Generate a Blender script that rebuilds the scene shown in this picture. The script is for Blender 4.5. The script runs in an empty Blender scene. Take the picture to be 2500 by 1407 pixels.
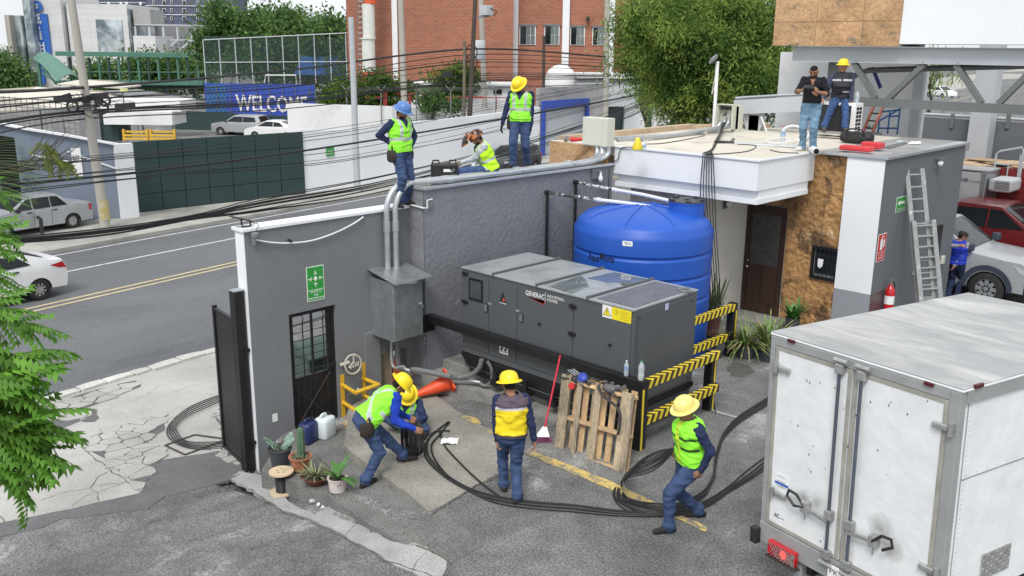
import bpy,bmesh,math,random
import numpy as np
from mathutils import Vector,Matrix,noise as mnoise
from mathutils.geometry import delaunay_2d_cdt
random.seed(7);RNG=np.random.default_rng(7)
SC=bpy.context.scene
COL=SC.collection
FPX=2227.0;PITCH=.2587;ROLL=.0102;CAMH=5.6;YAW=math.pi/2+.771
cp_,sp_=math.cos(PITCH),math.sin(PITCH)
FH=np.array([math.cos(YAW),math.sin(YAW),0]);RT=np.array([math.sin(YAW),-math.cos(YAW),0]);ZZ=np.array([0,0,1.])
FW=FH*cp_-ZZ*sp_;UP=FH*sp_+ZZ*cp_
CR=math.cos(ROLL)*RT+math.sin(ROLL)*UP;CU=-math.sin(ROLL)*RT+math.cos(ROLL)*UP
CC=np.array([0,0,CAMH])
cam=bpy.data.cameras.new('camera');camo=bpy.data.objects.new('camera',cam);COL.objects.link(camo)
cam.sensor_width=36;cam.lens=FPX/2500*36;cam.clip_start=.1;cam.clip_end=3000
M=Matrix.Identity(4)
for i in range(3):
 M[i][0]=CR[i];M[i][1]=CU[i];M[i][2]=-FW[i];M[i][3]=CC[i]
camo.matrix_world=M;SC.camera=camo
world=bpy.data.worlds.new('World');SC.world=world;world.use_nodes=True
SUN_EL,SUN_AZ=math.radians(52),math.radians(-62)
nt=world.node_tree;bg=nt.nodes['Background']
sky=nt.nodes.new('ShaderNodeTexSky');sky.sky_type='NISHITA';sky.sun_disc=False
sky.sun_elevation=SUN_EL;sky.sun_rotation=math.pi/2-SUN_AZ;sky.air_density=1.4;sky.dust_density=5;sky.ozone_density=.6
hs=nt.nodes.new('ShaderNodeHueSaturation');hs.inputs['Saturation'].default_value=.3
tc=nt.nodes.new('ShaderNodeTexCoord');nz=nt.nodes.new('ShaderNodeTexNoise');nz.inputs['Scale'].default_value=2.2;nz.inputs['Detail'].default_value=5
rmp=nt.nodes.new('ShaderNodeMapRange');rmp.inputs[1].default_value=.25;rmp.inputs[2].default_value=.7;rmp.inputs[3].default_value=.62;rmp.inputs[4].default_value=.97
mx=nt.nodes.new('ShaderNodeMix');mx.data_type='RGBA';mx.inputs[7].default_value=(9.2,9.6,10.0,1)
nt.links.new(tc.outputs['Generated'],nz.inputs['Vector']);nt.links.new(nz.outputs['Fac'],rmp.inputs[0])
nt.links.new(sky.outputs[0],hs.inputs['Color']);nt.links.new(rmp.outputs[0],mx.inputs[0]);nt.links.new(hs.outputs[0],mx.inputs[6])
nt.links.new(mx.outputs[2],bg.inputs['Color']);bg.inputs['Strength'].default_value=.10
sl=bpy.data.lights.new('sun','SUN');so=bpy.data.objects.new('sun',sl);COL.objects.link(so)
sl.energy=1.9;sl.angle=math.radians(20);sl.color=(1,.97,.92)
sd_=Vector((math.cos(SUN_AZ)*math.cos(SUN_EL),math.sin(SUN_AZ)*math.cos(SUN_EL),math.sin(SUN_EL)))
so.rotation_euler=sd_.to_track_quat('Z','Y').to_euler()
SC.view_settings.view_transform='Standard';SC.view_settings.look='None';SC.view_settings.gamma=1
SC.view_settings.exposure=.24;SC.view_settings.use_curve_mapping=False
SC.render.engine='CYCLES'
SC.cycles.max_bounces=6;SC.cycles.transparent_max_bounces=24
def ray(px,py):return FW+CR*(px-1250)/FPX+CU*(703.5-py)/FPX
def P(px,py,x=None,y=None,z=None,d=None):
 r=ray(px,py)
 if z is not None:t=(z-CAMH)/r[2]
 elif x is not None:t=x/r[0]
 elif y is not None:t=y/r[1]
 else:t=d/float(r@FH)
 return CC+r*t
SDIR=np.array([math.cos(1.740),math.sin(1.740),0]);NQ=np.array([SDIR[1],-SDIR[0],0])
def PV(px,py,a,b):
 n=np.array([b[1]-a[1],a[0]-b[0],0.]);r=ray(px,py);t=float((np.array([a[0],a[1],0])-CC)@n)/float(r@n)
 return CC+r*t
def ZT(b,py):
 lo,hi=-8.,120.
 for _ in range(50):
  m=(lo+hi)/2;v=np.array([b[0],b[1],m])-CC
  if 703.5-FPX*float(v@CU)/float(v@FW)>py:lo=m
  else:hi=m
 return lo
def sm(t):t=min(1,max(0,t));return t*t*(3-2*t)
def zd(q):return float(np.interp(q,[-200,-30,-17.3,-11,-6.3],[-1.4,-1.4,-1.42,-1.0,0]))
def zs(q):return float(np.interp(q,[-11,-6.6],[-.4,0]))
def qs(x,y):return x*NQ[0]+y*NQ[1],x*SDIR[0]+y*SDIR[1]
def ground(x,y):
 q,s=qs(x,y)
 t=sm((s-float(np.interp(q,[-10.5,-7],[8.7,7.2])))/.5)*sm((x+12.45)/.08)
 return zd(q)*(1-t)+zs(q)*t
def terr(x,y):return float(np.interp(qs(x,y)[0],[-11.2,-6.5],[-.68,.007]))
def slabz(x,y):return zs(qs(x,y)[0])-.002
def onto(px,py,f,it=40):
 z=-.3
 for _ in range(it):
  p=P(px,py,z=z);z=.5*z+.5*f(p[0],p[1])
 return np.array([p[0],p[1],f(p[0],p[1])])
def G(px,py):return onto(px,py,ground)
MATS={}
def nd(nt,t,**k):
 n=nt.nodes.new(t)
 for a,b in k.items():setattr(n,a,b)
 return n
def mat(name,col,rough=.6,metal=0,var=.12,scale=3.,bump=0.,bscale=40.,col2=None,spots=None,spec=.5,stretch=None,attr=None,emit=None,coat=0,alpha=None,objvar=0,fine=0,trans=0,dirt=None):
 """procedural surface: base colour varied by large and fine noise, optional second colour patches, relief"""
 if name in MATS:return MATS[name]
 m=bpy.data.materials.new(name);m.use_nodes=True;nt=m.node_tree;L=nt.links
 b=nt.nodes['Principled BSDF'];b.inputs['Roughness'].default_value=rough;b.inputs['Metallic'].default_value=metal
 b.inputs['Specular IOR Level'].default_value=spec
 if coat:b.inputs['Coat Weight'].default_value=coat;b.inputs['Coat Roughness'].default_value=.05
 if trans:b.inputs['Transmission Weight'].default_value=trans;b.inputs['IOR'].default_value=1.3
 tcn=nd(nt,'ShaderNodeTexCoord');src=tcn.outputs['Object']
 if stretch:
  mp=nd(nt,'ShaderNodeMapping');mp.inputs['Scale'].default_value=stretch;L.new(src,mp.inputs[0]);src=mp.outputs[0]
 n1=nd(nt,'ShaderNodeTexNoise');n1.inputs['Scale'].default_value=scale;n1.inputs['Detail'].default_value=6;n1.inputs['Roughness'].default_value=.62
 L.new(src,n1.inputs['Vector'])
 mr=nd(nt,'ShaderNodeMapRange');mr.inputs[1].default_value=.3;mr.inputs[2].default_value=.7
 mr.inputs[3].default_value=1-var;mr.inputs[4].default_value=1+var;L.new(n1.outputs[0],mr.inputs[0])
 fac=mr.outputs[0]
 if fine:
  n3=nd(nt,'ShaderNodeTexNoise');n3.inputs['Scale'].default_value=bscale*1.6;n3.inputs['Detail'].default_value=3;L.new(src,n3.inputs['Vector'])
  m3=nd(nt,'ShaderNodeMapRange');m3.inputs[1].default_value=.35;m3.inputs[2].default_value=.65;m3.inputs[3].default_value=1-fine;m3.inputs[4].default_value=1+fine
  L.new(n3.outputs[0],m3.inputs[0]);mm=nd(nt,'ShaderNodeMath',operation='MULTIPLY');L.new(fac,mm.inputs[0]);L.new(m3.outputs[0],mm.inputs[1]);fac=mm.outputs[0]
 if objvar:
  oi=nd(nt,'ShaderNodeObjectInfo');m4=nd(nt,'ShaderNodeMapRange');m4.inputs[3].default_value=1-objvar;m4.inputs[4].default_value=1+objvar
  L.new(oi.outputs['Random'],m4.inputs[0]);mm=nd(nt,'ShaderNodeMath',operation='MULTIPLY');L.new(fac,mm.inputs[0]);L.new(m4.outputs[0],mm.inputs[1]);fac=mm.outputs[0]
 if attr:
  a=nd(nt,'ShaderNodeAttribute');a.attribute_name=attr;cs=a.outputs['Color']
 else:
  rgb=nd(nt,'ShaderNodeRGB');rgb.outputs[0].default_value=(*col,1);cs=rgb.outputs[0]
 if col2:
  c2,sc2,lo,hi=col2
  n2=nd(nt,'ShaderNodeTexNoise');n2.inputs['Scale'].default_value=sc2;n2.inputs['Detail'].default_value=7;n2.inputs['Roughness'].default_value=.65;n2.inputs['Distortion'].default_value=.6
  L.new(src,n2.inputs['Vector'])
  m2=nd(nt,'ShaderNodeMapRange');m2.inputs[1].default_value=lo;m2.inputs[2].default_value=hi;L.new(n2.outputs[0],m2.inputs[0])
  x2=nd(nt,'ShaderNodeMix',data_type='RGBA');L.new(m2.outputs[0],x2.inputs[0]);L.new(cs,x2.inputs[6]);x2.inputs[7].default_value=(*c2,1);cs=x2.outputs[2]
 if spots:
  c3,sc3,lo,hi=spots
  v=nd(nt,'ShaderNodeTexNoise');v.inputs['Scale'].default_value=sc3;v.inputs['Detail'].default_value=8;v.inputs['Roughness'].default_value=.7;v.inputs['Distortion'].default_value=.4
  L.new(tcn.outputs['Object'],v.inputs['Vector'])
  m5=nd(nt,'ShaderNodeMapRange');m5.inputs[1].default_value=lo;m5.inputs[2].default_value=hi;L.new(v.outputs[0],m5.inputs[0])
  x3=nd(nt,'ShaderNodeMix',data_type='RGBA');L.new(m5.outputs[0],x3.inputs[0]);L.new(cs,x3.inputs[6]);x3.inputs[7].default_value=(*c3,1);cs=x3.outputs[2]
 vm=nd(nt,'ShaderNodeVectorMath',operation='SCALE');L.new(cs,vm.inputs[0]);L.new(fac,vm.inputs['Scale'])
 L.new(vm.outputs[0],b.inputs['Base Color'])
 if bump:
  nb=nd(nt,'ShaderNodeTexNoise');nb.inputs['Scale'].default_value=bscale;nb.inputs['Detail'].default_value=5;L.new(src,nb.inputs['Vector'])
  bp=nd(nt,'ShaderNodeBump');bp.inputs['Strength'].default_value=min(1,bump);bp.inputs['Distance'].default_value=.6/bscale
  L.new(nb.outputs[0],bp.inputs['Height']);L.new(bp.outputs[0],b.inputs['Normal'])
 if emit:b.inputs['Emission Color'].default_value=(*emit[0],1);b.inputs['Emission Strength'].default_value=emit[1]
 if alpha is not None:b.inputs['Alpha'].default_value=alpha
 MATS[name]=m;return m
def glass(name,col,rough=.05):
 return mat(name,col,rough,var=.25,scale=1.5,spec=.9)
OFF={}
def setp(o,label=None,cat=None,group=None,kind=None):
 if label:o['label']=label
 if cat:o['category']=cat
 if group:o['group']=group
 if kind:o['kind']=kind
 return o
def thing(name,label,cat,loc=(0,0,0),group=None,rotz=0,mtx=None):
 o=bpy.data.objects.new(name,None);COL.objects.link(o);o.empty_display_size=.2
 if mtx is not None:o.matrix_world=mtx
 else:o.location=[float(v)for v in loc];o.rotation_euler=(0,0,rotz)
 OFF[o.name]=Vector([float(v)for v in loc]);return setp(o,label,cat,group)
def copy_tree(o,parent=None):
 c=o.copy();COL.objects.link(c);OFF[c.name]=OFF.get(o.name,Vector((0,0,0)))
 if parent is not None:c.parent=parent
 for ch in list(o.children):copy_tree(ch,c)
 return c
class MB:
 """collects shapes, builds ONE mesh object"""
 def __init__(s):s.v=[];s.f=[];s.m=[];s.sm=[];s.cm=0;s.cs=False;s.xf=None
 def add(s,vs,fs):
  n=len(s.v)
  if s.xf is not None:vs=[tuple(s.xf@Vector(v))for v in vs]
  s.v.extend([(float(v[0]),float(v[1]),float(v[2]))for v in vs]);s.f.extend([tuple(i+n for i in f)for f in fs])
  s.m.extend([s.cm]*len(fs));s.sm.extend([s.cs]*len(fs));return s
 def box(s,x0,x1,y0,y1,z0,z1):
  return s.add([(x0,y0,z0),(x1,y0,z0),(x1,y1,z0),(x0,y1,z0),(x0,y0,z1),(x1,y0,z1),(x1,y1,z1),(x0,y1,z1)],[(3,2,1,0),(4,5,6,7),(0,1,5,4),(1,2,6,5),(2,3,7,6),(3,0,4,7)])
 def bbox(s,x0,x1,y0,y1,z0,z1,c=.01):
  """box with bevelled edges"""
  bm=bmesh.new();bmesh.ops.create_cube(bm,size=1)
  bmesh.ops.scale(bm,vec=(x1-x0,y1-y0,z1-z0),verts=bm.verts);bmesh.ops.translate(bm,vec=((x0+x1)/2,(y0+y1)/2,(z0+z1)/2),verts=bm.verts)
  c=min(c,.45*min(abs(x1-x0),abs(y1-y0),abs(z1-z0)))
  bmesh.ops.bevel(bm,geom=list(bm.edges),offset=c,segments=2,affect='EDGES',profile=.5)
  s.bm(bm);return s
 def bm(s,bm):
  bm.verts.index_update();s.add([tuple(v.co)for v in bm.verts],[tuple(v.index for v in f.verts)for f in bm.faces]);bm.free();return s
 def obox(s,c,ax,hx,hy,hz,up=(0,0,1)):
  """oriented box: centre, direction of x axis, half sizes"""
  a=Vector(ax).normalized();u=Vector(up);y=u.cross(a).normalized();u=a.cross(y);c=Vector(c)
  vs=[c+a*i*hx+y*j*hy+u*k*hz for k in(-1,1)for i,j in((-1,-1),(1,-1),(1,1),(-1,1))]
  return s.add(vs,[(3,2,1,0),(4,5,6,7),(0,1,5,4),(1,2,6,5),(2,3,7,6),(3,0,4,7)])
 def beam(s,a,b,w,h,up=(0,0,1)):
  a=Vector([float(t)for t in a]);b=Vector([float(t)for t in b]);return s.obox((a+b)/2,b-a,(b-a).length/2,w/2,h/2,up)
 def quad(s,*p):return s.add(p,[tuple(range(len(p)))])
 def slab(s,poly,z0,z1):
  """prism from plan polygon; z0/z1 numbers or functions"""
  n=len(poly);f0=z0 if callable(z0)else(lambda x,y:z0);f1=z1 if callable(z1)else(lambda x,y:z1)
  ar=sum(poly[i][0]*poly[(i+1)%n][1]-poly[(i+1)%n][0]*poly[i][1]for i in range(n))
  if ar<0:poly=poly[::-1]
  vs=[(p[0],p[1],f0(p[0],p[1]))for p in poly]+[(p[0],p[1],f1(p[0],p[1]))for p in poly]
  return s.add(vs,[tuple(range(n-1,-1,-1)),tuple(range(n,2*n))]+[(i,(i+1)%n,n+(i+1)%n,n+i)for i in range(n)])
 def ring(s,pts,r,n=8,closed=False,caps=True):
  """tube along points, radius number or list"""
  P_=[Vector([float(t)for t in p])for p in pts];k=len(P_);rs=r if hasattr(r,'__len__')else[r]*k
  vs=[];prev=None
  for i,p in enumerate(P_):
   t=(P_[(i+1)%k]-P_[i-1])if closed else(P_[min(i+1,k-1)]-P_[max(i-1,0)])
   if t.length<1e-9:t=Vector((0,0,1))
   t.normalize()
   if prev is None:prev=t.orthogonal()
   prev=(prev-t*prev.dot(t))
   if prev.length<1e-6:prev=t.orthogonal()
   prev.normalize();bn=t.cross(prev)
   for j in range(n):
    a=2*math.pi*j/n;vs.append(p+(prev*math.cos(a)+bn*math.sin(a))*rs[i])
  fs=[]
  for i in range(k if closed else k-1):
   for j in range(n):
    i2=(i+1)%k;fs.append((i*n+j,i*n+(j+1)%n,i2*n+(j+1)%n,i2*n+j))
  if caps and not closed:fs+=[tuple(range(n-1,-1,-1)),tuple((k-1)*n+j for j in range(n))]
  o=s.cs;s.cs=True;s.add(vs,fs);s.cs=o;return s
 def cyl(s,a,b,r0,r1=None,n=12):return s.ring([a,b],[r0,r0 if r1 is None else r1],n)
 def lathe(s,prof,c=(0,0,0),n=24,ax=(0,0,1),ref=None,caps=True,sx=1,sy=1):
  a=Vector(ax).normalized();u=Vector(ref).normalized()if ref is not None else a.orthogonal().normalized()
  u=(u-a*u.dot(a)).normalized();w=a.cross(u);c=Vector([float(t)for t in c]);vs=[]
  for r,h in prof:
   for j in range(n):
    t=2*math.pi*j/n;vs.append(c+a*h+u*(r*sx*math.cos(t))+w*(r*sy*math.sin(t)))
  k=len(prof);fs=[(i*n+j,i*n+(j+1)%n,(i+1)*n+(j+1)%n,(i+1)*n+j)for i in range(k-1)for j in range(n)]
  if caps:fs+=[tuple(range(n-1,-1,-1)),tuple((k-1)*n+j for j in range(n))]
  o=s.cs;s.cs=True;s.add(vs,fs);s.cs=o;return s
 def sph(s,c,r,n=12,sx=1,sy=1,sz=1):
  k=n//2+1;prof=[(max(.0005,math.sin(math.pi*i/k))*r,-math.cos(math.pi*i/k)*r*sz)for i in range(k+1)]
  return s.lathe(prof,c,n,sx=sx,sy=sy,ref=(1,0,0))
 def build(s,name,mats,parent=None,world=True,smooth=None,label=None,cat=None,group=None,kind=None,bevel=0,colors=None):
  me=bpy.data.meshes.new(name);off=Vector((0,0,0))
  if parent is not None and world:off=OFF.get(parent.name,off)
  vs=[(v[0]-off.x,v[1]-off.y,v[2]-off.z)for v in s.v]
  me.from_pydata(vs,[],s.f);mats=mats if isinstance(mats,(list,tuple))else[mats]
  for m in mats:me.materials.append(m)
  me.polygons.foreach_set('material_index',s.m)
  if smooth is None:me.polygons.foreach_set('use_smooth',s.sm)
  elif smooth:me.polygons.foreach_set('use_smooth',[True]*len(s.f))
  if colors is not None:
   ca=me.color_attributes.new('Col','FLOAT_COLOR','POINT');ca.data.foreach_set('color',np.asarray(colors,dtype=np.float32).ravel())
  me.update()
  if smooth is None and any(s.sm):
   try:me.set_sharp_from_angle(angle=.7)
   except Exception:pass
  o=bpy.data.objects.new(name,me);COL.objects.link(o)
  if parent is not None:o.parent=parent;OFF[o.name]=off if world else Vector((0,0,0))
  if bevel:
   b=o.modifiers.new('bevel','BEVEL');b.width=bevel;b.segments=2;b.limit_method='ANGLE'
  return setp(o,label,cat,group,kind)
FONT=None
def text(s,origin,right,up,height,mt,parent=None,name='lettering',ext=.002,align='LEFT',width=None,bold=0,world=True,**k):
 """flat lettering as a mesh; height = capital height in metres"""
 cu=bpy.data.curves.new('t','FONT');cu.body=s;cu.size=1;cu.extrude=0;cu.align_x=align;cu.offset=bold;cu.resolution_u=2;cu.space_line=.95
 o=bpy.data.objects.new('t',cu);COL.objects.link(o);dg=bpy.context.evaluated_depsgraph_get();me=bpy.data.meshes.new_from_object(o.evaluated_get(dg))
 bpy.data.objects.remove(o);bpy.data.curves.remove(cu)
 R=Vector([float(t)for t in right]).normalized();U=Vector([float(t)for t in up]).normalized();N=R.cross(U);O=Vector([float(t)for t in origin])
 k_=height/.69;sx=k_
 if len(me.vertices)and width:
  xs=[v.co.x for v in me.vertices];sx=width/(max(xs)-min(xs))
 mb=MB();mb.add([O+R*v.co.x*sx+U*v.co.y*k_+N*ext for v in me.vertices],[tuple(p.vertices)for p in me.polygons])
 bpy.data.meshes.remove(me)
 return mb.build(name,mt,parent,world=world,**k)
def poly_sheet(outline,zf,step,name,mt,thick=0,parent=None,**k):
 """plan polygon filled with an inner grid so it follows the ground; optional solid skirt"""
 pts=[Vector((p[0],p[1]))for p in outline];n=len(pts)
 ar=sum(pts[i].x*pts[(i+1)%n].y-pts[(i+1)%n].x*pts[i].y for i in range(n))
 if ar<0:pts.reverse()
 xs=[p.x for p in pts];ys=[p.y for p in pts];inner=[]
 x=min(xs)+step/2
 while x<max(xs):
  y=min(ys)+step/2
  while y<max(ys):
   c=False
   for i in range(n):
    a=pts[i];b=pts[i-1]
    if(a.y>y)!=(b.y>y)and x<(b.x-a.x)*(y-a.y)/(b.y-a.y)+a.x:c=not c
   if c:inner.append(Vector((x,y)))
   y+=step
  x+=step
 vv,_,ff,_,_,_=delaunay_2d_cdt(pts+inner,[],[list(range(n))],1,1e-5)
 mb=MB();m=len(vv)
 vs=[(v.x,v.y,zf(v.x,v.y))for v in vv];fs=[tuple(f)for f in ff]
 mb.add(vs,fs)
 if thick:
  n2=len(pts);top=[(p.x,p.y,zf(p.x,p.y))for p in pts];bot=[(p.x,p.y,zf(p.x,p.y)-thick)for p in pts]
  mb.add(top+bot,[(i,n2+i,n2+(i+1)%n2,(i+1)%n2)for i in range(n2)])
 return mb.build(name,mt,parent,**k)
def rough_line(pts,amp,step,seed=0,closed=True):
 """subdivide a plan outline and jitter it"""
 out=[];n=len(pts);rr=random.Random(seed)
 for i in range(n if closed else n-1):
  a=np.array(pts[i][:2]);b=np.array(pts[(i+1)%n][:2]);k=max(1,int(np.linalg.norm(b-a)/step))
  for j in range(k):
   p=a+(b-a)*j/k
   if j:p=p+np.array([rr.uniform(-amp,amp),rr.uniform(-amp,amp)])
   out.append(p)
 if not closed:out.append(np.array(pts[-1][:2]))
 return out
def spline(pts,k=8,closed=False):
 """Catmull-Rom through points"""
 P_=[np.array(p,float)for p in pts];n=len(P_);out=[]
 for i in range(n if closed else n-1):
  if closed:a,b,c,d=P_[i-1],P_[i],P_[(i+1)%n],P_[(i+2)%n]
  else:a=P_[max(0,i-1)];b=P_[i];c=P_[i+1];d=P_[min(n-1,i+2)]
  for j in range(k):
   t=j/k;out.append(.5*((2*b)+(-a+c)*t+(2*a-5*b+4*c-d)*t*t+(-a+3*b-3*c+d)*t**3))
 if not closed:out.append(P_[-1])
 return out
# ================================================================ MATERIALS
m_yard=mat('yard_asphalt',(.115,.115,.117),.88,var=.22,scale=2.2,bump=1,bscale=24,col2=((.215,.212,.205),.7,.38,.66),spots=((.32,.32,.31),.7,.575,.64),fine=.45)
m_yard2=mat('yard_screed',(.185,.182,.175),.88,var=.2,scale=.9,bump=.9,bscale=32,col2=((.13,.13,.128),1.2,.45,.66),fine=.34)
m_slab=mat('ramp_concrete',(.30,.285,.25),.85,var=.16,scale=1.4,bump=.8,bscale=35,col2=((.205,.195,.175),.8,.42,.7),fine=.3,spots=((.44,.40,.33),1.2,.62,.7))
m_street=mat('street_asphalt',(.135,.14,.15),.82,var=.12,scale=.35,bump=.8,bscale=50,stretch=(1,.28,1),col2=((.095,.098,.107),.5,.52,.7),fine=.28)
m_conc=mat('pale_concrete',(.40,.39,.37),.85,var=.13,scale=.6,bump=.6,bscale=35,col2=((.31,.30,.285),.7,.46,.72),fine=.16,objvar=.09)
m_conc2=mat('gutter_concrete',(.36,.36,.35),.85,var=.16,scale=1.3,bump=.7,bscale=35,col2=((.3,.3,.295),2,.52,.66),fine=.18)
m_patch=mat('asphalt_patch',(.13,.13,.135),.9,var=.15,scale=2,bump=1,bscale=45,fine=.35)
m_walk=mat('sidewalk_concrete',(.40,.39,.36),.85,var=.2,scale=.5,bump=.4,bscale=20,col2=((.24,.235,.22),.6,.45,.7),fine=.15)
m_kerbst=mat('kerb_stone',(.56,.55,.52),.85,var=.15,scale=2,bump=.5,bscale=30,fine=.15,objvar=.08)
m_yel=mat('yellow_road_paint',(.58,.43,.14),.75,var=.15,scale=5,col2=((.24,.22,.17),6,.47,.56),fine=.3)
m_yelst=mat('street_yellow_paint',(.62,.5,.28),.7,var=.1,scale=2,col2=((.3,.28,.22),5,.55,.75))
m_whp=mat('white_road_paint',(.62,.63,.64),.7,var=.1,scale=3,col2=((.28,.28,.29),5,.55,.72))
m_w2=mat('rough_grey_stucco',(.205,.212,.235),.8,var=.09,scale=1.2,bump=.3,bscale=11,fine=.07)
m_w1=mat('smooth_grey_wall',(.185,.192,.205),.8,var=.09,scale=.8,bump=.3,bscale=45,fine=.09,spots=((.225,.23,.24),1.3,.60,.72),stretch=(1,1,.6))
m_bwall=mat('dark_grey_wall',(.135,.148,.165),.8,var=.06,scale=1.2,bump=.25,bscale=60,fine=.08)
m_white=mat('white_plaster',(.80,.82,.85),.75,var=.03,scale=.8,bump=.15,bscale=30)
m_whiteold=mat('aged_white_plaster',(.72,.73,.74),.8,var=.07,scale=.5,bump=.2,bscale=20,col2=((.55,.55,.54),.8,.58,.75))
m_black=mat('black_painted_steel',(.012,.012,.014),.45,var=.3,scale=4,spec=.5,bump=.1)
m_rust=mat('rusty_edge_steel',(.05,.04,.035),.6,var=.3,scale=6)
m_galv=mat('galvanised_steel',(.47,.50,.52),.38,metal=.75,var=.12,scale=6,col2=((.34,.37,.38),5,.4,.7))
m_galvp=mat('conduit_steel',(.52,.545,.57),.32,metal=.6,var=.1,scale=4)
m_pvc=mat('white_pvc',(.78,.79,.79),.5,var=.06)
m_rubber=mat('black_rubber',(.018,.018,.02),.55,var=.2,scale=6)
m_flex=mat('grey_flexible_conduit',(.17,.175,.18),.5,var=.1,scale=8)
m_plinth=mat('plinth_concrete',(.27,.265,.25),.88,var=.2,scale=1.6,bump=.6,bscale=30,col2=((.15,.155,.13),1.6,.5,.72),fine=.15)
m_yeltube=mat('yellow_tube_paint',(.70,.42,.03),.45,var=.15,scale=6,spots=((.05,.035,.02),9,.68,.7))
m_hazy=mat('hazard_yellow',(.80,.62,.04),.5,var=.1,scale=5,spots=((.45,.33,.05),8,.62,.7))
m_hazb=mat('hazard_dark',(.05,.033,.02),.55,var=.2,scale=6)
m_orange=mat('cone_orange',(.78,.09,.025),.45,var=.12,scale=5,spots=((.4,.12,.06),7,.64,.72))
m_green=mat('sign_green',(.03,.30,.05),.45,var=.05)
m_signw=mat('sign_white',(.78,.84,.78),.5,var=.04)
m_red=mat('sign_red',(.55,.03,.03),.45,var=.05)
m_beigebox=mat('beige_enamel',(.60,.61,.53),.4,var=.03,scale=1)
m_tan=mat('tan_post',(.33,.27,.19),.85,var=.25,scale=5,bump=.4)
m_soil=mat('soil',(.06,.045,.03),.95,var=.4,scale=20,bump=.8,bscale=60)
m_dark=mat('dark_void',(.008,.008,.009),.9,var=.1)
m_woodl=mat('pallet_wood',(.62,.43,.24),.75,var=.2,scale=3,bump=.3,bscale=30,stretch=(1,1,.25),objvar=.22,col2=((.30,.22,.14),3,.55,.75),fine=.15)
m_woodg=mat('weathered_wood',(.40,.32,.22),.8,var=.25,scale=4,bump=.3,bscale=30,stretch=(1,1,.25),objvar=.2,col2=((.14,.125,.10),3,.5,.7),fine=.2)
m_spool=mat('spool_wood',(.60,.48,.32),.7,var=.12,scale=5)
# ================================================================ GROUND
def axis(a,b,fine):
 l=list(np.arange(a,b+1e-6,fine));lo=[];x=a;st=fine
 while x>-900:st*=1.5;x-=st;lo.append(x)
 hi=[];x=b;st=fine
 while x<900:st*=1.5;x+=st;hi.append(x)
 return lo[::-1]+l+hi
def base_ground(x,y):
 z=ground(x,y)
 q,s=qs(x,y)
 if q<-17.2:z-=.03
 if x>-12.35 and 5.6<y<9.9 and-10.9<q<-6.9 and s>7.95:z-=.2 if y<8.6 else.05
 return z
xs=axis(-24,3,.22);ys=axis(-1,24,.22);mb=MB()
vs=[(x,y,base_ground(x,y))for y in ys for x in xs];nx=len(xs)
mb.add(vs,[(j*nx+i,j*nx+i+1,(j+1)*nx+i+1,(j+1)*nx+i)for j in range(len(ys)-1)for i in range(nx-1)])
mb.build('yard_ground',m_yard,smooth=True,kind='structure')
def qsp(q,s):return NQ*q+SDIR*s
mb=MB();a=[qsp(-17.38,-80),qsp(-17.38,500),qsp(-30.2,500),qsp(-30.2,-80)];mb.slab([(p[0],p[1])for p in a],-1.9,-1.408)
mb.build('street',m_street,kind='structure')
for nm,q0,w,mt in(('yellow_road_line',-24.28,.11,m_yelst),('yellow_road_line',-23.92,.11,m_yelst),('white_road_line',-27.4,.11,m_whp),('white_edge_line',-29.85,.10,m_whp)):
 mb=MB();st=[-60+i*4 for i in range(80)]
 for s0 in st:
  a=qsp(q0-w/2,s0);b=qsp(q0+w/2,s0);c=qsp(q0+w/2,s0+3.98);d=qsp(q0-w/2,s0+3.98)
  mb.quad(*[(p[0],p[1],-1.404)for p in(a,b,c,d)])
 mb.build(nm,mt,kind='structure')
mb=MB();a=[qsp(-30.22,-80),qsp(-30.22,500),qsp(-47,500),qsp(-47,-80)];mb.slab([(p[0],p[1])for p in a],-1.9,-1.28);mb.build('far_sidewalk',m_walk,kind='structure')
dz=lambda x,y:zd(qs(x,y)[0])+.006
def pxs(pts,f):return[onto(px,py,f)for px,py in pts]
dout=pxs([(-250,1100),(79,993),(190,958),(300,922),(420,890),(534,860),(640,835),(700,820),(760,900),(640,1120),(575,1136),(524,1104),(400,1124),(375,1150),(343,1204),(180,1242),(0,1278),(-250,1330)],lambda x,y:zd(qs(x,y)[0]))
dout=[p for p in dout]
poly_sheet(rough_line(dout,.02,.3,3),dz,.4,'driveway_concrete',m_conc,.04,kind='structure')
gout=pxs([(585,1152),(640,1163),(668,1200),(715,1232),(768,1258),(808,1236),(850,1262),(905,1290),(960,1325),(1040,1338),(1092,1372),(1075,1430),(1000,1395),(940,1368),(880,1330),(845,1312),(760,1270),(690,1248),(640,1215),(600,1188),(560,1170)],lambda x,y:zd(qs(x,y)[0]))
poly_sheet(rough_line(gout,.025,.15,5),lambda x,y:zd(qs(x,y)[0])+.012,.2,'gutter_strip',m_conc2,.05,kind='structure')
sout=pxs([(-200,1310),(0,1278),(180,1243),(343,1205),(376,1152),(398,1124),(524,1104),(574,1136),(600,1150),(585,1166),(500,1190),(400,1215),(360,1245),(150,1268),(100,1290),(0,1312),(-200,1350)],lambda x,y:zd(qs(x,y)[0]))
poly_sheet(rough_line(sout,.02,.2,8),lambda x,y:zd(qs(x,y)[0])+.010,.2,'asphalt_patch',m_patch,.04,kind='structure')
mb_out=pxs([(195,1029),(222,1015),(226,998),(238,1002),(236,1014),(242,1022),(232,1031),(212,1032)],lambda x,y:zd(qs(x,y)[0]))
poly_sheet(rough_line(mb_out,.01,.1,2),lambda x,y:zd(qs(x,y)[0])+.011,.4,'asphalt_patch',m_patch,.02,kind='structure')
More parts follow.
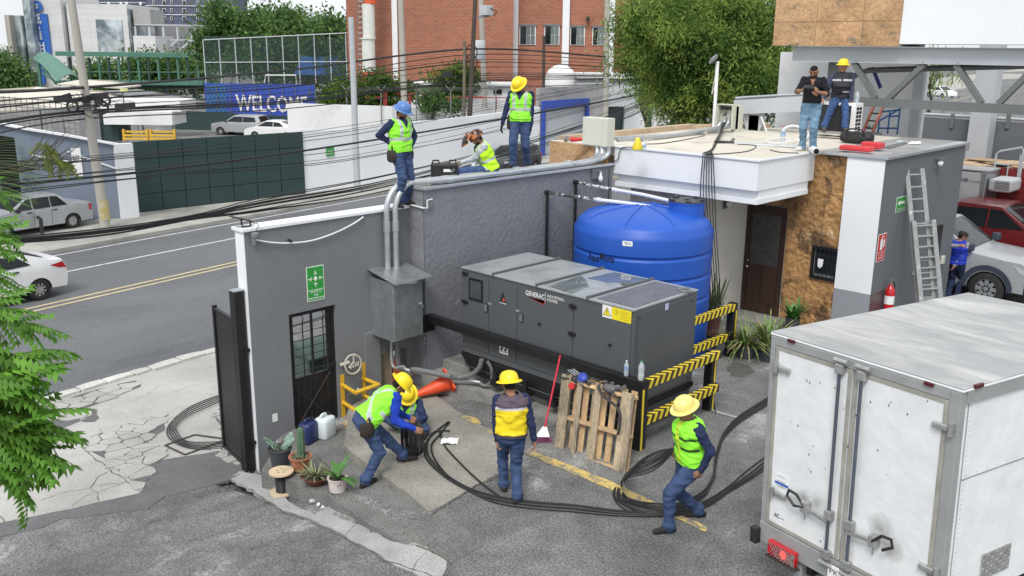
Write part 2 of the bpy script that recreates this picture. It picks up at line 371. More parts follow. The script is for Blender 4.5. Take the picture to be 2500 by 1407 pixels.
def clip(poly,n,c):
 out=[]
 for i in range(len(poly)):
  a,b=poly[i],poly[(i+1)%len(poly)];da=a@n-c;db=b@n-c
  if da<=0:out.append(a)
  if(da<0)!=(db<0):out.append(a+(b-a)*(da/(da-db)))
 return out
def voronoi(seeds,box):
 S_=[np.array(s)for s in seeds];cells=[]
 for i,s in enumerate(S_):
  poly=[np.array(p,float)for p in((box[0],box[2]),(box[1],box[2]),(box[1],box[3]),(box[0],box[3]))]
  for j,t in enumerate(S_):
   if i==j:continue
   n=t-s;L_=np.linalg.norm(n)
   if L_>2.5:continue
   poly=clip(poly,n/L_,((s+t)/2)@(n/L_))
   if len(poly)<3:break
  cells.append(poly if len(poly)>=3 else None)
 return cells
def inside(pt,poly):
 c=False;n=len(poly)
 for i in range(n):
  a=poly[i];b=poly[i-1]
  if(a[1]>pt[1])!=(b[1]>pt[1])and pt[0]<(b[0]-a[0])*(pt[1]-a[1])/(b[1]-a[1])+a[0]:c=not c
 return c
def stones(region,gap,seed,parent,sizef,zf,mt,thick=.022):
 rr=random.Random(seed);xs_=[p[0]for p in region];ys_=[p[1]for p in region];seeds=[];tries=0
 while tries<6000:
  tries+=1;p=(rr.uniform(min(xs_)-.3,max(xs_)+.3),rr.uniform(min(ys_)-.3,max(ys_)+.3));d=sizef(p)
  if all((p[0]-s[0])**2+(p[1]-s[1])**2>(d*.9)**2 for s in seeds):seeds.append(p)
 cnt=0
 for s,c in zip(seeds,voronoi(seeds,(min(xs_)-1,max(xs_)+1,min(ys_)-1,max(ys_)+1))):
  if c is None or not inside(s,region):continue
  cen=sum(c)/len(c);g=gap*rr.uniform(.6,1.5);pts=[]
  for k in range(len(c)):
   a=c[k];b=c[(k+1)%len(c)]
   for t in(.12,.5,.88):
    p=a+(b-a)*t;v=cen-p;l=np.linalg.norm(v)+1e-6;pts.append(p+v/l*min(g,l*.5)+np.array([rr.uniform(-.008,.008),rr.uniform(-.008,.008)]))
  t=thick*rr.uniform(.7,1.2);tl=rr.uniform(-.02,.02)
  mb=MB();mb.slab([(p[0],p[1])for p in pts],lambda x,y:zf(x,y)-.02,lambda x,y:zf(x,y)+t+tl*(x-cen[0]))
  mb.build('paving_stone',mt,parent,world=False);cnt+=1
 return cnt
zdf=lambda x,y:zd(qs(x,y)[0])
reg=pxs([(200,1092),(262,1050),(330,1030),(395,1010),(402,1052),(360,1075),(372,1112),(398,1124),(376,1150),(345,1196),(300,1160),(255,1120)],zdf)
mb=MB();pv=poly_sheet(rough_line(reg,.02,.2,4),lambda x,y:zdf(x,y)+.010,.5,'broken_paving',m_patch,kind='structure')
n1=stones([r[:2]for r in reg],.010,11,pv,lambda p:.15+.2*abs(math.sin(p[0]*3.1+p[1]*2.3)),lambda x,y:zdf(x,y)+.010,m_conc)
reg=pxs([(520,1010),(552,990),(566,1020),(572,1090),(560,1128),(530,1112),(523,1092),(548,1066)],zdf)
pv=poly_sheet(rough_line(reg,.02,.2,4),lambda x,y:zdf(x,y)+.010,.5,'broken_paving',m_patch,kind='structure')
n2=stones([r[:2]for r in reg],.013,12,pv,lambda p:.17,lambda x,y:zdf(x,y)+.010,m_conc)
reg=pxs([(105,995),(190,966),(260,945),(330,930),(345,945),(270,975),(205,1000),(195,1030),(130,1055)],zdf)
pv=poly_sheet(rough_line(reg,.03,.25,6),lambda x,y:zdf(x,y)+.010,.5,'broken_paving',m_patch,kind='structure')
n3=stones([r[:2]for r in reg],.013,13,pv,lambda p:.26+.2*abs(math.sin(p[0]*2.1)),lambda x,y:zdf(x,y)+.010,m_conc,.02)
def crack(name,pts,w,zf,lift=.012,seed=1):
 """a crack in the concrete: a thin dark ragged groove"""
 rr=random.Random(seed);base=[onto(px,py,zf)for px,py in pts];L_=rough_line(base,.025,.12,seed,closed=False);mb=MB();k=len(L_)
 for i in range(k-1):
  a,b=L_[i],L_[i+1];t=b-a;n=np.array([-t[1],t[0]])/(np.linalg.norm(t)+1e-9);wa=w*(.15+.6*rr.random());wb=w*(.15+.6*rr.random())
  mb.quad(*[(p[0],p[1],zf(p[0],p[1])+lift)for p in(a-n*wa,a+n*wa,b+n*wb,b-n*wb)][::-1])
 mb.build(name,m_crack,kind='structure')
m_crack=mat('crack_dirt',(.10,.095,.085),.95,var=.3,scale=12)
for i,(pts,w)in enumerate(((([(188,1082),(230,1120),(270,1150),(310,1178),(345,1204)]),.014),([(222,1192),(240,1165),(280,1145)],.014),([(100,1222),(150,1205),(220,1193),(222,1188),(310,1178)],.007),([(175,1238),(210,1212),(240,1203),(308,1178)],.007),([(222,1192),(240,1204),(241,1224)],.012),([(0,1262),(12,1278),(40,1270)],.012),([(165,1095),(200,1078),(262,1052),(340,1030)],.01),([(230,1098),(262,1092),(290,1100)],.008),([(420,960),(470,942),(520,930),(545,925)],.007),([(230,1075),(300,1050),(380,1030),(470,1010)],.008),([(330,975),(360,965),(388,942)],.006))):
 crack('concrete_crack',pts,w,zdf,.0105,i)
for i,(pts,w)in enumerate((([(770,1160),(840,1230),(905,1285),(985,1328),(1045,1345),(1100,1378)],.02),([(600,1190),(690,1252),(780,1285),(850,1320),(950,1375),(1060,1412)],.012),([(840,1318),(860,1290),(873,1277)],.007),([(1050,1262),(1090,1235),(1150,1195),(1215,1165),(1250,1148)],.02),([(1005,1400),(1020,1370),(1045,1348)],.008))):
 crack('ground_crack',pts,w,ground,.015,i+40)
mh=pxs([(403,1090),(476,1064),(555,1075),(452,1113)],zdf);mb=MB()
for i in range(4):
 a=mh[i];b=mh[(i+1)%4];mb.beam(a+np.array([0,0,.02]),b+np.array([0,0,.02]),.03,.016)
mb.build('manhole_frame',m_rust,kind='structure')
kl=pxs([(-60,1030),(79,985),(200,949),(300,918),(420,882),(534,852),(700,812)],zdf);kp=rough_line(kl,.0,30,1,closed=False)
par=MB();par.slab([(p[0],p[1])for p in[kl[0],kl[-1],kl[-1]+NQ*.25,kl[0]+NQ*.25]],-1.5,-1.44);par=par.build('street_kerb',m_patch,kind='structure')
rr=random.Random(5);A=kl[0];B=kl[-1];L_=np.linalg.norm(B-A);t=0;dr=(B-A)/L_
def kpt(s):
 acc=0
 for i in range(len(kl)-1):
  l=np.linalg.norm(kl[i+1]-kl[i])
  if acc+l>=s:return kl[i]+(kl[i+1]-kl[i])*((s-acc)/l)
  acc+=l
 return kl[-1]
while t<L_-.3:
 w=rr.uniform(.35,.75);a=kpt(t+.02);b=kpt(min(L_,t+w-.02));n=np.array([-(b-a)[1],(b-a)[0],0]);n/=np.linalg.norm(n);n=n if n@NQ>0 else-n
 o1,o2,o3=rr.uniform(-.04,.03),rr.uniform(-.04,.03),rr.uniform(.2,.28)
 q=[a+n*o1,(a+b)/2+n*(o1+o2)/2-n*.02,b+n*o2,b+n*o3,a+n*(o3+.02)]
 mb=MB();mb.slab([(p[0],p[1])for p in q],-1.5,-1.42+.02+rr.uniform(.03,.06));mb.build('kerb_stone',m_kerbst,par,world=False,bevel=.012);t+=w
terr_px=[(637,1150),(640,1060),(700,1010),(920,900),(1000,960),(1020,1100),(1060,1240),(1100,1262),(1180,1330),(1100,1378),(1045,1345),(985,1326),(905,1283),(860,1248),(800,1210),(745,1192),(690,1168)]
tout=[onto(px,py,terr)for px,py in terr_px]
tout=[p if p[0]>-12.19 else np.array([-12.19,p[1],0])for p in tout]
poly_sheet(rough_line(tout,.02,.15,9),terr,.25,'pot_terrace',m_yard2,thick=.5,kind='structure')
slab_px=[(842,1090),(862,1108),(909,1141),(968,1186),(1016,1222),(1047,1250),(1085,1232),(1130,1205),(1200,1165),(1240,1146),(1262,1110),(1230,1070),(1200,1055),(1130,1012),(1090,985),(1040,950),(980,930),(900,960),(850,1000)]
sout=[onto(px,py,slabz)for px,py in slab_px]
poly_sheet(rough_line(sout,.012,.2,10),lambda x,y:slabz(x,y)+.006,.2,'ramp_slab',m_slab,thick=.5,kind='structure')
for i,px_ in enumerate(([(1290,1098),(1400,1140),(1500,1180),(1600,1228),(1730,1290),(1722,1300),(1640,1262),(1560,1226),(1480,1192),(1380,1150),(1285,1110)],[(1130,1014),(1165,1022),(1175,1036),(1150,1034),(1128,1022)],[(1188,1045),(1210,1052),(1205,1062),(1190,1056)],[(1735,1000),(1800,1018),(1805,1024),(1742,1007)])):
 z0=ground if i in(0,3)else(lambda x,y:slabz(x,y)+.006)
 o=pxs(px_,z0);poly_sheet(rough_line(o,.012,.08,20+i),lambda x,y,z0=z0:z0(x,y)+.008,.2,'yellow_ground_line',m_yel if i<3 else m_conc2,kind='structure')
m_wet=mat('damp_patch',(.10,.10,.09),.55,var=.2,scale=4,fine=.2)
for px_ in([(1775,900),(1800,885),(1830,895),(1842,908),(1815,922),(1785,918)],):
 o=pxs(px_,ground);poly_sheet(rough_line(o,.03,.1,31),lambda x,y:ground(x,y)+.006,.3,'damp_patch',m_wet,kind='structure')
# ================================================================ YARD WALLS
W1X,W1T,W1Z=-12.2,.26,2.88
zg=ground
wall1=thing('street_wall','smooth grey boundary wall with white capping left of the generator, holding a black steel door','wall',(W1X,8.4,-1))
x0,x1=W1X-W1T,W1X
mb=MB()
mb.box(x0,x1,6.80,7.48,-1.5,W1Z);mb.box(x0,x1,7.48,8.37,1.45,W1Z);mb.box(x0,x1,8.37,9.24,-1.5,W1Z)
mb.box(x0,x1,9.24,9.86,.36,W1Z);mb.box(x0,x1,9.86,10.0,-1.5,W1Z)
mb.build('wall_body',m_w1,wall1)
MB().box(x0-.03,x1+.03,6.75,9.97,W1Z,W1Z+.055).build('coping',m_white,wall1,bevel=.008)
MB().box(x0+.01,x1-.002,6.785,6.797,-1.3,W1Z-.001).build('white_edge',m_white,wall1)
MB().box(x1+.002,x1+.05,8.92,9.23,-.8,.82).build('pilaster',m_w1,wall1)
MB().box(x0-.5,x0-.45,9.0,10.1,-1,.6).build('niche_back',m_dark,wall1)
MB().bbox(x0+.02,x0+.16,9.42,9.60,-.9,.36,.01).build('niche_post',m_tan,wall1)
dr=MB();Y0,Y1,Z0,Z1=7.485,8.365,-.70,1.445;xd=x1-.09
dr.box(xd-.03,xd+.03,Y0,Y0+.06,Z0,Z1).box(xd-.03,xd+.03,Y1-.06,Y1,Z0,Z1).box(xd-.03,xd+.03,Y0+.06,Y1-.06,Z1-.07,Z1)
door=dr.build('steel_door',m_black,wall1)
mb=MB();mb.box(xd-.012,xd+.012,Y0+.06,Y1-.06,Z0,.28)
for k in range(7):
 yy=Y0+.10+k*.11;mb.box(xd+.012,xd+.02,yy,yy+.012,Z0+.05,.22)
mb.build('door_panel',m_black,door)
mb=MB();mb.box(xd-.02,xd+.02,Y0+.061,Y1-.061,.281,.33);mb.box(xd-.02,xd+.02,Y0+.061,Y0+.10,.331,Z1-.071);mb.box(xd-.02,xd+.02,Y1-.14,Y1-.061,.331,Z1-.071);mb.box(xd-.02,xd+.02,7.93,7.96,.331,Z1-.071)
mb.build('window_frame',m_black,door)
for k in range(7):
 z=.42+k*.135;MB().ring([(xd+.03,Y0+.06,z),(xd+.03,Y1-.1,z)],.007,5).build('window_bar',m_black,door)
for yy in(7.75,8.14):MB().ring([(xd+.04,yy,.33),(xd+.04,yy,1.25),(xd+.07,yy,1.33),(xd+.02,yy,1.38)],.01,6).build('window_bar',m_black,door)
MB().box(xd+.03,xd+.06,Y1-.15,Y1-.03,.36,.46).build('lock_box',m_black,door)
MB().ring([(xd+.04,Y1-.12,.3),(xd+.05,Y0+.12,Z0+.25)],.009,5).build('brace_rod',m_rust,door)
MB().ring([(xd+.03,Y0+.1,.15),(xd+.03,Y1-.15,Z0+.2)],.007,5).build('brace_rod',m_rust,door)
W2X,W2Z=-11.8,3.23
wall2=thing('yard_wall','rough stuccoed dark grey yard wall behind the generator, with conduits along its top','wall',(W2X,12.5,-.3))
mb=MB();nY,nZ=110,70;y0,y1=9.97,15.13
def wz(y,z):
 return.005*mnoise.noise(Vector((y*1.6,z*3,1)))+.0014*mnoise.noise(Vector((y*9,z*14,5)))+.0016*abs(mnoise.noise(Vector((y*20,z*16,9))))
vs=[(W2X+wz(y0+(y1-y0)*i/nY,-.6+(W2Z+.6)*j/nZ),y0+(y1-y0)*i/nY,-.6+(W2Z+.6)*j/nZ)for j in range(nZ+1)for i in range(nY+1)]
mb.add(vs,[(j*(nY+1)+i,j*(nY+1)+i+1,(j+1)*(nY+1)+i+1,(j+1)*(nY+1)+i)for j in range(nZ)for i in range(nY)])
mb.build('stucco_face',m_w2,wall2,smooth=True)
MB().box(W2X-.7,W2X-.02,y0+.002,y1,-2,W2Z-.002).build('wall_body',m_w2,wall2)
MB().box(W2X-.74,W2X+.05,y0-.03,y1+.02,W2Z,W2Z+.05).build('coping',m_galvp,wall2,bevel=.006)
mb=MB();rr=random.Random(3)
for(px,py,s)in[(1112,740,.03),(1098,768,.022),(1118,735,.02),(1012,510,.02),(1010,565,.012)]+[(1037,760+i*16+rr.randint(-4,4),.012)for i in range(14)]:
 p=P(px,py,x=W2X+.022);k=[(p[0],p[1]+rr.uniform(-s,s),p[2]+rr.uniform(-s,s)*1.6)for _ in range(3)];mb.quad(*k)
mb.build('paint_chips',m_white,wall2,kind='stuff')
lam=thing('wall_lamp','small bare bulb lamp on a grey bracket near the top right of the stucco wall','lamp',(W2X,14.6,3.0))
MB().box(W2X+.02,W2X+.06,14.42,14.72,3.0,3.21).build('bracket',m_bwall,lam)
MB().lathe([(.02,.12),(.025,.06),(.045,.02),(.05,-.03),(.03,-.07),(.005,-.08)],(W2X+.11,14.6,3.02),12,ax=(0,0,1)).build('bulb',m_pvc,lam)
MB().ring([(W2X+.03,14.6,3.16),(W2X+.11,14.6,3.16)],.015,6).build('arm',m_galv,lam)
sg=thing('assembly_sign','green PUNTO DE REUNION assembly point sign with four arrows on the grey wall','sign',(W1X,8.0,1.9))
A_,B_=(7.83,2.17),(8.17,1.57)
sy0,sy1,sz1,sz0=7.835,8.165,2.165,1.59
MB().box(W1X+.004,W1X+.010,sy0,sy1,sz0,sz1).build('plate',m_signw,sg)
MB().box(W1X+.0102,W1X+.012,sy0+.012,sy1-.012,sz0+.19,sz1-.012).build('green_field',m_green,sg)
MB().box(W1X+.0102,W1X+.012,sy0+.012,sy1-.012,sz0+.012,sz0+.178).build('green_field',m_green,sg)
cy_,cz_=(sy0+sy1)/2,sz0+.37
mb=MB();X_=W1X+.0135
n=20;mb.quad(*[(X_,cy_+.033*math.cos(2*math.pi*i/n),cz_+.036*math.sin(2*math.pi*i/n))for i in range(n)])
def arrow(dy,dz):
 def q(a,b):return(X_,cy_+a*dy+b*dz,cz_+a*dz-b*dy)
 for pp in([(.055,0),(.085,-.032),(.098,-.022),(.072,0)],[(.055,0),(.072,0),(.098,.022),(.085,.032)],[(.066,-.008),(.066,.008),(.135,.008),(.135,-.008)]):
  mb.quad(*[q(*t)for t in pp])
for d in((1,0),(-1,0),(0,1),(0,-1)):arrow(*d)
mb.build('arrows',m_signw,sg)
for i,(w,wd)in enumerate((('PUNTO',.2),('DE',.075),('REUNION',.27))):
 text(w,(W1X+.0125,cy_,sz0+.135-i*.052),(0,1,0),(0,0,1),.034,m_signw,sg,align='CENTER',width=wd,bold=.012)
gp=thing('gate_post','tall square black steel gate post at the end of the grey wall','gate post',(-12.33,6.70,-1.05))
MB().bbox(-12.42,-12.26,6.60,6.76,-1.4,1.97,.006).build('post',m_black,gp)
MB().box(-12.425,-12.255,6.595,6.765,1.971,1.985).build('cap',m_galv,gp)
for z in(-.55,1.0):MB().box(-12.26,-12.22,6.70,6.80,z,z+.05).build('hinge',m_black,gp)
gl=thing('gate_leaf','black sheet steel gate leaf swung open towards the street','gate',(-12.45,6.7,-1))
ga,gb=np.array([-12.46,6.70,0]),np.array([-13.40,6.84,0]);gd=(gb-ga)/np.linalg.norm(gb-ga)
def gq(t,z,o=0):n=np.array([-gd[1],gd[0],0]);p=ga+gd*t+n*o;return np.array([p[0],p[1],z])
Lg=float(np.linalg.norm(gb-ga))
mb=MB();mb.beam(gq(0,.25),gq(Lg,.25),.02,2.35);
mb.build('sheet',m_black,gl)
for i in range(9):MB().beam(gq(.05+i*.105,-.95,-.02),gq(.05+i*.105,1.42,-.02),.02,.012,(0,1,0)).build('rib',m_black,gl)
mb=MB();mb.beam(gq(Lg-.03,-1.0),gq(Lg-.03,1.5),.05,.07,(0,1,0));mb.beam(gq(.03,-1),gq(.03,1.45),.05,.06,(0,1,0));mb.beam(gq(0,1.45),gq(Lg,1.45),.05,.05);mb.beam(gq(0,-.97),gq(Lg,-.97),.05,.05);mb.build('frame',m_black,gl)
MB().ring([gq(.1,.2,-.05),gq(.75,.05,-.05)],.01,5).build('latch_rod',m_galv,gl);MB().ring([gq(Lg-.02,-1.15,-.05),gq(Lg-.02,-.55,-.05)],.012,5).build('drop_bolt',m_rust,gl)
cb=thing('electrical_cabinet','grey galvanised sheet metal cabinet on the wall with a sloped lid','cabinet',(W1X,9.4,.8))
bx0,bx1,by0,by1,bz0,bz1=W1X+.003,-11.56,9.07,9.71,.78,1.80
MB().bbox(bx0,bx1,by0,by1,bz0,bz1,.006).build('box',m_galv,cb)
MB().box(bx1+.002,bx1+.014,by0+.015,by1-.015,bz0+.02,bz1-.03).build('door',m_galv,cb,bevel=.003)
mb=MB();l0,l1=by0-.03,by1+.14
mb.add([(bx0,l0,bz1+.14),(bx0,l1,bz1+.14),(bx1+.12,l1,bz1+.02),(bx1+.12,l0,bz1+.0),(bx0,l0,bz1+.128),(bx0,l1,bz1+.128),(bx1+.12,l1,bz1+.008),(bx1+.12,l0,bz1-.012)],[(0,3,2,1),(4,5,6,7),(0,1,5,4),(1,2,6,5),(2,3,7,6),(3,0,4,7)])
mb.add([(bx1+.12,l0+.05,bz1),(bx1+.12,l0+.5,bz1+.01),(bx1+.125,l0+.42,bz1-.04)],[(0,1,2)])
mb.build('lid',m_galv,cb)
mb=MB();mb.ring([(bx1+.015,by1-.06,1.36),(bx1+.05,by1-.06,1.36),(bx1+.05,by1-.13,1.36)],.009,6);mb.ring([(bx1+.04,by1-.06,1.36),(bx1+.04,by1-.02,1.28)],.009,6);mb.build('handle',m_galvp,cb)
for k,(dx,dy)in enumerate(((0,0),(.13,.09))):
 t=thing('wall_conduit',['thick grey steel conduit rising from the cabinet and running along the wall top, outer one','thick grey steel conduit rising from the cabinet and running along the wall top, inner one'][k],'conduit',(-12.0,9.5,1.9),group='twin conduits over the wall')
 xv=W1X+.10+dx*.4;yv=9.40+dy*1.6;zt=3.345;xt=W2X-.04-k*.13
 path=[(xv,yv,1.9),(xv,yv,2.4),(xv,yv,2.86)]+[(xv+(xt-xv)*(1-math.cos(a))*.0,yv+.42*(1-math.cos(a)),2.86+(zt-2.86)*math.sin(a))for a in np.linspace(.15,1.57,9)]
 p2=[(xt,10.35,zt+.01),(xt,12,zt),(xt,14.2,zt-.01)]
 path=path+p2
 MB().ring(path,.05,12).build('pipe',m_galvp,t)
 mbk=[(xt+.0,10.6),(xt,12.4),(xt,13.9)]
 for(cx_,yy)in mbk:MB().ring([(cx_,yy-.06,zt+.003),(cx_,yy+.06,zt+.003)],.062,12).build('coupling',m_galvp,t)
 MB().ring([(xv,yv,2.55),(xv,yv,2.72)],.061,12).build('coupling',m_galvp,t)
 bend=spline([(xt,14.2,zt-.01),(xt,14.6,zt+.02),(xt-.05,14.86,zt+.10),(xt-.1,14.93,3.62)],6)
 MB().ring(bend,.05,12).build('bend',m_galvp,t)
bb=thing('junction_box','beige metal junction box fed by bent conduits at the end of the wall','electrical box',(-12.1,14.9,3.6))
MB().bbox(-12.42,-11.76,14.85,15.10,3.62,4.20,.01).build('box',m_beigebox,bb)
MB().box(-12.40,-11.90,14.842,14.849,3.64,4.18).build('door',m_beigebox,bb,bevel=.003)
MB().lathe([(.012,0),(.012,.01)],(-12.36,14.84,3.9),8,ax=(0,-1,0)).build('lock',m_galvp,bb)
for dx in(0,.12,.24):
 MB().ring(spline([(-12.02+dx*.4,14.25,3.34),(-11.98+dx*.5,14.7,3.36),(-11.98+dx*.8,14.93,3.46),(-11.98+dx*.8,14.95,3.62)],5),.045,10).build('elbow',m_galvp,bb)
def tube_thing(name,label,cat,pts,r,mt,n=8,group=None,k=6,sp=True):
 pts=[np.array(p,float)for p in pts];o=MB().ring(spline(pts,k)if sp else pts,r,n).build(name,mt);return setp(o,label,cat,group)
pa=P(1110,915,y=10.2)
tube_thing('supply_conduit','thick dark conduit bending from under the cabinet towards the generator','conduit',[(-11.95,9.45,.8),(-11.95,9.45,.3),(-11.93,9.5,.12),(-11.7,9.62,.03)]+[P(1010,902,x=-11.5),P(1100,920,x=-10.9)],.045,m_flex)
tube_thing('supply_conduit','thin bright conduit running low beside the thick one to the generator','conduit',[(-11.98,9.35,.8),(-11.98,9.35,.2)]+[P(985,895,x=-11.75),P(1000,905,x=-11.6),P(1100,922,x=-11.0),P(1172,934,x=-10.55)],.026,m_galvp)
tube_thing('thin_wall_conduit','thin grey pipe running down the wall below the cabinet','conduit',[(W1X+.02,9.23,.8),(W1X+.02,9.23,-.6)],.018,m_w1,sp=False)
tube_thing('flexible_conduit','dark flexible hose looping from the generator skid, left one','hose',[P(1176,878,x=-10.45),P(1170,898,x=-10.5),P(1150,915,x=-10.65),P(1120,922,x=-10.85),P(1100,920,x=-10.9)],.042,m_flex)
tube_thing('flexible_conduit','dark flexible hose looping from the generator skid, right one','hose',[P(1190,882,x=-10.35),P(1200,902,x=-10.3),P(1200,930,x=-10.35),P(1185,942,x=-10.45),P(1172,935,x=-10.55)],.03,m_flex)
pv_=thing('pvc_conduit','short white plastic conduit with a small outlet box on the stucco wall corner','conduit',(W2X,9.95,2.9))
MB().ring([(W1X+.03,9.94,2.95),(W2X+.04,9.94,2.93),(W2X+.04,10.03,2.93)],.016,6).build('pipe',m_pvc,pv_)
MB().box(W2X+.02,W2X+.05,10.0,10.11,2.95,3.07).build('outlet_box',m_w2,pv_);MB().ring([(W2X+.055,10.11,3.07),(W2X+.055,10.0,3.06),(W2X+.055,9.995,2.95)],.012,6).build('trim',m_pvc,pv_)
hz=[P(px,py,x=W1X+.04)for px,py in((625,586),(660,592),(705,594),(760,588),(815,570),(860,548),(887,530))]
tube_thing('sagging_conduit','white plastic conduit sagging along the top of the grey wall','conduit',hz,.013,m_pvc)
MB().ring([P(704,586,x=W1X+.01),P(712,590,x=W1X+.08)],.02,6).build('clip',m_black,wall1)
sol=thing('solar_bracket','small black solar panel bracket standing on the left end of the grey wall','solar panel',(W1X,6.85,W1Z+.05))
a=P(568,548,x=-12.3);b=P(600,560,x=-12.3);zt=W1Z+.055
mb=MB();mb.beam((-12.35,6.66,3.12),(-12.3,6.98,3.02),.22,.015);mb.build('panel',m_black,sol)
mb=MB();mb.ring([(-12.27,6.82,zt),(-12.27,6.80,3.08)],.012,5);mb.ring([(-12.27,6.95,zt),(-12.27,6.95,3.02)],.012,5);mb.ring([(-12.27,6.82,zt+.01),(-12.27,6.95,zt+.01)],.012,5);mb.build('legs',m_black,sol)
cs=thing('sensor','small grey round sensor hanging at the left end of the grey wall top','sensor',(W1X,6.95,2.75))
MB().lathe([(.06,0),(.065,.04),(.06,.06),(.02,.075)],(W1X+.08,6.93,2.80),14).build('head',m_flex,cs);MB().box(W1X+.03,W1X+.07,6.89,6.94,2.68,2.80).build('mount',m_galv,cs)
MB().ring(spline([(W1X+.08,6.93,2.86),(W1X+.05,7.02,2.98),(W1X-.05,6.95,2.97)],6),.006,5).build('cable',m_black,cs)
yg=thing('pipe_guard','yellow tubular guard rail protecting valves at the foot of the grey wall','guard rail',(W1X,8.6,-.6))
for z in(.02,-.30,-.62):
 f0,f1=8.44,8.88
 mb=MB();mb.ring([(W1X,f0,z),(W1X+.40,f0-.02,z-.03)],.035,10);mb.ring([(W1X+.40,f0-.03,z-.03),(W1X+.42,f1+.02,z)],.035,10);mb.ring([(W1X,f1,z),(W1X+.42,f1,z)],.035,10);mb.build('tube',m_yeltube,yg)
for yy in(8.40,8.86):MB().box(W1X+.004,W1X+.02,yy,yy+.075,-.72,.2 if yy<8.5 else.3).build('back_plate',m_yeltube,yg)
mb=MB()
for z in(-.15,-.45):mb.lathe([(.03,0),(.055,.02),(.055,.05),(.03,.07),(.03,.12)],(W1X+.1,8.6,z),10,ax=(0,1,0));mb.ring([(W1X+.08,8.5,z),(W1X+.08,8.85,z)],.018,8);mb.sph((W1X+.12,8.68,z+.05),.035,8)
mb.build('valves',m_galv,yg)
fc=thing('plastic_hook','beige fan shaped plastic piece hung on the grey wall beside the door','wall fixture',(W1X,8.58,.43))
c=np.array([W1X+.13,8.60,.42]);mb=MB();ringp=[]
for i in range(20):
 a=2*math.pi*i/20;r_=.17*(1-.25*math.cos(a-1.2));ringp.append(c+np.array([.04*math.cos(a),r_*.8*math.cos(a),r_*math.sin(a)]))
mb.ring(ringp,.018,6,closed=True)
for a in(1.5,3.7,5.6):mb.ring([c,c+np.array([0,.12*math.cos(a),.15*math.sin(a)])],.016,5)
mb.build('rim',m_pvcb:=mat('beige_plastic',(.48,.44,.38),.6,var=.1),fc)
mb=MB()
for k in range(4):mb.ring([c+np.array([.02,-.08+k*.05,-.10+.01*k]),c+np.array([-.02,-.03+k*.05,-.02])],.012,5)
mb.ring([c+np.array([-.1,-.2,-.03]),c+np.array([0,-.08,.02])],.03,6);mb.build('fingers',m_pvcb,fc)
MB().box(W1X+.003,W1X+.006,*sorted((P(664,1010,x=W1X)[1],P(677,1010,x=W1X)[1])),*sorted((P(664,1032,x=W1X)[2],P(677,1008,x=W1X)[2]))).build('notice',m_signw,wall1)
pl=MB();pl.slab([(-11.79,10.35),(-8.1,10.35),(-8.1,11.9),(-11.79,11.9)],-.7,.12)
setp(pl.build('generator_plinth',m_plinth,bevel=.012),'low concrete plinth under the grey generator','plinth')
pl=MB();pl.slab([(-11.79,9.85),(-10.3,9.95),(-7.6,9.95),(-7.6,10.348),(-11.79,10.348)],-.7,-.03);pl.build('plinth_apron',m_plinth,kind='structure')
rr=random.Random(77);mb=MB()
for(a,b,n,w)in(((770,1160),(1100,1378),240,14),((600,1150),(830,1250),160,16),((1050,1262),(1250,1148),130,10),((1100,985),(1260,1060),160,18),((820,1045),(860,1075),120,16),((330,1215),(600,1160),120,14),((1180,1000),(1560,1140),120,30),((500,1300),(1500,1390),160,90),((1300,1120),(1850,1180),100,60)):
 for _ in range(n):
  t=rr.random();px,py=a[0]+(b[0]-a[0])*t+rr.gauss(0,w),a[1]+(b[1]-a[1])*t+rr.gauss(0,w*.6);g_=G(px,py);zt_=g_[2]
  if inside(g_,[tuple(q[:2])for q in sout]):zt_=slabz(g_[0],g_[1])+.006
  elif inside(g_,[tuple(q[:2])for q in tout]):zt_=terr(g_[0],g_[1])
  s_=rr.uniform(.004,.016);v=[(g_[0]+s_*rr.uniform(-1,1),g_[1]+s_*rr.uniform(-1,1),zt_+(.012+s_*.5 if k==3 else.006))for k in range(4)];mb.add([(g_[0]-s_,g_[1]-s_*.4,zt_),(g_[0]+s_,g_[1]-s_*.6,zt_),(g_[0]+s_*.2,g_[1]+s_,zt_),(g_[0]+s_*.1,g_[1],zt_+s_*.9+.008)],[(0,1,3),(1,2,3),(2,0,3)])
mb.build('gravel',mat('grit',(.24,.235,.22),.9,var=.5,scale=30),kind='stuff')
c=onto(1072,938,slabz);mb=MB();mb.slab([P(a,b,z=c[2])[:2]for a,b in((1035,950),(1078,912),(1108,918),(1062,958))],c[2]-.02,c[2]+.05);setp(mb.build('stone_plate',m_plinth,bevel=.006),'flat grey stone plate lying behind the orange traffic cone','stone plate')
for i,(px,py,r)in enumerate(((850,1046,.10),(862,1072,.11))):
 c=onto(px,py,terr);setp(MB().lathe([(r*.6,0),(r,.10),(r-.01,.10),(r*.55,.012)],c,18).build('bowl',m_spool),['pale round bowl beside the yellow pipe guard','pale round bowl at the left edge of the ramp, nearer than the other'][i],'bowl')
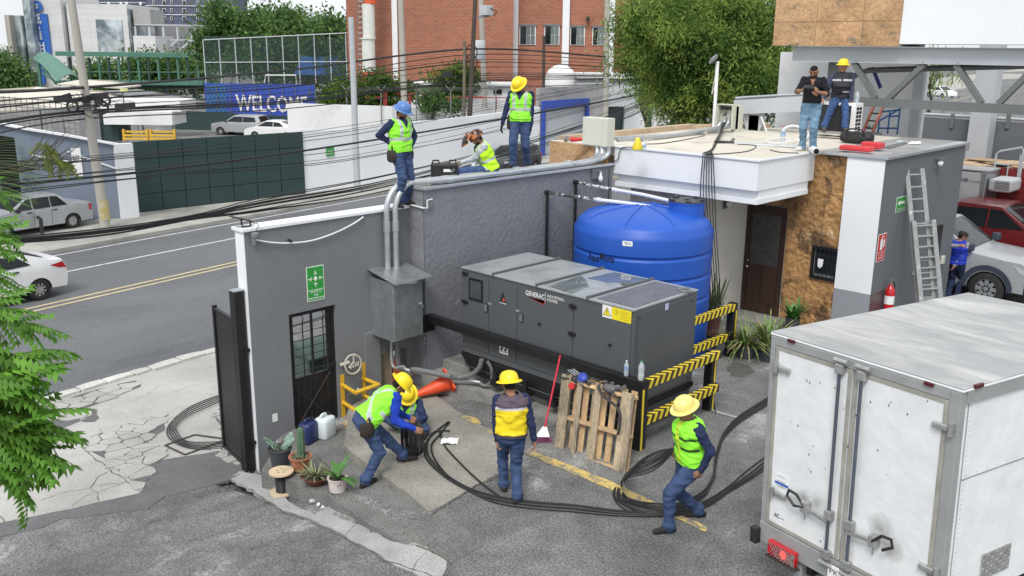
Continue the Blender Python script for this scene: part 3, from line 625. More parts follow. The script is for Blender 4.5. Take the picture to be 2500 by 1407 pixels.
# ================================================================ GENERATOR
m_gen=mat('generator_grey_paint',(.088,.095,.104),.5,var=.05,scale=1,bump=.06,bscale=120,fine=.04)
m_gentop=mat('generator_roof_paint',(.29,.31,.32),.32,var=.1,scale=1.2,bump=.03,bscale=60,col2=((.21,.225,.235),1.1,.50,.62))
m_grille=mat('grille_dark',(.05,.05,.06),.5,metal=.3)
m_grilleb=mat('grille_steel',(.30,.31,.36),.4,metal=.5)
m_txtw=mat('decal_white',(.82,.82,.82),.5,var=.02);m_txtk=mat('decal_black',(.02,.02,.03),.5);m_decr=mat('decal_orange_red',(.70,.10,.04),.5,var=.02)
m_decy=mat('decal_yellow',(.85,.70,.02),.45,var=.03);m_chrome=mat('chrome',(.7,.7,.72),.2,metal=.9)
GX0,GX1,GY0,GY1,GZ0,GZ1=-11.04,-7.43,10.15,11.76,.50,2.0
gen=thing('generator','large grey soundproof diesel generator with GENERAC lettering on its long side','generator',(-9.2,10.9,0))
MB().bbox(GX0,GX1,GY0,GY1,GZ0,GZ1-.03,.012).build('housing',m_gen,gen)
rx=[GX0-.02,-10.04,-9.33,-8.68]
px_r=[P(1214,669,z=2.0)[0],P(1322,695,z=2.0)[0],P(1443.5,726.5,z=2.0)[0]]
e=[GX0-.02]+px_r+[GX1+.02]
for i in range(4):
 a,b=e[i]+.015,e[i+1]-.015
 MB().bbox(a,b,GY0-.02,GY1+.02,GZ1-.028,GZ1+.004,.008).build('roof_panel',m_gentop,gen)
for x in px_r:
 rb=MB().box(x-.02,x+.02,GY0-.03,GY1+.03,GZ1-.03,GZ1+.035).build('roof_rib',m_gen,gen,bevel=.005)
 mb=MB()
 for yy in(GY0+.15,(GY0+GY1)/2,GY1-.15):mb.lathe([(.012,0),(.012,.006)],(x,yy,GZ1+.035),6)
 mb.build('bolts',m_chrome,rb,kind='stuff')
m_water=mat('rain_water',(.13,.15,.16),.03,var=.1,spec=.9)
o=[P(px,py,z=2.005)for px,py in((1340,700),(1372,688),(1420,672),(1432,690),(1440,700),(1408,712),(1398,718),(1375,712))]
poly_sheet(rough_line(o,.02,.1,2),lambda x,y:2.0065,1,'puddle',m_water,0,gen)
o=[P(px,py,z=2.005)for px,py in((1432,680),(1500,665),(1560,678),(1592,684),(1560,692),(1480,690))]
poly_sheet(rough_line(o,.02,.1,3),lambda x,y:2.0065,1,'puddle',m_water,0,gen)
MB().lathe([(.09,0),(.1,.012),(.085,.022)],P(1530,693,z=2.01),20).build('filler_cap',m_gen,gen)
gx0,gx1,gy0,gy1=px_r[2]+.12,GX1-.06,GY0+.08,GY1-.08
MB().box(gx0,gx1,gy0,gy1,GZ1+.004,GZ1+.008).build('grille_base',m_grille,gen)
mb=MB();n=26;
for i in range(n+1):
 t=i/n
 xa=gx0+(gx1-gx0)*t;mb.beam((xa,gy0,GZ1+.012),(xa,gy1,GZ1+.012),.012,.006)
for i in range(int(n*1.3)+1):
 ya=gy0+(gy1-gy0)*i/(n*1.3);mb.beam((gx0,ya,GZ1+.018),(gx1,ya,GZ1+.018),.010,.005)
mb.build('grille_mesh',m_grilleb,gen,kind='stuff')
ex=P(1650,712,z=2.0);mb=MB();mb.lathe([(.11,0),(.11,.03),(.085,.03),(.08,-.02)],(ex[0]+.1,ex[1]+.1,GZ1+.015),20);mb.build('exhaust_outlet',m_galv,gen);MB().lathe([(.083,0),(.001,.001)],(ex[0]+.1,ex[1]+.1,GZ1+.02),16).build('exhaust_hole',m_dark,gen)
yf=GY0
sx=[P(px,720,y=yf)[0]for px in(1132,1195,1264)]+[P(1402,760,y=yf)[0],GX1-.03]
doors=[]
for i in range(4):
 o=MB().bbox(sx[i]+.006,sx[i+1]-.006,yf-.018,yf-.001,.62,1.90,.004).build('door_panel' if i!=1 else 'side_panel',m_gen,gen);doors.append(o)
MB().bbox(GX0+.03,GX1-.03,yf-.018,yf-.001,.515,.605,.004).build('lower_panel',m_gen,gen)
MB().bbox(GX1+.001,GX1+.016,GY0+.10,GY1-.10,.55,1.93,.004).build('end_panel',m_gen,gen)
for yy in(GY0+.11,GY1-.16):
 for z in(1.86,.62):MB().lathe([(.014,0),(.014,.01)],(GX1+.017,yy,z),8,ax=(1,0,0)).build('bolt',m_black,gen)
def hinge(px,py):
 p=P(px,py,y=yf-.02);h=MB();h.bbox(p[0]-.07,p[0]+.07,yf-.045,yf-.019,p[2]-.028,p[2]+.028,.008);h.ring([(p[0],yf-.05,p[2]-.035),(p[0],yf-.05,p[2]+.035)],.014,6)
 h.build('hinge',m_black,gen)
for q_ in((1136,668),(1136,737),(1399,748),(1397,815)):hinge(*q_)
def latch(px,py):
 p=P(px,py,y=yf-.02);MB().bbox(p[0]-.045,p[0]+.045,yf-.03,yf-.019,p[2]-.075,p[2]+.075,.004).build('latch_plate',m_txtk,gen)
 MB().bbox(p[0]-.032,p[0]+.032,yf-.042,yf-.031,p[2]-.06,p[2]+.06,.008).build('latch',m_chrome,gen)
latch(1187,752);latch(1273,776)
for q_ in((1196,742),(1264,759)):
 p=P(*q_,y=yf-.02);MB().box(p[0]-.035,p[0]+.035,yf-.024,yf-.019,p[2]-.018,p[2]+.018).build('id_tag',m_galvp,gen)
p=P(1162,708,y=yf-.02);w_=thing_w=MB().bbox(p[0]-.17,p[0]+.17,yf-.034,yf-.019,p[2]-.19,p[2]+.19,.05).build('window_frame',m_black,gen)
MB().bbox(p[0]-.135,p[0]+.135,yf-.038,yf-.035,p[2]-.15,p[2]+.15,.03).build('window_glass',glass('gen_window',(.05,.06,.07)),w_)
for q_ in((1318,791),(1490,842)):
 p=P(*q_,y=yf-.02);MB().lathe([(.022,0),(.022,.025),(.012,.03),(.012,.05)],(p[0],yf-.018,p[2]),10,ax=(0,-1,0)).build('lug',m_black,gen)
def onf(px,py):return P(px,py,y=yf-.02)
a=onf(1283,715);b=onf(1330,727)
text('GENERAC',(a[0],yf-.021,a[2]-.03),(1,0,0),(0,0,1),.075,m_txtw,gen,width=(b[0]-a[0])*.98,bold=.012)
a2=onf(1335,724);b2=onf(1378,735)
text('INDUSTRIAL\nPOWER',(a2[0]+.01,yf-.021,a2[2]-.01),(1,0,0),(0,0,1),.045,m_txtw,gen,width=(b2[0]-a2[0])*.95,bold=.005)
mb=MB();mb.quad((a[0]+.04,yf-.0212,a[2]-.055),(b[0],yf-.0212,b[2]-.115),(b[0],yf-.0212,b[2]-.055),);mb.quad((a[0]+.04,yf-.0212,a[2]-.055),(b[0]-.02,yf-.0212,b[2]-.12+.0),(b[0],yf-.0212,a[2]-.055));mb.build('logo_swoosh',m_decr,gen)
MB().box(a2[0]-.035,a2[0]-.028,yf-.0215,yf-.0205,a2[2]-.09,a2[2]+.06).build('divider',m_txtw,gen)
t=onf(1228,727);mb=MB();mb.quad((t[0]-.075,yf-.021,t[2]-.07),(t[0]+.075,yf-.021,t[2]-.07),(t[0],yf-.021,t[2]+.1));mb.build('triangle_logo',m_txtk,gen)
mb=MB();mb.quad((t[0]-.01,yf-.0222,t[2]-.055),(t[0]+.05,yf-.0222,t[2]-.055),(t[0]+.02,yf-.0222,t[2]+.01));mb.build('triangle_logo_flame',m_decr,gen)
MB().box(t[0]-.075,t[0]+.075,yf-.0215,yf-.0205,t[2]-.1,t[2]-.092).build('logo_line',m_txtw,gen)
l0,l1=onf(1471,757),onf(1543,780)
MB().box(l0[0],l0[0]+.17,yf-.0215,yf-.019,l0[2]-.10,l0[2]+.085).build('warning_label',m_txtw,gen)
MB().box(l0[0]+.175,GX1-.035,yf-.0215,yf-.019,l0[2]-.10,l0[2]+.085).build('warning_label',m_decy,gen)
cx_=l0[0]+.085;cz_=l0[2]-.01
mb=MB();mb.quad((cx_-.075,yf-.022,cz_-.06),(cx_+.075,yf-.022,cz_-.06),(cx_,yf-.022,cz_+.075));mb.build('warning_triangle',m_txtk,gen)
mb=MB();mb.quad((cx_-.06,yf-.0225,cz_-.052),(cx_+.06,yf-.0225,cz_-.052),(cx_,yf-.0225,cz_+.058));mb.build('warning_triangle',m_decy,gen)
MB().box(cx_-.006,cx_+.006,yf-.024,yf-.023,cz_-.02,cz_+.035).box(cx_-.006,cx_+.006,yf-.024,yf-.023,cz_-.042,cz_-.03).build('exclamation_mark',m_txtk,gen,kind='stuff')
mb=MB();xx=l0[0]+.2
cq=(xx+.06,cz_+.03)
for i in range(14):
 a_=2*math.pi*i/14;b_=2*math.pi*(i+1)/14
 mb.quad(*[(cq[0]+r_*math.cos(t_),yf-.0225,cq[1]+r_*math.sin(t_))for r_,t_ in((.035,a_),(.043,a_),(.043,b_),(.035,b_))][::-1])
mb.box(xx+.054,xx+.066,yf-.024,yf-.0225,cz_+.005,cz_+.055)
for k in range(6):mb.box(xx+.13,xx+.13+.25*(.7+.3*math.sin(k*9)),yf-.023,yf-.0222,cz_+.055-k*.022,cz_+.06-k*.022)
mb.build('warning_print',mat('label_print',(.45,.3,.02),.5),gen,kind='stuff')
s=P(1229,853,y=GY0-.03);sk=MB().box(GX0+.02,GX1-.02,GY0+.03,GY1-.03,.24,.499).build('base_tank',m_gen,gen)
mb=MB();mb.add([(GX0-.02,GY0-.01,.50),(GX1+.02,GY0-.01,.50),(GX1+.02,GY1+.01,.50),(GX0-.02,GY1+.01,.50),(GX0+.2,GY0+.06,.12),(GX1-.2,GY0+.06,.12),(GX1-.2,GY1-.06,.12),(GX0+.2,GY1-.06,.12),(GX0-.02,GY0-.01,.44),(GX1+.02,GY0-.01,.44),(GX1+.02,GY1+.01,.44),(GX0-.02,GY1+.01,.44)],[(0,1,2,3),(7,6,5,4),(0,8,9,1),(1,9,10,2),(2,10,11,3),(3,11,8,0),(8,4,5,9),(9,5,6,10),(10,6,7,11),(11,7,4,8)]);mb.build('skid',m_black,gen)
MB().box(s[0]-.1,s[0]+.1,GY0-.024,GY0-.019,s[2]-.085,s[2]+.085).build('small_label',m_txtw,gen)
mb=MB()
for k in(-1,1):mb.beam((s[0]+k*.045-.025,GY0-.0255,s[2]-.03),(s[0]+k*.045+.025,GY0-.0255,s[2]+.03),.002,.035);mb.beam((s[0]+k*.045-.02,GY0-.0262,s[2]-.045),(s[0]+k*.045+.03,GY0-.0262,s[2]-.04),.002,.012)
mb.build('label_print',m_txtk,gen,kind='stuff')
sp_=P(1628,749,x=GX1+.016);MB().box(GX1+.0162,GX1+.018,sp_[1]-.04,sp_[1]+.04,sp_[2]-.05,sp_[2]+.05).build('small_label',mat('pale_blue_label',(.5,.52,.75),.5),gen)
for px in(1218,1292,1360):
 p=P(px,915,y=GY0+.05);MB().box(p[0]-.08,p[0]+.08,GY0-.08,GY0+.1,.12,.20).box(p[0]-.035,p[0]+.035,GY0-.06,GY0-.03,.20,.36).build('mount_bracket',m_black,gen,kind='stuff')
# ================================================================ RAILS
def chevrons(parent,ax,a,b,z0,z1,off,n,dirx=1):
 """diagonal yellow bands on a dark rail; ax 'y' rail face +x, from a to b"""
 w=(b-a)/n
 for i in range(n):
  y=a+w*(i+.1);mb=MB();hw=w*.5;sh=.06
  mb.quad((off,y,z0+.006),(off,y+hw,z0+.006),(off,y+hw+sh,z1-.004),(off,y+sh,z1-.004))
  mb.quad((off,y+sh,z1-.004),(off,y+hw+sh,z1-.004),(off-.002,y+hw+sh,z1+.0015),(off-.002,y+sh,z1+.0015))
  mb.quad((off-.002,y+sh,z1+.0015),(off-.002,y+hw+sh,z1+.0015),(off-.095,y+hw-.02,z1+.0015),(off-.095,y-.02,z1+.0015))
  mb.build('yellow_stripe',m_hazy,parent)
bar=thing('side_barrier','long black steel rail running in front of the generator from the stucco wall','barrier',(-9.4,10.03,.9))
MB().bbox(-11.79,-7.22,9.96,10.09,.90,1.04,.006).build('rail',m_black,bar);MB().box(-11.795,-11.77,9.9,10.16,.72,1.02).build('wall_plate',m_black,bar)
hr=thing('hazard_barrier','black steel barrier with yellow hazard stripes in front of the generator end','barrier',(-7.1,11,0),group='hazard striped barriers')
MB().bbox(-7.22,-7.08,9.93,10.09,-.3,1.06,.006).build('post',m_black,hr);MB().box(-7.079,-7.074,9.955,9.995,-.2,.93).build('yellow_strip',m_hazy,hr)
MB().bbox(-7.34,-7.20,11.95,12.09,-.2,1.0,.006).build('post',m_black,hr);MB().box(-7.199,-7.194,12.03,12.065,-.05,.9).build('yellow_strip',m_hazy,hr)
MB().bbox(-7.20,-7.10,10.09,12.05,.90,1.03,.004).build('rail',m_hazb,hr);chevrons(hr,'y',10.1,12.0,.90,1.03,-7.097,13)
MB().bbox(-7.20,-7.10,10.09,12.05,.34,.47,.004).build('rail',m_hazb,hr);chevrons(hr,'y',10.1,12.0,.34,.47,-7.097,13)
h2=thing('hazard_barrier','black steel barrier with yellow hazard stripes beside the blue tank','barrier',(-8.36,13.6,0),group='hazard striped barriers')
MB().bbox(-8.5,-8.36,14.50,14.64,-.2,1.04,.006).build('post',m_black,h2);MB().box(-8.359,-8.354,14.585,14.615,-.1,.9).build('yellow_strip',m_hazy,h2)
MB().bbox(-8.46,-8.36,11.9,14.6,.90,1.03,.004).build('rail',m_hazb,h2);chevrons(h2,'y',12.2,14.55,.90,1.03,-8.357,17)
MB().bbox(-8.46,-8.36,11.9,14.4,.36,.49,.004).build('rail',m_hazb,h2);chevrons(h2,'y',12.2,14.35,.36,.49,-8.357,15)
MB().bbox(-8.46,-8.36,11.8,11.9,-.2,1.03,.004).build('post',m_black,h2)
# ================================================================ TANK
m_tank=mat('blue_polyethylene',(.014,.09,.46),.45,var=.06,scale=.8,spec=.5,bump=.03,bscale=30,fine=.03)
TC=np.array([-9.93,13.72]);TR=1.29;SH=2.42
tk=thing('water_tank','large round blue plastic water tank with domed top behind the generator','water tank',(TC[0],TC[1],-.05))
prof=[(TR*.97,-.06)];z=-.06
for k in range(6):
 zb=SH-.05-(5-k)*.44;
 prof+=[(TR-.0,zb-.05-.33),(TR,zb-.05),(TR-.03,zb-.02),(TR-.03,zb),(TR,zb+.03)]if zb-.4>-.06 else[]
prof=[(TR*.98,-.06)]
zz_=[.35,.78,1.20,1.62,2.02]
for zb in zz_:prof+=[(TR,zb-.045),(TR-.028,zb-.012),(TR-.028,zb+.012),(TR,zb+.045)]
prof+=[(TR,SH-.08),(TR-.01,SH-.02),(TR-.05,SH+.03)]
for i in range(1,12):
 t=i/12;a_=t*math.pi/2;prof.append(((TR-.05)*math.cos(a_)**1.12,SH+.03+.34*math.sin(a_)))
prof.append((.002,SH+.372))
o=MB().lathe(prof,(TC[0],TC[1],0),96).build('tank_shell',m_tank,tk)
def dome(r):
 rr_=[p for p in prof if p[1]>SH];rs=[p[0]for p in rr_][::-1];zs_=[p[1]for p in rr_][::-1];return float(np.interp(r,rs,zs_))
for k in range(8):
 a=2*math.pi*k/8+.35;pts=[(TC[0]+r*math.cos(a),TC[1]+r*math.sin(a),dome(r)+.004)for r in np.linspace(.12,TR-.08,12)]
 MB().ring(pts,[.018]*10+[.014,.006],6).build('dome_rib',m_tank,tk)
LC=np.array([-9.27,14.12])
MB().lathe([(.33,SH-.1),(.325,2.86),(.335,2.865),(.335,2.895)],(LC[0],LC[1],0),40).build('neck',m_tank,tk)
lid=MB().lathe([(.335,2.896),(.34,2.90),(.335,2.915),(.001,2.925)],(LC[0],LC[1],0),40).build('lid',mat('black_plastic',(.03,.03,.035),.4),tk)
mb=MB()
for a in(.3,1.6,2.9,4.2,5.4):mb.beam((LC[0]+.26*math.cos(a),LC[1]+.26*math.sin(a),2.93),(LC[0]+.34*math.cos(a),LC[1]+.34*math.sin(a),2.93),.1,.03)
mb.ring([(LC[0]-.04,LC[1]-.05,2.925),(LC[0]+.05,LC[1]+.03,2.95)],.015,5);mb.build('lid_lugs',MATS['black_plastic'],lid,kind='stuff')
def ont(px,py,e=.004):
 r=ray(px,py);o_=CC;a=r[0]**2+r[1]**2;d0=o_[:2]-TC;b=2*(r[0]*d0[0]+r[1]*d0[1]);c_=d0@d0-(TR+e)**2;t=(-b-math.sqrt(b*b-4*a*c_))/(2*a);return o_+r*t
c0=ont(1437,632);c1=ont(1498,632)
def curved_text(s,px0,py0,px1,h,mt,name,bold=.012):
 p0,p1=ont(px0,py0),ont(px1,py0);a0=math.atan2(p0[1]-TC[1],p0[0]-TC[0]);a1=math.atan2(p1[1]-TC[1],p1[0]-TC[0])
 o=text(s,(0,0,0),(1,0,0),(0,1,0),h,mt,None,name,ext=0,bold=bold,world=False)
 xs_=[v.co.x for v in o.data.vertices];x0_,x1_=min(xs_),max(xs_)
 if a1<a0:a1+=2*math.pi
 for v in o.data.vertices:
  t=(v.co.x-x0_)/(x1_-x0_);a=a0+(a1-a0)*t;zz__=p0[2]+v.co.y
  v.co=(TC[0]+(TR+.004)*math.cos(a)-OFF[tk.name].x,TC[1]+(TR+.004)*math.sin(a)-OFF[tk.name].y,zz__-OFF[tk.name].z)
 o.parent=tk;return o
curved_text('Aqua',1436,633,1463,.13,m_txtk,'lettering',.02);curved_text('Forte',1471,638,1500,.13,m_txtk,'lettering',.02)
dp=ont(1467,627,.006);mb=MB();tz=Vector((0,0,1));nrm=Vector((dp[0]-TC[0],dp[1]-TC[1],0)).normalized();tx=tz.cross(nrm)
mb.quad(*[Vector(dp)+tx*a+tz*b for a,b in((0,.09),(-.02,.04),(-.033,-.01),(-.03,-.04),(0,-.055),(.03,-.04),(.033,-.01),(.02,.04))]);mb.build('drop_logo',m_txtk,tk)
lb=ont(1532,595,.003);nrm=Vector((lb[0]-TC[0],lb[1]-TC[1],0)).normalized();tx=tz.cross(nrm)
mb=MB();mb.quad(*[Vector(lb)+tx*a+tz*b+nrm*.003 for a,b in((-.09,-.035),(-.075,-.045),(.075,-.045),(.09,-.035),(.09,.035),(.075,.045),(-.075,.045),(-.09,.035))]);mb.build('white_label',m_txtw,tk)
mb=MB()
for a,b in((-.045,.01),(-.01,-.012),(.02,.012),(.05,-.005),(-.02,.02)):mb.obox(Vector(lb)+tx*a+tz*b+nrm*.006,tx,.014,.001,.007)
mb.build('label_print',mat('label_blue',(.05,.1,.3),.5),tk,kind='stuff')
m_pipew=mat('white_crinkled_wrap',(.66,.68,.72),.45,var=.15,scale=30,bump=.6,bscale=50)
for k,(yb,zt,e1,l)in enumerate((((13.03),2.88,P(1645,515,z=2.72),'left'),((13.87),3.0,P(1640,492,z=2.86),'right'))):
 t=thing('tank_fill_pipe',f'black pipe up the stucco wall, turning white across the tank, {l} of two','pipe',(W2X+.05,yb,.1),group='tank fill pipes')
 c=np.array([W2X+.07,yb,zt]);mid=c+(np.array(e1)-c)*.42
 MB().ring([(W2X+.07,yb,-.1),c],.032,8).build('riser',m_black,t)
 MB().ring([c,mid],.03,8).build('wrapped_length',mat('torn_pipe_wrap',(.03,.03,.035),.5,col2=((.6,.6,.62),9,.5,.54)),t)
 pts=spline([mid,c+(np.array(e1)-c)*.7+np.array([0,0,.015]),e1],4)
 MB().ring(pts,.035,8).build('white_length',m_pipew,t)
 for f in(0,.42):q_=c+(np.array(e1)-c)*f;MB().ring([q_+np.array([-.04,0,0]),q_+np.array([.05,0,0])],.045,8).build('elbow',m_black if f==0 else m_pipew,t)
 if k==0:MB().ring([np.array(e1)+np.array([-.05,0,0]),np.array(e1)+np.array([-.05,0,-.12])],.025,6).build('valve',m_pipew,t)
# ================================================================ PALLET
pal=thing('wooden_pallet','worn wooden pallet standing on edge against the black rail','pallet',(-7.4,9.2,-.08))
bl,br_=np.array([-8.07,9.20,-.07]),np.array([-6.78,9.22,-.02]);tl_=np.array([-7.99,9.40,1.05]);ex_=(br_-bl)/np.linalg.norm(br_-bl);ez_=(tl_-bl);HH=np.linalg.norm(ez_);ez_=ez_/HH;ez_=ez_-ex_*(ez_@ex_)*.9;ez_/=np.linalg.norm(ez_);ey_=np.cross(ez_,ex_);ey_/=np.linalg.norm(ey_)
W_=float(np.linalg.norm(br_-bl))
def pb(x0,x1,y0,y1,z0,z1,mt,nm):
 mb=MB();mb.obox(bl+ex_*(x0+x1)/2+ey_*(y0+y1)/2+ez_*(z0+z1)/2,ex_,(x1-x0)/2,(y1-y0)/2,(z1-z0)/2,up=ez_);o=mb.build(nm,mt,pal,bevel=.004);return o
rr=random.Random(9)
for z in(.0,.50,HH-.1):pb(.02,W_-.02,.02,.11,z,z+.045 if z else.05,m_woodl,'stringer')
for k,(x,w)in enumerate(((0,.17),(.30,.09),(.62,.11),(1.08,.20))):
 pb(x,x+w,-.0,.019,-.03+rr.uniform(-.02,.02),HH+rr.uniform(-.02,.03),m_woodg,'front_board')
for k in range(8):
 x=.01+k*.163;pb(x,x+.10,.111,.13,rr.uniform(-.02,.01),HH+rr.uniform(-.03,.01),m_woodl if k%3 else m_woodg,'back_board')
m_tool=mat('tool_bag_dark',(.045,.04,.04),.7,var=.5,scale=30,bump=.8,bscale=40);m_blue_t=mat('tool_blue',(.02,.05,.35),.45)
hb=thing('tool_harness','dark tool harness with a blue reel lying on the left end of the pallet top','harness',P(1412,930,y=9.45))
c=P(1412,928,y=9.46);rr=random.Random(4);mb=MB()
for k in range(16):a=c+np.array([rr.uniform(-.22,.25),rr.uniform(-.06,.1),rr.uniform(-.05,.09)]);mb.beam(a,a+np.array([rr.uniform(-.18,.18),rr.uniform(-.05,.05),rr.uniform(-.05,.05)]),.045,.02)
mb.sph(c+np.array([0,0,-.01]),.09,8,sx=1.7,sy=.8,sz=.6);mb.build('straps',m_tool,hb,kind='stuff')
MB().lathe([(.07,0),(.075,.03),(.05,.05),(.02,.055)],c+np.array([.1,-.02,.06]),14,ax=(.2,-.7,.7)).build('blue_reel',m_blue_t,hb)
MB().lathe([(.05,0),(.05,.03)],c+np.array([-.06,-.06,-.09]),14,ax=(.2,-1,.2)).build('red_tape_roll',m_red,hb)
for k in range(3):MB().ring([c+np.array([-.2+.05*k,0,.1+.02*k]),c+np.array([.08+.1*k,.02,.0])],.009,5).build('rod',m_galv,hb)
h3=thing('tool_belt','grey and black tool belt bundle with a strap dangling over the pallet','tool belt',P(1490,955,y=9.45))
c=P(1490,950,y=9.46);mb=MB()
for k in range(18):a=c+np.array([rr.uniform(-.16,.2),rr.uniform(-.06,.1),rr.uniform(-.04,.09)]);mb.beam(a,a+np.array([rr.uniform(-.12,.12),rr.uniform(-.05,.05),rr.uniform(-.06,.06)]),.05,.02)
mb.sph(c,.1,8,sx=1.4,sy=.8,sz=.7);mb.build('pouch',mat('tool_bag_grey',(.11,.105,.115),.6,var=.6,scale=28,bump=.8,bscale=40),h3,kind='stuff')
MB().ring(spline([c+np.array([-.15,-.08,.02]),c+np.array([-.02,-.12,-.08]),P(1510,1000,y=9.28),P(1512,1040,y=9.22),P(1508,1062,y=9.2)],5),.022,5).build('strap',m_tool,h3)
MB().ring(spline([c+np.array([-.15,0,.02]),c+np.array([-.32,-.03,.05]),c+np.array([-.35,.05,.0]),c+np.array([-.2,.1,.03])],5),.01,5).build('cord',mat('brown_cord',(.3,.17,.05),.7),h3)
bm_=thing('broom','broom with a red handle and purple bristles leaning on the rail','broom',P(1325,1090,z=-.05))
b0=P(1328,1052,y=9.28);b1=P(1368,868,y=9.92)
MB().ring([b0,b1],.014,7).build('handle',mat('broom_red',(.62,.03,.06),.35),bm_);MB().ring([b1,b1+(b1-b0)*.03],.016,7).build('grip',m_black,bm_)
d_=(b1-b0)/np.linalg.norm(b1-b0)
mb=MB();mb.add([b0+RT*a+FH*b+d_*c_ for a,b,c_ in((-.03,-.02,.06),(.03,-.02,.06),(.03,.02,.06),(-.03,.02,.06),(-.10,-.035,-.08),(.10,-.035,-.08),(.10,.035,-.08),(-.10,.035,-.08))],[(0,1,2,3),(0,4,5,1),(1,5,6,2),(2,6,7,3),(3,7,4,0),(7,6,5,4)]);mb.build('head',m_txtw,bm_)
mb=MB();rr=random.Random(2);e0=P(1325,1088,z=-.05)
for k in range(110):
 u,v=rr.uniform(-1,1),rr.uniform(-1,1);a=b0+RT*u*.095+FH*v*.03-d_*.075;b=np.array([e0[0],e0[1],-.04])+RT*u*.16+FH*v*.06;mb.ring([a,(a+b)/2+RT*u*.01,b],.005,3,caps=False)
mb.build('bristles',mat('purple_bristle',(.16,.025,.09),.6,var=.3),bm_,kind='stuff')
m_pet=mat('clear_plastic',(.62,.70,.76),.12,var=.1,alpha=.55,spec=.8);m_pet.blend_method='BLEND' if hasattr(m_pet,'blend_method')else None
m_capb=mat('cap_white',(.75,.78,.82),.4);m_capg=mat('cap_green',(.03,.2,.1),.4);m_lbl=mat('bottle_label',(.25,.38,.6),.5,var=.3,scale=20)
def bottle(name,label,base,h,r,cap,lab=True,group=None,liquid=None,tilt=None):
 mt=None;t=thing(name,label,'bottle',base,group);b=np.array(base,float);ax=(0,0,1)if tilt is None else tilt
 MB().lathe([(r*.8,0),(r,.02*h/.22),(r,h*.3),(r*.92,h*.4),(r,h*.5),(r,h*.66),(r*.7,h*.8),(r*.36,h*.9),(r*.36,h*.94)],b,14,ax=ax).build('body',m_pet,t)
 MB().lathe([(r*.42,h*.94),(r*.42,h)],b,10,ax=ax).build('cap',cap,t)
 if lab:MB().lathe([(r*1.02,h*.42),(r*1.02,h*.64)],b,14,ax=ax,caps=False).build('paper_label',m_lbl,t)
 if liquid:MB().lathe([(r*.85,.012),(r*.93,.02),(r*.93,h*.28)],b,14,ax=ax).build('drink',liquid,t)
 return t
bottle('water_bottle','small clear water bottle with a blue label standing on the black rail',(-7.43,10.02,1.041),.23,.035,m_capb)
bottle('soft_drink_bottle','clear bottle a third full of cloudy drink on the corner post of the black rail',(-7.14,9.98,1.061),.30,.045,m_capg,False,liquid=mat('cloudy_drink',(.70,.72,.62),.3))
# ================================================================ CONE, JERRYCANS, SPOOL, BOTTLES, POTS
def cone(name,label,base,axis,h,r,mt=m_orange):
 t=thing(name,label,'traffic cone',base);a=Vector(axis).normalized();b=Vector([float(v)for v in base]);u=a.orthogonal().normalized();w=a.cross(u)
 MB().lathe([(r,0),(r*.28,h),(r*.22,h),(r*.9,.01)],b,24,ax=axis,caps=False).build('cone_body',mt,t)
 mb=MB();s=r*1.35;vs=[]
 for k in(0,-.035):
  for i,j in((-1,-1),(1,-1),(1,1),(-1,1)):vs.append(b+u*s*i+w*s*j+a*(k+.02*math.sin(i*3+j)))
 mb.add(vs,[(0,1,2,3),(7,6,5,4),(0,4,5,1),(1,5,6,2),(2,6,7,3),(3,7,4,0)]);mb.build('base',mt,t,bevel=.008)
 return t
p0=onto(1092,962,slabz);p1=onto(1030,975,slabz)
cone('traffic_cone','orange traffic cone lying on its side on the concrete',(p0[0],p0[1],p0[2]+.21),(p1[0]-p0[0],p1[1]-p0[1],-.11),.62,.15)
cone('traffic_cone','faded orange cone standing in the opening under the cabinet',(W1X-.05,9.73,-.62),(0,-.08,1),.85,.17,mat('faded_cone',(.45,.11,.05),.6,var=.25,scale=8))
m_jw=mat('white_hdpe',(.72,.78,.80),.4,var=.04);m_jb=mat('navy_hdpe',(.02,.03,.12),.4,var=.1)
def jerry(label,base,w,d,h,mt,rz):
 t=thing('jerrycan',label,'jerrycan',base,rotz=rz,group='jerrycans by the steel door')
 MB().bbox(-w/2,w/2,-d/2,d/2,0,h*.86,.05).build('body',mt,t,world=False,smooth=True)
 mb=MB();mb.ring(spline([(-w*.32,0,h*.84),(-w*.28,0,h*.97),(w*.05,0,h*.97),(w*.12,0,h*.84)],5),.022,8);mb.build('handle',mt,t,world=False)
 MB().lathe([(.035,0),(.035,.05)],(w*.32,0,h*.85),12).build('cap',m_black,t,world=False)
b=onto(795,1068,terr);jerry('white plastic jerrycan standing by the foot of the steel door',(b[0],b[1],b[2]),.30,.24,.42,m_jw,1.9)
b=onto(752,1082,terr);jerry('navy blue plastic jerrycan behind the columnar cactus',(b[0],b[1]+.02,b[2]),.28,.22,.42,m_jb,1.9)
sp=onto(690,1205,zdf);spo=thing('cable_spool','wooden cable spool wound with black wire standing in the gutter','cable spool',(sp[0],sp[1],sp[2]+.01))
b=np.array([sp[0],sp[1],sp[2]+.015]);k_=.175
MB().lathe([(k_,0),(k_,.025)],b,32).build('flange',m_spool,spo);tf=MB().lathe([(k_,.0),(k_,.022)],b+np.array([0,0,.32]),32).build('flange',m_spool,spo)
mb=MB();
for i in range(5):a=i*1.25;mb.lathe([(.012,0),(.012,.002)],b+np.array([.06*math.cos(a),.06*math.sin(a),.3425]),8)
mb.build('holes',m_dark,tf,kind='stuff')
prof_=[]
for i in range(26):prof_+=[(.088,.026+i*.0113),(.094,.0315+i*.0113)]
MB().lathe(prof_,b,24).build('wound_wire',m_rubber,spo)
lt=onto(756,1232,zdf)
bottle('crushed_bottle','crushed clear plastic bottle lying in the gutter',(lt[0],lt[1],lt[2]+.05),.2,.03,m_capb,tilt=(.6,.8,.02))
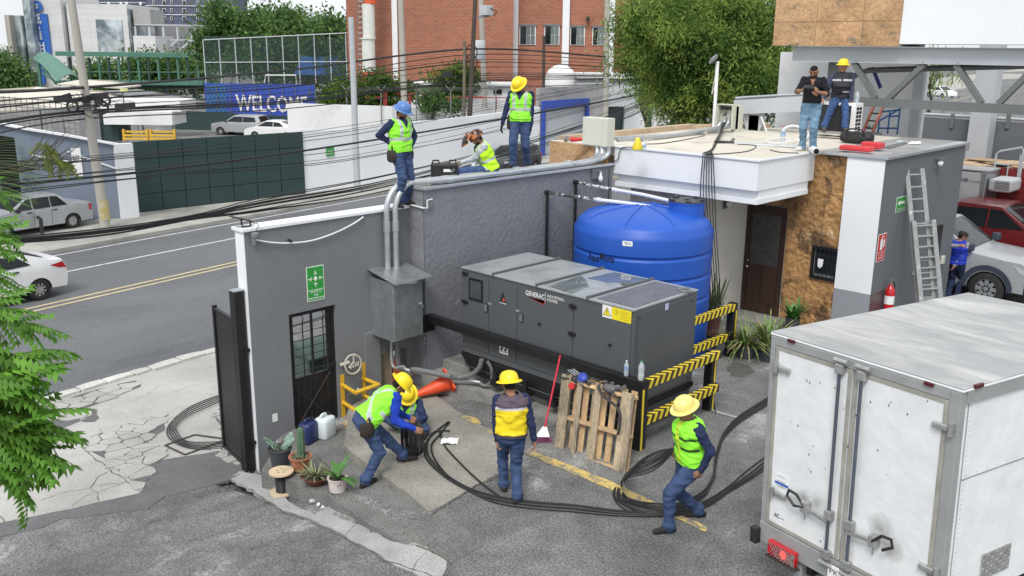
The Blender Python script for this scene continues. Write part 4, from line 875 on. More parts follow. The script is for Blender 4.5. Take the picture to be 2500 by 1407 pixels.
for i,(px,py)in enumerate(((775,1240),(787,1246))):
 g_=onto(px,py,zdf);mb=MB();rr=random.Random(i)
 mb.add([(g_[0]+rr.uniform(-.05,.05),g_[1]+rr.uniform(-.05,.05),g_[2]+.03+rr.uniform(0,.03))for _ in range(6)],[(0,1,2),(2,3,4),(4,5,0),(1,3,5)])
 setp(mb.build('paper_scrap',m_txtw),f'crumpled white paper scrap in the gutter, {["left", "right"][i]} one','litter')
pg=onto(1098,1081,lambda x,y:slabz(x,y)+.006)
mb=MB();rr=random.Random(8);gx=7;vs=[]
for i in range(gx):
 for j in range(5):
  q_=pg+RT*(i/6-.5)*.26+FH*(j/4-.5)*.2;vs.append((q_[0]+rr.uniform(-.01,.01),q_[1]+rr.uniform(-.01,.01),q_[2]+.015+.03*rr.random()))
mb.add(vs,[(i*5+j,(i+1)*5+j,(i+1)*5+j+1,i*5+j+1)for i in range(gx-1)for j in range(4)])
setp(mb.build('rag',m_txtw,smooth=True),'crumpled white rag lying on the ramp between the cables','rag')
m_potg=mat('grey_pot',(.06,.065,.075),.5);m_terra=mat('terracotta',(.34,.13,.07),.8,var=.2,scale=8);m_potw=mat('pale_pot',(.62,.55,.52),.5,var=.1,scale=10);m_potd=mat('brown_pot',(.13,.045,.03),.6,var=.2)
m_cact=mat('cactus_green',(.10,.19,.12),.6,var=.2,scale=8,col2=((.05,.11,.06),6,.45,.7));m_cact2=mat('pale_cactus',(.22,.33,.26),.6,var=.2,scale=8);m_leafd=mat('plant_leaf',(.06,.17,.03),.5,var=.3,scale=6,objvar=.2);m_leafy=mat('straw_leaf',(.30,.27,.12),.7,var=.3,scale=8)
m_leafs=mat('strap_leaf',(.11,.20,.05),.55,var=.3,scale=6,col2=((.30,.33,.12),12,.5,.6))
def pot(t,b,r,h,mt,rim=.012,taper=.72):
 MB().lathe([(r*taper,0),(r,h*.93),(r+rim,h*.93),(r+rim,h),(r-.012,h),(r-.02,h*.9)],b,26,caps=False).build('pot',mt,t)
 MB().lathe([(r-.018,h*.9),(r*.5,h*.92),(.001,h*.93)],b,20,caps=False).build('soil',m_soil,t)
 MB().lathe([(r*taper,0),(.001,.001)],b,20,caps=False).build('pot_base',mt,t)
def leaf_blade(mb,a,d,L_,w,droop=.5,n=7,fold=.15,side=None):
 """long arching leaf with a midrib fold"""
 a=Vector([float(v)for v in a]);d=Vector(d).normalized();s=d.cross(Vector((0,0,1)))if side is None else Vector(side)
 if s.length<.01:s=Vector((1,0,0))
 s.normalize();vs=[];p=a.copy();dd=d.copy()
 for i in range(n+1):
  t=i/n;ww=w*math.sin(math.pi*min(1,.12+t*.88))**.6*(1 if t<1 else.02);up=s.cross(dd).normalized()
  vs+=[p-s*ww+up*fold*ww,p,p+s*ww+up*fold*ww];p=p+dd*(L_/n);dd=(dd+Vector((0,0,-droop/n))).normalized()
 mb.add(vs,[(3*i+k,3*i+k+1,3*i+k+4,3*i+k+3)for i in range(n)for k in(0,1)])
b=onto(685,1138,terr);b1=(b[0],b[1],b[2]+.02)
t=thing('potted_prickly_pear','prickly pear cactus with flat pads in a dark grey pot','potted plant',b1);pot(t,b1,.17,.28,m_potg)
rr=random.Random(21);base=np.array(b1)+np.array([0,0,.26]);pads=[(base+np.array([0,.01,-.02]),(0,.1,1),0)]
def pad(t,a,d,s,mt=m_cact2):
 a=Vector([float(v)for v in a]);d=Vector(d).normalized();n=Vector((rr.uniform(-1,1),rr.uniform(-1,.2)-.6,rr.uniform(-.2,.2)));n=(n-d*n.dot(d)).normalized()
 w=d.cross(n);mb=MB();mb.lathe([(.004,0),(s*.35,s*.1),(s*.55,s*.45),(s*.62,s*.9),(s*.55,s*1.3),(s*.3,s*1.55),(.004,s*1.62)],a,14,ax=d,ref=w,sy=.22);mb.build('pad',mt,t);return a+d*s*1.5,w
tips=[]
for k in range(4):
 a=-2.2+k*1.3;d=(math.cos(a)*.9,math.sin(a)*.9,1.1);e,w=pad(t,base+np.array([.04*math.cos(a),.04*math.sin(a),-.02]),d,.085);tips.append((e,d))
for e,d in tips:
 for m in range(2):
  d2=Vector(d)+Vector((rr.uniform(-.9,.9),rr.uniform(-.9,.9),rr.uniform(.1,.8)));e2,w=pad(t,e-Vector(d).normalized()*.02,d2,.075)
  if m==0:pad(t,e2-d2.normalized()*.02,d2+Vector((rr.uniform(-.6,.6),rr.uniform(-.6,.6),.4)),.062)
b=onto(735,1150,terr);b1=np.array([b[0],b[1],b[2]+.02])
t=thing('potted_cactus','tall ribbed columnar cactus among small ones in a terracotta pot','potted plant',b1);pot(t,b1,.15,.22,m_terra,.02)
def ribbed(t,c,r,h,n=7,mt=m_cact):
 mb=MB();k=n*4;pr=[(r*.7,0),(r,h*.1),(r,h*.8),(r*.85,h*.93),(r*.4,h*.99),(.002,h)];vs=[]
 for rr_,z_ in pr:
  for j in range(k):
   a=2*math.pi*j/k;q_=rr_*(1-.28*(.5-.5*math.cos(a*n)));vs.append((c[0]+q_*math.cos(a),c[1]+q_*math.sin(a),c[2]+z_))
 mb.add(vs,[(i*k+j,i*k+(j+1)%k,(i+1)*k+(j+1)%k,(i+1)*k+j)for i in range(len(pr)-1)for j in range(k)]);o=mb.build('cactus_stem',mt,t,smooth=True)
 sp2=MB()
 for j in range(n):
  a=2*math.pi*j/n
  for i in range(int(h/.03)):
   z_=h*.08+i*.03;q_=np.array([c[0]+r*math.cos(a),c[1]+r*math.sin(a),c[2]+z_]);sp2.ring([q_,q_+np.array([math.cos(a+.4)*.015,math.sin(a+.4)*.015,.008])],.0015,3,caps=False);sp2.ring([q_,q_+np.array([math.cos(a-.4)*.015,math.sin(a-.4)*.015,.0])],.0015,3,caps=False)
 sp2.build('spines',m_leafy,o,kind='stuff')
ribbed(t,b1+np.array([.0,.02,.2]),.058,.46)
mb=MB();rr=random.Random(6)
for k in range(24):a=rr.uniform(0,6.28);q_=rr.uniform(0,.13);mb.sph(b1+np.array([q_*math.cos(a),q_*math.sin(a),.21]),rr.uniform(.025,.04),6)
mb.build('small_cacti',mat('fuzzy_cactus',(.12,.13,.08),.9,var=.5,scale=60,bump=1,bscale=80),t,kind='stuff')
b=onto(772,1182,terr);b1=np.array([b[0],b[1],b[2]+.02])
t=thing('potted_spiny_cactus','straggly spiny cactus in a wide brown bowl','potted plant',b1);pot(t,b1,.20,.12,m_potd,.015,.6)
mb=MB()
for k in range(70):
 a=rr.uniform(0,6.28);q_=rr.uniform(0,.15);c=b1+np.array([q_*math.cos(a),q_*math.sin(a),.11]);leaf_blade(mb,c,(math.cos(a)*rr.uniform(.3,1.4),math.sin(a)*rr.uniform(.3,1.4),rr.uniform(.5,1.2)),rr.uniform(.1,.26),.010,rr.uniform(.3,1.2),4)
mb.build('stems',mat('dry_cactus',(.22,.25,.13),.8,var=.4,scale=20),t,kind='stuff')
b=onto(825,1200,terr);b1=np.array([b[0],b[1],b[2]+.02])
t=thing('potted_palm_shoot','young green plant with long arching leaves in a pale pink bucket','potted plant',b1);pot(t,b1,.13,.19,m_potw,.01,.85)
for k in range(11):
 a=k*2.4;up=.5+1.6*(k%4)/3;mb=MB();leaf_blade(mb,b1+np.array([.015*math.cos(a),.015*math.sin(a),.16]),(math.cos(a),math.sin(a),up*1.1),rr.uniform(.28,.5),.032,rr.uniform(.7,1.3),8);mb.build('leaf',m_leafd,t,smooth=True)
mb=MB()
for dx in(-.02,.02):c=b1+np.array([.115,-.06,.13]);mb.sph(c+np.array([.006,dx,.0]),.01,6)
mb.build('print_dots',m_txtk,t,kind='stuff')
def clump(name,label,base,n,L0,L1,w,mt,potr,poth,potm,up0,up1,droop,seed,dry=0):
 rr=random.Random(seed);b=np.array(base,float);t=thing(name,label,'potted plant',b)
 pot(t,b,potr,poth,potm,.01,.8);mb=MB();md=MB();nl=0
 for k in range(n):
  a=rr.uniform(0,6.28);q_=rr.uniform(0,potr*.6);c=b+np.array([q_*math.cos(a),q_*math.sin(a),poth*.85]);u=rr.uniform(up0,up1);tgt=md if rr.random()<dry else MB()
  leaf_blade(tgt,c,(math.cos(a),math.sin(a),u),rr.uniform(L0,L1),w*rr.uniform(.7,1.2),droop*rr.uniform(.6,1.4),7)
  if tgt is not md:
   tgt.build('leaf',mt,t,smooth=True)
 if md.v:md.build('dry_leaves',m_leafy,t,kind='stuff')
c=P(1770,790,z=.0);
sp3=P(1766,745,y=15.6)
clump('potted_snake_plant','tall upright snake plant in a dark pot beside the porch wall',(-9.35,15.35,.05),24,.55,.95,.035,mat('snake_leaf',(.07,.13,.06),.5,var=.3,scale=9,col2=((.25,.27,.1),14,.5,.58)),.2,.38,m_potd,1.6,6,.15,71)
g1_=P(1818,876,z=0);clump('potted_spider_plant','shaggy straw and green spider plant spilling over its pot by the hazard post',(g1_[0]-.05,g1_[1]+.1,.0),130,.35,.8,.014,m_leafs,.2,.25,m_potg,.3,2.6,1.4,72,.35)
g2_=P(1868,880,z=0);clump('potted_grass_plant','upright green striped grassy plant in a black pot beside the white box truck',(g2_[0],g2_[1]+.05,.0),80,.4,.75,.018,m_leafs,.2,.3,m_potg,.8,3.2,.9,73,.12)
clump('potted_leafy_shrub','small leafy shrub in front of the stone clad wall',(-8.35,16.85,.1),50,.2,.5,.03,m_leafd,.15,.2,m_potg,.8,3.5,.9,74,.0)
# ================================================================ OFFICE BUILDING
m_stone=mat('rust_stone_tile',(.41,.225,.09),.7,var=.28,scale=1.4,bump=1,bscale=9,col2=((.11,.062,.03),1.5,.50,.60),spots=((.52,.40,.24),1.3,.60,.66),fine=.22,objvar=.15)
m_stone2=mat('ochre_stone_tile',(.56,.35,.19),.65,var=.16,scale=1.6,bump=.5,bscale=10,col2=((.42,.25,.13),1.1,.42,.6),spots=((.17,.15,.11),.75,.565,.62),fine=.14,objvar=.10)
m_roof=mat('cream_roof_membrane',(.62,.58,.50),.85,var=.12,scale=.7,bump=.3,bscale=20,col2=((.42,.39,.34),.9,.52,.75),fine=.06)
m_roofg=mat('grey_roof_membrane',(.33,.33,.33),.8,var=.15,scale=.8,col2=((.22,.22,.22),1,.5,.7))
m_doorw=mat('dark_brown_wood',(.045,.022,.014),.45,var=.25,scale=2,stretch=(4,4,.6),bump=.15,bscale=20)
m_beige=mat('beige_wall',(.62,.60,.56),.8,var=.05,scale=1)
m_steelp=mat('pale_grey_steel',(.46,.49,.52),.5,var=.08,scale=1,spots=((.3,.3,.3),3,.66,.72))
m_steeld=mat('mid_grey_steel',(.15,.16,.163),.5,var=.08,scale=1)
m_tread=None
def tread_mat():
 m=bpy.data.materials.new('diamond_plate');m.use_nodes=True;nt=m.node_tree;b=nt.nodes['Principled BSDF'];b.inputs['Base Color'].default_value=(.26,.28,.32,1);b.inputs['Metallic'].default_value=.15;b.inputs['Roughness'].default_value=.4
 t=nt.nodes.new('ShaderNodeTexCoord');mp=nt.nodes.new('ShaderNodeMapping');mp.inputs['Rotation'].default_value=(0,.785,0);mp.inputs['Scale'].default_value=(24,24,24);w=nt.nodes.new('ShaderNodeTexBrick');w.inputs['Mortar Size'].default_value=.12;w.inputs['Scale'].default_value=1
 sx=nt.nodes.new('ShaderNodeSeparateXYZ');cx=nt.nodes.new('ShaderNodeCombineXYZ')
 nt.links.new(t.outputs['Object'],mp.inputs[0]);nt.links.new(mp.outputs[0],sx.inputs[0]);nt.links.new(sx.outputs[0],cx.inputs[0]);nt.links.new(sx.outputs[2],cx.inputs[1]);nt.links.new(cx.outputs[0],w.inputs[0])
 bp=nt.nodes.new('ShaderNodeBump');bp.inputs['Strength'].default_value=.8;bp.inputs['Distance'].default_value=.01;nt.links.new(w.outputs['Fac'],bp.inputs['Height']);nt.links.new(bp.outputs[0],b.inputs['Normal'])
 mr=nt.nodes.new('ShaderNodeMix');mr.data_type='RGBA';mr.inputs[6].default_value=(.46,.48,.53,1);mr.inputs[7].default_value=(.36,.375,.41,1);nt.links.new(w.outputs['Fac'],mr.inputs[0]);nt.links.new(mr.outputs[2],b.inputs['Base Color']);return m
m_tread=tread_mat()
bd=thing('office_building','single storey office with white canopy, rust stone cladding and a dark grey side wall','building',(-9,17.4,0))
FY=17.4;RZ=3.6;BX1=-7.0;CX1=-8.45;CY0=15.15;BY1=21.57
MB().box(-11.78,CX1,CY0,17.39,3.06,RZ-.002).build('canopy_fascia',m_white,bd)
MB().box(-11.79,CX1+.03,CY0-.03,17.39,RZ,RZ+.045).build('canopy_lip',m_white,bd,bevel=.008)
MB().box(-11.78,CX1-.02,CY0+.14,17.2,2.90,3.058).build('canopy_groove',m_white,bd)
MB().box(-11.78,CX1+.0,CY0+.05,17.2,2.80,2.898).build('canopy_lower_band',m_white,bd)
BXA=-9.86
MB().box(-11.78,BXA,CY0+.61,FY-.002,-.5,2.798).build('porch_room_wall',m_beige,bd)
MB().box(BXA+.002,-7.75,FY,FY+.2,-.5,3.05).build('front_wall_core',m_beige,bd)
setp(MB().box(BXA+.02,-8.6,16.7,FY,-.4,.07).build('porch_step',m_plinth,bevel=.01),'low concrete step at the brown door','step')
tiles=[(-8.93,-8.40,.30,1.02),(-8.40,-7.75,.30,1.02),(-8.93,-8.33,1.02,1.98),(-8.93,-8.15,1.98,2.80),(-8.15,-7.75,1.98,2.80),(-8.6,-8.15,2.80,3.60),(-8.15,-7.75,2.80,3.60),(-8.93,-8.6,2.80,3.04),(-9.84,-9.40,2.43,3.04),(-9.40,-8.935,2.43,3.04)]
for i,(a,b,c,d)in enumerate(tiles):
 MB().bbox(a+.003,b-.003,FY-.028,FY-.001,c+.003,d-.003,.003).build('stone_tile',m_stone,bd)
MB().bbox(-8.33+.003,-7.753,FY-.028,FY-.001,1.023,1.06,.003).build('stone_tile',m_stone,bd);MB().bbox(-8.327,-7.753,FY-.028,FY-.001,1.745,1.977,.003).build('stone_tile',m_stone,bd)
MB().bbox(-8.93,-7.75,FY-.02,FY-.001,-.2,.297,.003).build('stone_skirt',m_stone,bd)
MB().box(-9.84,-7.75,FY+.001,FY+.2,3.06,RZ-.003).build('front_wall_core',m_beige,bd)
wx0,wx1,wz0,wz1=-8.31,-7.76,1.07,1.74
MB().box(wx0,wx1,FY+.001,FY+.06,wz0,wz1).build('window_recess',m_dark,bd)
wf=MB().box(wx0,wx1,FY-.08,FY-.03,wz0,wz0+.05).box(wx0,wx1,FY-.08,FY-.03,wz1-.05,wz1).box(wx0,wx0+.05,FY-.08,FY-.03,wz0+.05,wz1-.05).box(wx1-.04,wx1,FY-.08,FY-.03,wz0+.05,wz1-.05).build('window',m_black,bd)
MB().box(wx0+.06,wx1-.05,FY-.024,FY-.018,wz0+.06,wz1-.06).build('pane',glass('dark_pane',(.02,.025,.03)),wf)
MB().box(wx0+.06,wx1-.05,FY-.04,FY-.02,wz0+.06,wz0+.10).build('sill',m_galvp,wf)
for k in range(5):MB().ring([(wx0+.1+k*.09,FY-.09,wz0+.02),(wx0+.1+k*.09,FY-.09,wz1-.02)],.009,6).build('bar',m_black,wf)
for k in(0.16,.5):MB().ring([(wx0+.02,FY-.09,wz0+k),(wx1-.02,FY-.09,wz0+k)],.007,6).build('bar',m_black,wf)
mb=MB();mb.quad((wx0+.16,FY-.1,1.50),(wx0+.17,FY-.105,1.34),(wx0+.22,FY-.1,1.30),(wx0+.27,FY-.105,1.36),(wx0+.28,FY-.1,1.50));mb.build('hanging_cloth',m_txtw,wf)
dx0,dx1,dz0,dz1=-9.84,-8.95,.08,2.42
dw=MB().box(dx0,dx0+.08,FY-.06,FY-.002,dz0,dz1).box(dx1-.06,dx1,FY-.06,FY-.002,dz0,dz1).box(dx0+.08,dx1-.06,FY-.06,FY-.002,dz1-.09,dz1).build('door',m_doorw,bd)
MB().box(dx0+.081,dx1-.061,FY-.045,FY-.003,dz0,dz1-.091).build('door_leaf',m_doorw,dw)
mid=(dx0+dx1)/2+.01
for a,b,c,d in((dx0+.13,mid-.03,dz0+.22,dz0+.92),(mid+.03,dx1-.10,dz0+.22,dz0+.92)):MB().bbox(a,b,FY-.058,FY-.046,c,d,.008).build('raised_panel',m_doorw,dw)
MB().box(dx0+.13,dx1-.10,FY-.049,FY-.046,dz0+1.06,dz1-.2).build('glazing',glass('door_glass',(.03,.03,.028)),dw)
mb=MB()
for k in range(1,3):z=dz0+1.06+k*.36;mb.box(dx0+.13,dx1-.10,FY-.06,FY-.05,z-.012,z+.012)
mb.box(mid-.01,mid+.01,FY-.061,FY-.051,dz0+1.06,dz1-.2)
for i in range(2):
 for j in range(3):
  a=dx0+.14 if i==0 else mid+.012;b=mid-.012 if i==0 else dx1-.11;z0_=dz0+1.08+j*.36;mb.beam((a,FY-.054,z0_),(b,FY-.054,z0_+.32),.006,.008,(0,1,0));mb.beam((a,FY-.056,z0_+.32),(b,FY-.056,z0_),.006,.008,(0,1,0))
mb.build('glazing_bars',mat('lead_bars',(.10,.09,.08),.5),dw,kind='stuff')
MB().sph((dx0+.10,FY-.09,dz0+.98),.032,10).build('knob',m_chrome,dw);MB().lathe([(.02,0),(.02,.02)],(dx0+.10,FY-.06,dz0+1.12),10,ax=(0,-1,0)).build('lock',m_chrome,dw)
MB().box(-7.75,BX1-.002,FY-.1,FY+.2,.96,RZ-.003).build('corner_pillar',m_white,bd)
MB().box(-7.752,BX1-.001,FY-.105,FY+.1,-.2,.958).build('tread_plate',m_tread,bd)
MB().box(BX1-.25,BX1,FY-.098+.002,BY1,-.3,RZ-.003).build('side_wall',m_bwall,bd)
MB().box(-11.79,BX1-.25,FY+.2,BY1,-.3,3.4).build('core',m_beige,bd)
MB().box(BX1+.001,BX1+.012,FY-.09,FY+.55,-.2,.957).build('tread_plate',mat('reddish_plate',(.16,.11,.12),.4,metal=.4),bd)
MB().slab([(-13.2,15.2),(-11.8,15.2),(-11.8,17.4),(-8.6,17.4),(-8.6,22.2),(-13.2,22.2)],3.42,RZ).build('roof',m_roof,bd)
MB().slab([(-11.797,CY0+.01),(CX1,CY0+.01),(CX1,17.41),(-11.797,17.41)],RZ+.0455,RZ+.05).build('canopy_roof',m_roof,bd)
MB().slab([(-8.59,17.42),(BX1-.12,17.36),(BX1-.12,22.2),(-8.59,22.2)],3.42,RZ+.01).build('grey_roof',m_roofg,bd)
MB().box(-7.80,BX1+.05,FY-.14,FY+.12,RZ,RZ+.06).build('roof_edge',m_galvp,bd,bevel=.006);MB().box(BX1-.16,BX1+.05,FY+.121,BY1+.03,RZ,RZ+.06).build('roof_edge',m_galvp,bd,bevel=.006);MB().box(-8.5,-7.801,FY-.12,FY+.06,RZ+.0,RZ+.05).build('roof_edge',m_galvp,bd,bevel=.006)
MB().box(-13.42,-12.02,14.98,15.19,3.1,3.63).build('parapet_core',m_beige,bd);MB().bbox(-13.42,-12.15,14.95,14.979,3.12,3.62,.003).build('stone_tile',m_stone2,bd);MB().bbox(-12.145,-11.81,14.95,14.979,3.12,3.62,.003).build('stone_tile',m_stone,bd)
MB().box(-13.4,-11.83,14.985,15.19,2.4,3.098).build('parapet_core',m_beige,bd)
MB().box(-13.42,-13.2,15.2,20.3,2.9,3.72).build('roof_parapet',m_tanp:=mat('tan_parapet',(.50,.38,.26),.8,var=.15,scale=1.5,col2=((.3,.24,.18),2,.5,.7)),bd)
MB().beam((-13.31,20.3,3.3),(-12.2,22.2,3.3),.2,.8).build('roof_parapet',m_tanp,bd)
for lab,loc,dr_ in(('wall lamp with a round bulb at the top of the dark grey side wall',(BX1,19.87,3.36),'x'),('small grey lamp under the canopy beside the brown door',(-9.855,16.4,2.55),'x')):
 t=thing('wall_lamp',lab,'lamp',loc);x,y,z=loc
 MB().box(x+.001,x+.02,y-.06,y+.1,z-.14,z+.08).build('backplate',m_steeld,t);MB().box(x+.02,x+.16,y-.08,y+.08,z+.06,z+.085).build('hood',m_steeld,t);MB().sph((x+.1,y,z-.02),.06,10,sz=1.2).build('bulb',m_pvc,t)
def wallsign(nm,label,y0,y1,z0,z1,mt):
 t=thing(nm,label,'sign',(BX1,y0,z0));MB().box(BX1+.002,BX1+.007,y0,y1,z0,z1).build('plate',m_txtw,t);MB().box(BX1+.0072,BX1+.009,y0+.012,y1-.012,z0+.012,z1-.012).build('field',mt,t);return t
t=wallsign('exit_arrow_sign','green evacuation route sign with a white arrow on the dark grey wall',18.04,18.50,2.50,2.80,m_green)
mb=MB();X_=BX1+.0105;mb.quad((X_,18.10,2.68),(X_,18.20,2.62),(X_,18.20,2.74));mb.quad((X_,18.20,2.655),(X_,18.44,2.655),(X_,18.44,2.705),(X_,18.20,2.705));mb.build('arrow',m_txtw,t)
text('RUTA DE EVACUACION',(X_,18.09,2.54),(0,1,0),(0,0,1),.035,m_txtw,t,width=.36)
t=wallsign('extinguisher_sign','red fire extinguisher sign above the extinguisher on the dark grey wall',17.36,17.74,1.60,2.15,m_red)
mb=MB();mb.quad(*[(X_,17.52+a,1.96+b)for a,b in((-.05,-.13),(.06,-.13),(.06,.06),(.02,.1),(-.02,.1),(-.05,.06))]);mb.quad(*[(X_,17.52+a,1.96+b)for a,b in((.02,.1),(.1,.13),(.1,.16),(0,.13))]);mb.quad(*[(X_,17.63+a,1.93+b)for a,b in((-.02,-.06),(.03,-.06),(.04,.08),(0,.12),(-.03,.05))]);mb.build('pictogram',m_txtw,t)
for i,w in enumerate(('EXTINTOR','CONTRA','INCENDIO')):text(w,(X_,17.55,1.76-i*.055),(0,1,0),(0,0,1),.035,m_txtw,t,align='CENTER',width=.26)
t=thing('fire_extinguisher','red fire extinguisher hanging on the dark grey wall corner above the truck roof','fire extinguisher',(BX1,18.0,.6))
ec=np.array([BX1+.13,17.93,.44]);MB().lathe([(.02,0),(.09,.02),(.095,.06),(.095,.5),(.07,.58),(.03,.62),(.025,.66)],ec,20).build('cylinder',mat('extinguisher_red',(.50,.012,.015),.25,coat=.5),t)
MB().ring([ec+np.array([0,0,.66]),ec+np.array([0,0,.72])],.02,8).beam(ec+np.array([0,-.05,.73]),ec+np.array([0,.1,.75]),.02,.02).build('valve',m_chrome,t,kind='stuff')
MB().ring(spline([ec+np.array([0,.04,.7]),ec+np.array([.03,.12,.62]),ec+np.array([.03,.11,.35])],5),.012,6).build('hose',m_black,t);MB().lathe([(.097,.25),(.097,.42)],ec,20,caps=False).build('paper_label',m_txtw,t)
for nm,lab,cat_,px,py,s,mt in(('wall_switch','small white switch box on the dark grey wall left of the ladder','switch',2230,662,.06,m_pvc),('wall_socket','beige socket box on the dark grey wall right of the ladder','socket',2298,634,.07,m_beigebox)):
 p=P(px,py,x=BX1);setp(MB().bbox(BX1+.002,BX1+.06,p[1]-s,p[1]+s,p[2]-s*1.3,p[2]+s*1.3,.01).build(nm,mt),lab,cat_)
p=P(2283,595,x=BX1);MB().box(BX1+.002,BX1+.05,p[1]-.28,p[1]+.22,p[2]-.4,p[2]+.4).box(BX1+.052,BX1+.06,p[1]-.23,p[1]+.17,p[2]-.35,p[2]+.35).build('side_window',m_black,bd)
ld=thing('ladder','paint splattered aluminium extension ladder leaning on the dark grey wall','ladder',(-6.3,20.2,0))
m_al=mat('aluminium_used',(.36,.37,.365),.45,metal=.5,var=.15,scale=6,spots=((.78,.78,.76),7,.6,.66))
lb0,lt0=P(2262,740,z=.1),P(2225,408,x=BX1+.06);lb0=P(2262,740,y=19.4)
def ladder_rails(a,b,w,n,nm,off=0):
 a=np.array(a);b=np.array(b);d=(b-a);L_=np.linalg.norm(d);d=d/L_;s=RT*.65+np.array([0,.35,0.]);s=s-d*(s@d);s/=np.linalg.norm(s);o_=np.cross(d,s)
 for k in(-1,1):MB().beam(a+s*k*w/2+o_*off,b+s*k*w/2+o_*off,.035,.10,up=s).build('rail',m_al,ld)
 for i in range(n):p_=a+d*L_*(i+.5)/n+o_*off;MB().ring([p_-s*w/2,p_+s*w/2],.022,7).build('rung',m_al,ld)
top=P(2232,412,x=BX1+.05);bot=np.array([-5.9,0,0]);q_=P(2262,742,x=-6.25)
ladder_rails(q_,top,.36,11,'a')
top2=q_+(top-q_)*.62;ladder_rails(q_+np.array([.09,0,0]),top2+np.array([.09,0,0]),.46,8,'b')
RT_=RZ+.002;zr=lambda x,y:RZ
cond=thing('roof_conduit','pair of long steel conduits running across the cream roof on small feet','conduit',(-12,17.5,RZ))
a=np.array([-12.05,15.15,3.86]);b=P(1770,300,y=20.3)
for dx in(0,.11):
 pts=[P(1497,338,y=15.15)+np.array([dx*.3,dx,-dx*.4]),P(1640,330,x=-12.3)+np.array([dx,0,0]),P(1720,316,x=-12.25)+np.array([dx,0,0])]
 e_=[P(1755,312,x=-12.2),P(1768,300,x=-12.2),P(1770,284,x=-12.2)]
 MB().ring(spline([*pts,*[q+np.array([dx,0,0])for q in e_]],6),.04,10).build('pipe',m_galvp,cond)
for px in(1550,1700,1736):p=P(px,335,x=-12.25);MB().box(p[0]-.1,p[0]+.2,p[1]-.03,p[1]+.03,RZ,RZ+.12).build('foot',m_galv,cond)
pbx=thing('open_panel_box','open beige electrical box full of black cables on the roof','electrical box',(-12.4,20.2,RZ))
pc=P(1768,285,x=-12.2);pw=.42
m_bx=m_beigebox
x_,y_,z_=pc[0],pc[1],pc[2];w2,h2=.22,.30
mb=MB();mb.box(x_-.02,x_+.30,y_-w2+.42,y_-w2+.44,z_-h2,z_+h2);mb.build('back',m_bx,pbx)
mb=MB();mb.box(x_-.22,x_+.22,y_+.17,y_+.19,z_-h2,z_+h2).box(x_-.22,x_-.20,y_,y_+.169,z_-h2,z_+h2).box(x_+.20,x_+.22,y_,y_+.169,z_-h2,z_+h2).box(x_-.199,x_+.199,y_,y_+.169,z_+h2-.02,z_+h2).box(x_-.199,x_+.199,y_,y_+.169,z_-h2,z_-h2+.02);mb.build('box',m_bx,pbx)
for k in range(3):MB().lathe([(.045,0),(.045,.05)],(x_-.12+k*.12,y_+.12,z_+h2-.1),10,ax=(0,-1,0)).build('gland',m_black,pbx)
for k in range(3):MB().ring(spline([(x_-.12+k*.12,y_+.06,z_-h2),(x_-.12+k*.12,y_+.05,RZ+.22),(x_-.16+k*.12,y_-.08,RZ+.1),(x_-.2+k*.1,y_-.5,RZ+.07)],5),.035,9).build('elbow',m_galvp,pbx)
MB().box(x_+.10,x_+.28,y_+.2,y_+.42,RZ,z_+.25).build('support_post',m_bx,pbx)
rc=thing('rooftop_cables','bundle of dark cables from the open box, draped over the white canopy edge and hanging','cable',(-10,16,RZ));rr=random.Random(12)
edge=P(1728,372,z=RZ+.08)
for k in range(6):
 j=lambda s:np.array([rr.uniform(-s,s),rr.uniform(-s,s),0])
 p0=np.array([x_-.1+.03*k,y_+.06,z_+rr.uniform(-.1,.2)]);e_=P(1728,374,z=RZ+.09)+RT*(k-2.5)*.03
 h_=P(1710+k*7,470,y=CY0-.09)
 end=[P(1732+k*5.4,760,y=15.0),P(1735+k*2.2,900,y=13.2)]
 pts=[p0,P(1770-k,300,y=y_-.05)+j(.02),P(1752,345,z=RZ+.06)+j(.05),P(1740,365,z=RZ+.07)+j(.04),e_,P(1716+k*5,385,y=CY0-.07),h_,P(1718+k*6,560,y=CY0-.12),P(1725+k*6,660,y=14.9),end[0]]
 if k%2==0:pts+=[P(1740+k*1.6,860,y=13.9),P(1732+k*1.2,940,y=12.9)];
 pts+=[G(1742+k*1.2,990+k*5)+np.array([0,0,.03])]if k%2==0 else[]
 MB().ring(spline(pts,6),.010,5).build('cable',m_rubber,rc)
wp=thing('roof_lamp_post','white tube post with a grey flood lamp on top, standing by the open box','lamp post',(-12.5,20,RZ))
b=P(1742,318,z=RZ);t_=P(1752,150,d=float(b@FH));MB().ring([b,t_],.045,10).build('post',m_pvc,wp);MB().lathe([(.04,0),(.13,.02),(.15,.07),(.05,.10)],t_+np.array([-.05,-.05,.02]),14,ax=(-.5,-.5,.55),sy=1.3).build('lamp_head',m_flex,wp)
MB().ring(spline([t_+np.array([0,0,-.1]),t_+np.array([-.08,-.05,-.8]),b+np.array([-.03,-.03,1.1])],5),.008,5).build('wire',m_beige,wp)
lbm=thing('roof_steel_frame','pale steel beam on a bracketed post at the back of the cream roof','steel frame',(-11.6,20.6,RZ))
a=P(1796,262,y=21);b=P(1962,254,y=21.1);MB().beam(a,b,.2,.36).build('beam',m_steelp,lbm)
a2=P(1796,240,y=21.2);b2=P(1962,230,y=21.3);b3=P(2290,205,y=24.5);MB().ring([a2,b2],.035,8).build('pipe',m_galvp,lbm);MB().ring([a2+np.array([0,0,-.08]),b2+np.array([0,0,-.08])],.035,8).build('pipe',m_galvp,lbm)
c=P(1845,318,z=RZ);mb=MB();mb.box(c[0]-.14,c[0]+.14,c[1]-.14,c[1]+.14,RZ,a[2]-.15);mb.build('post',m_steelp,lbm)
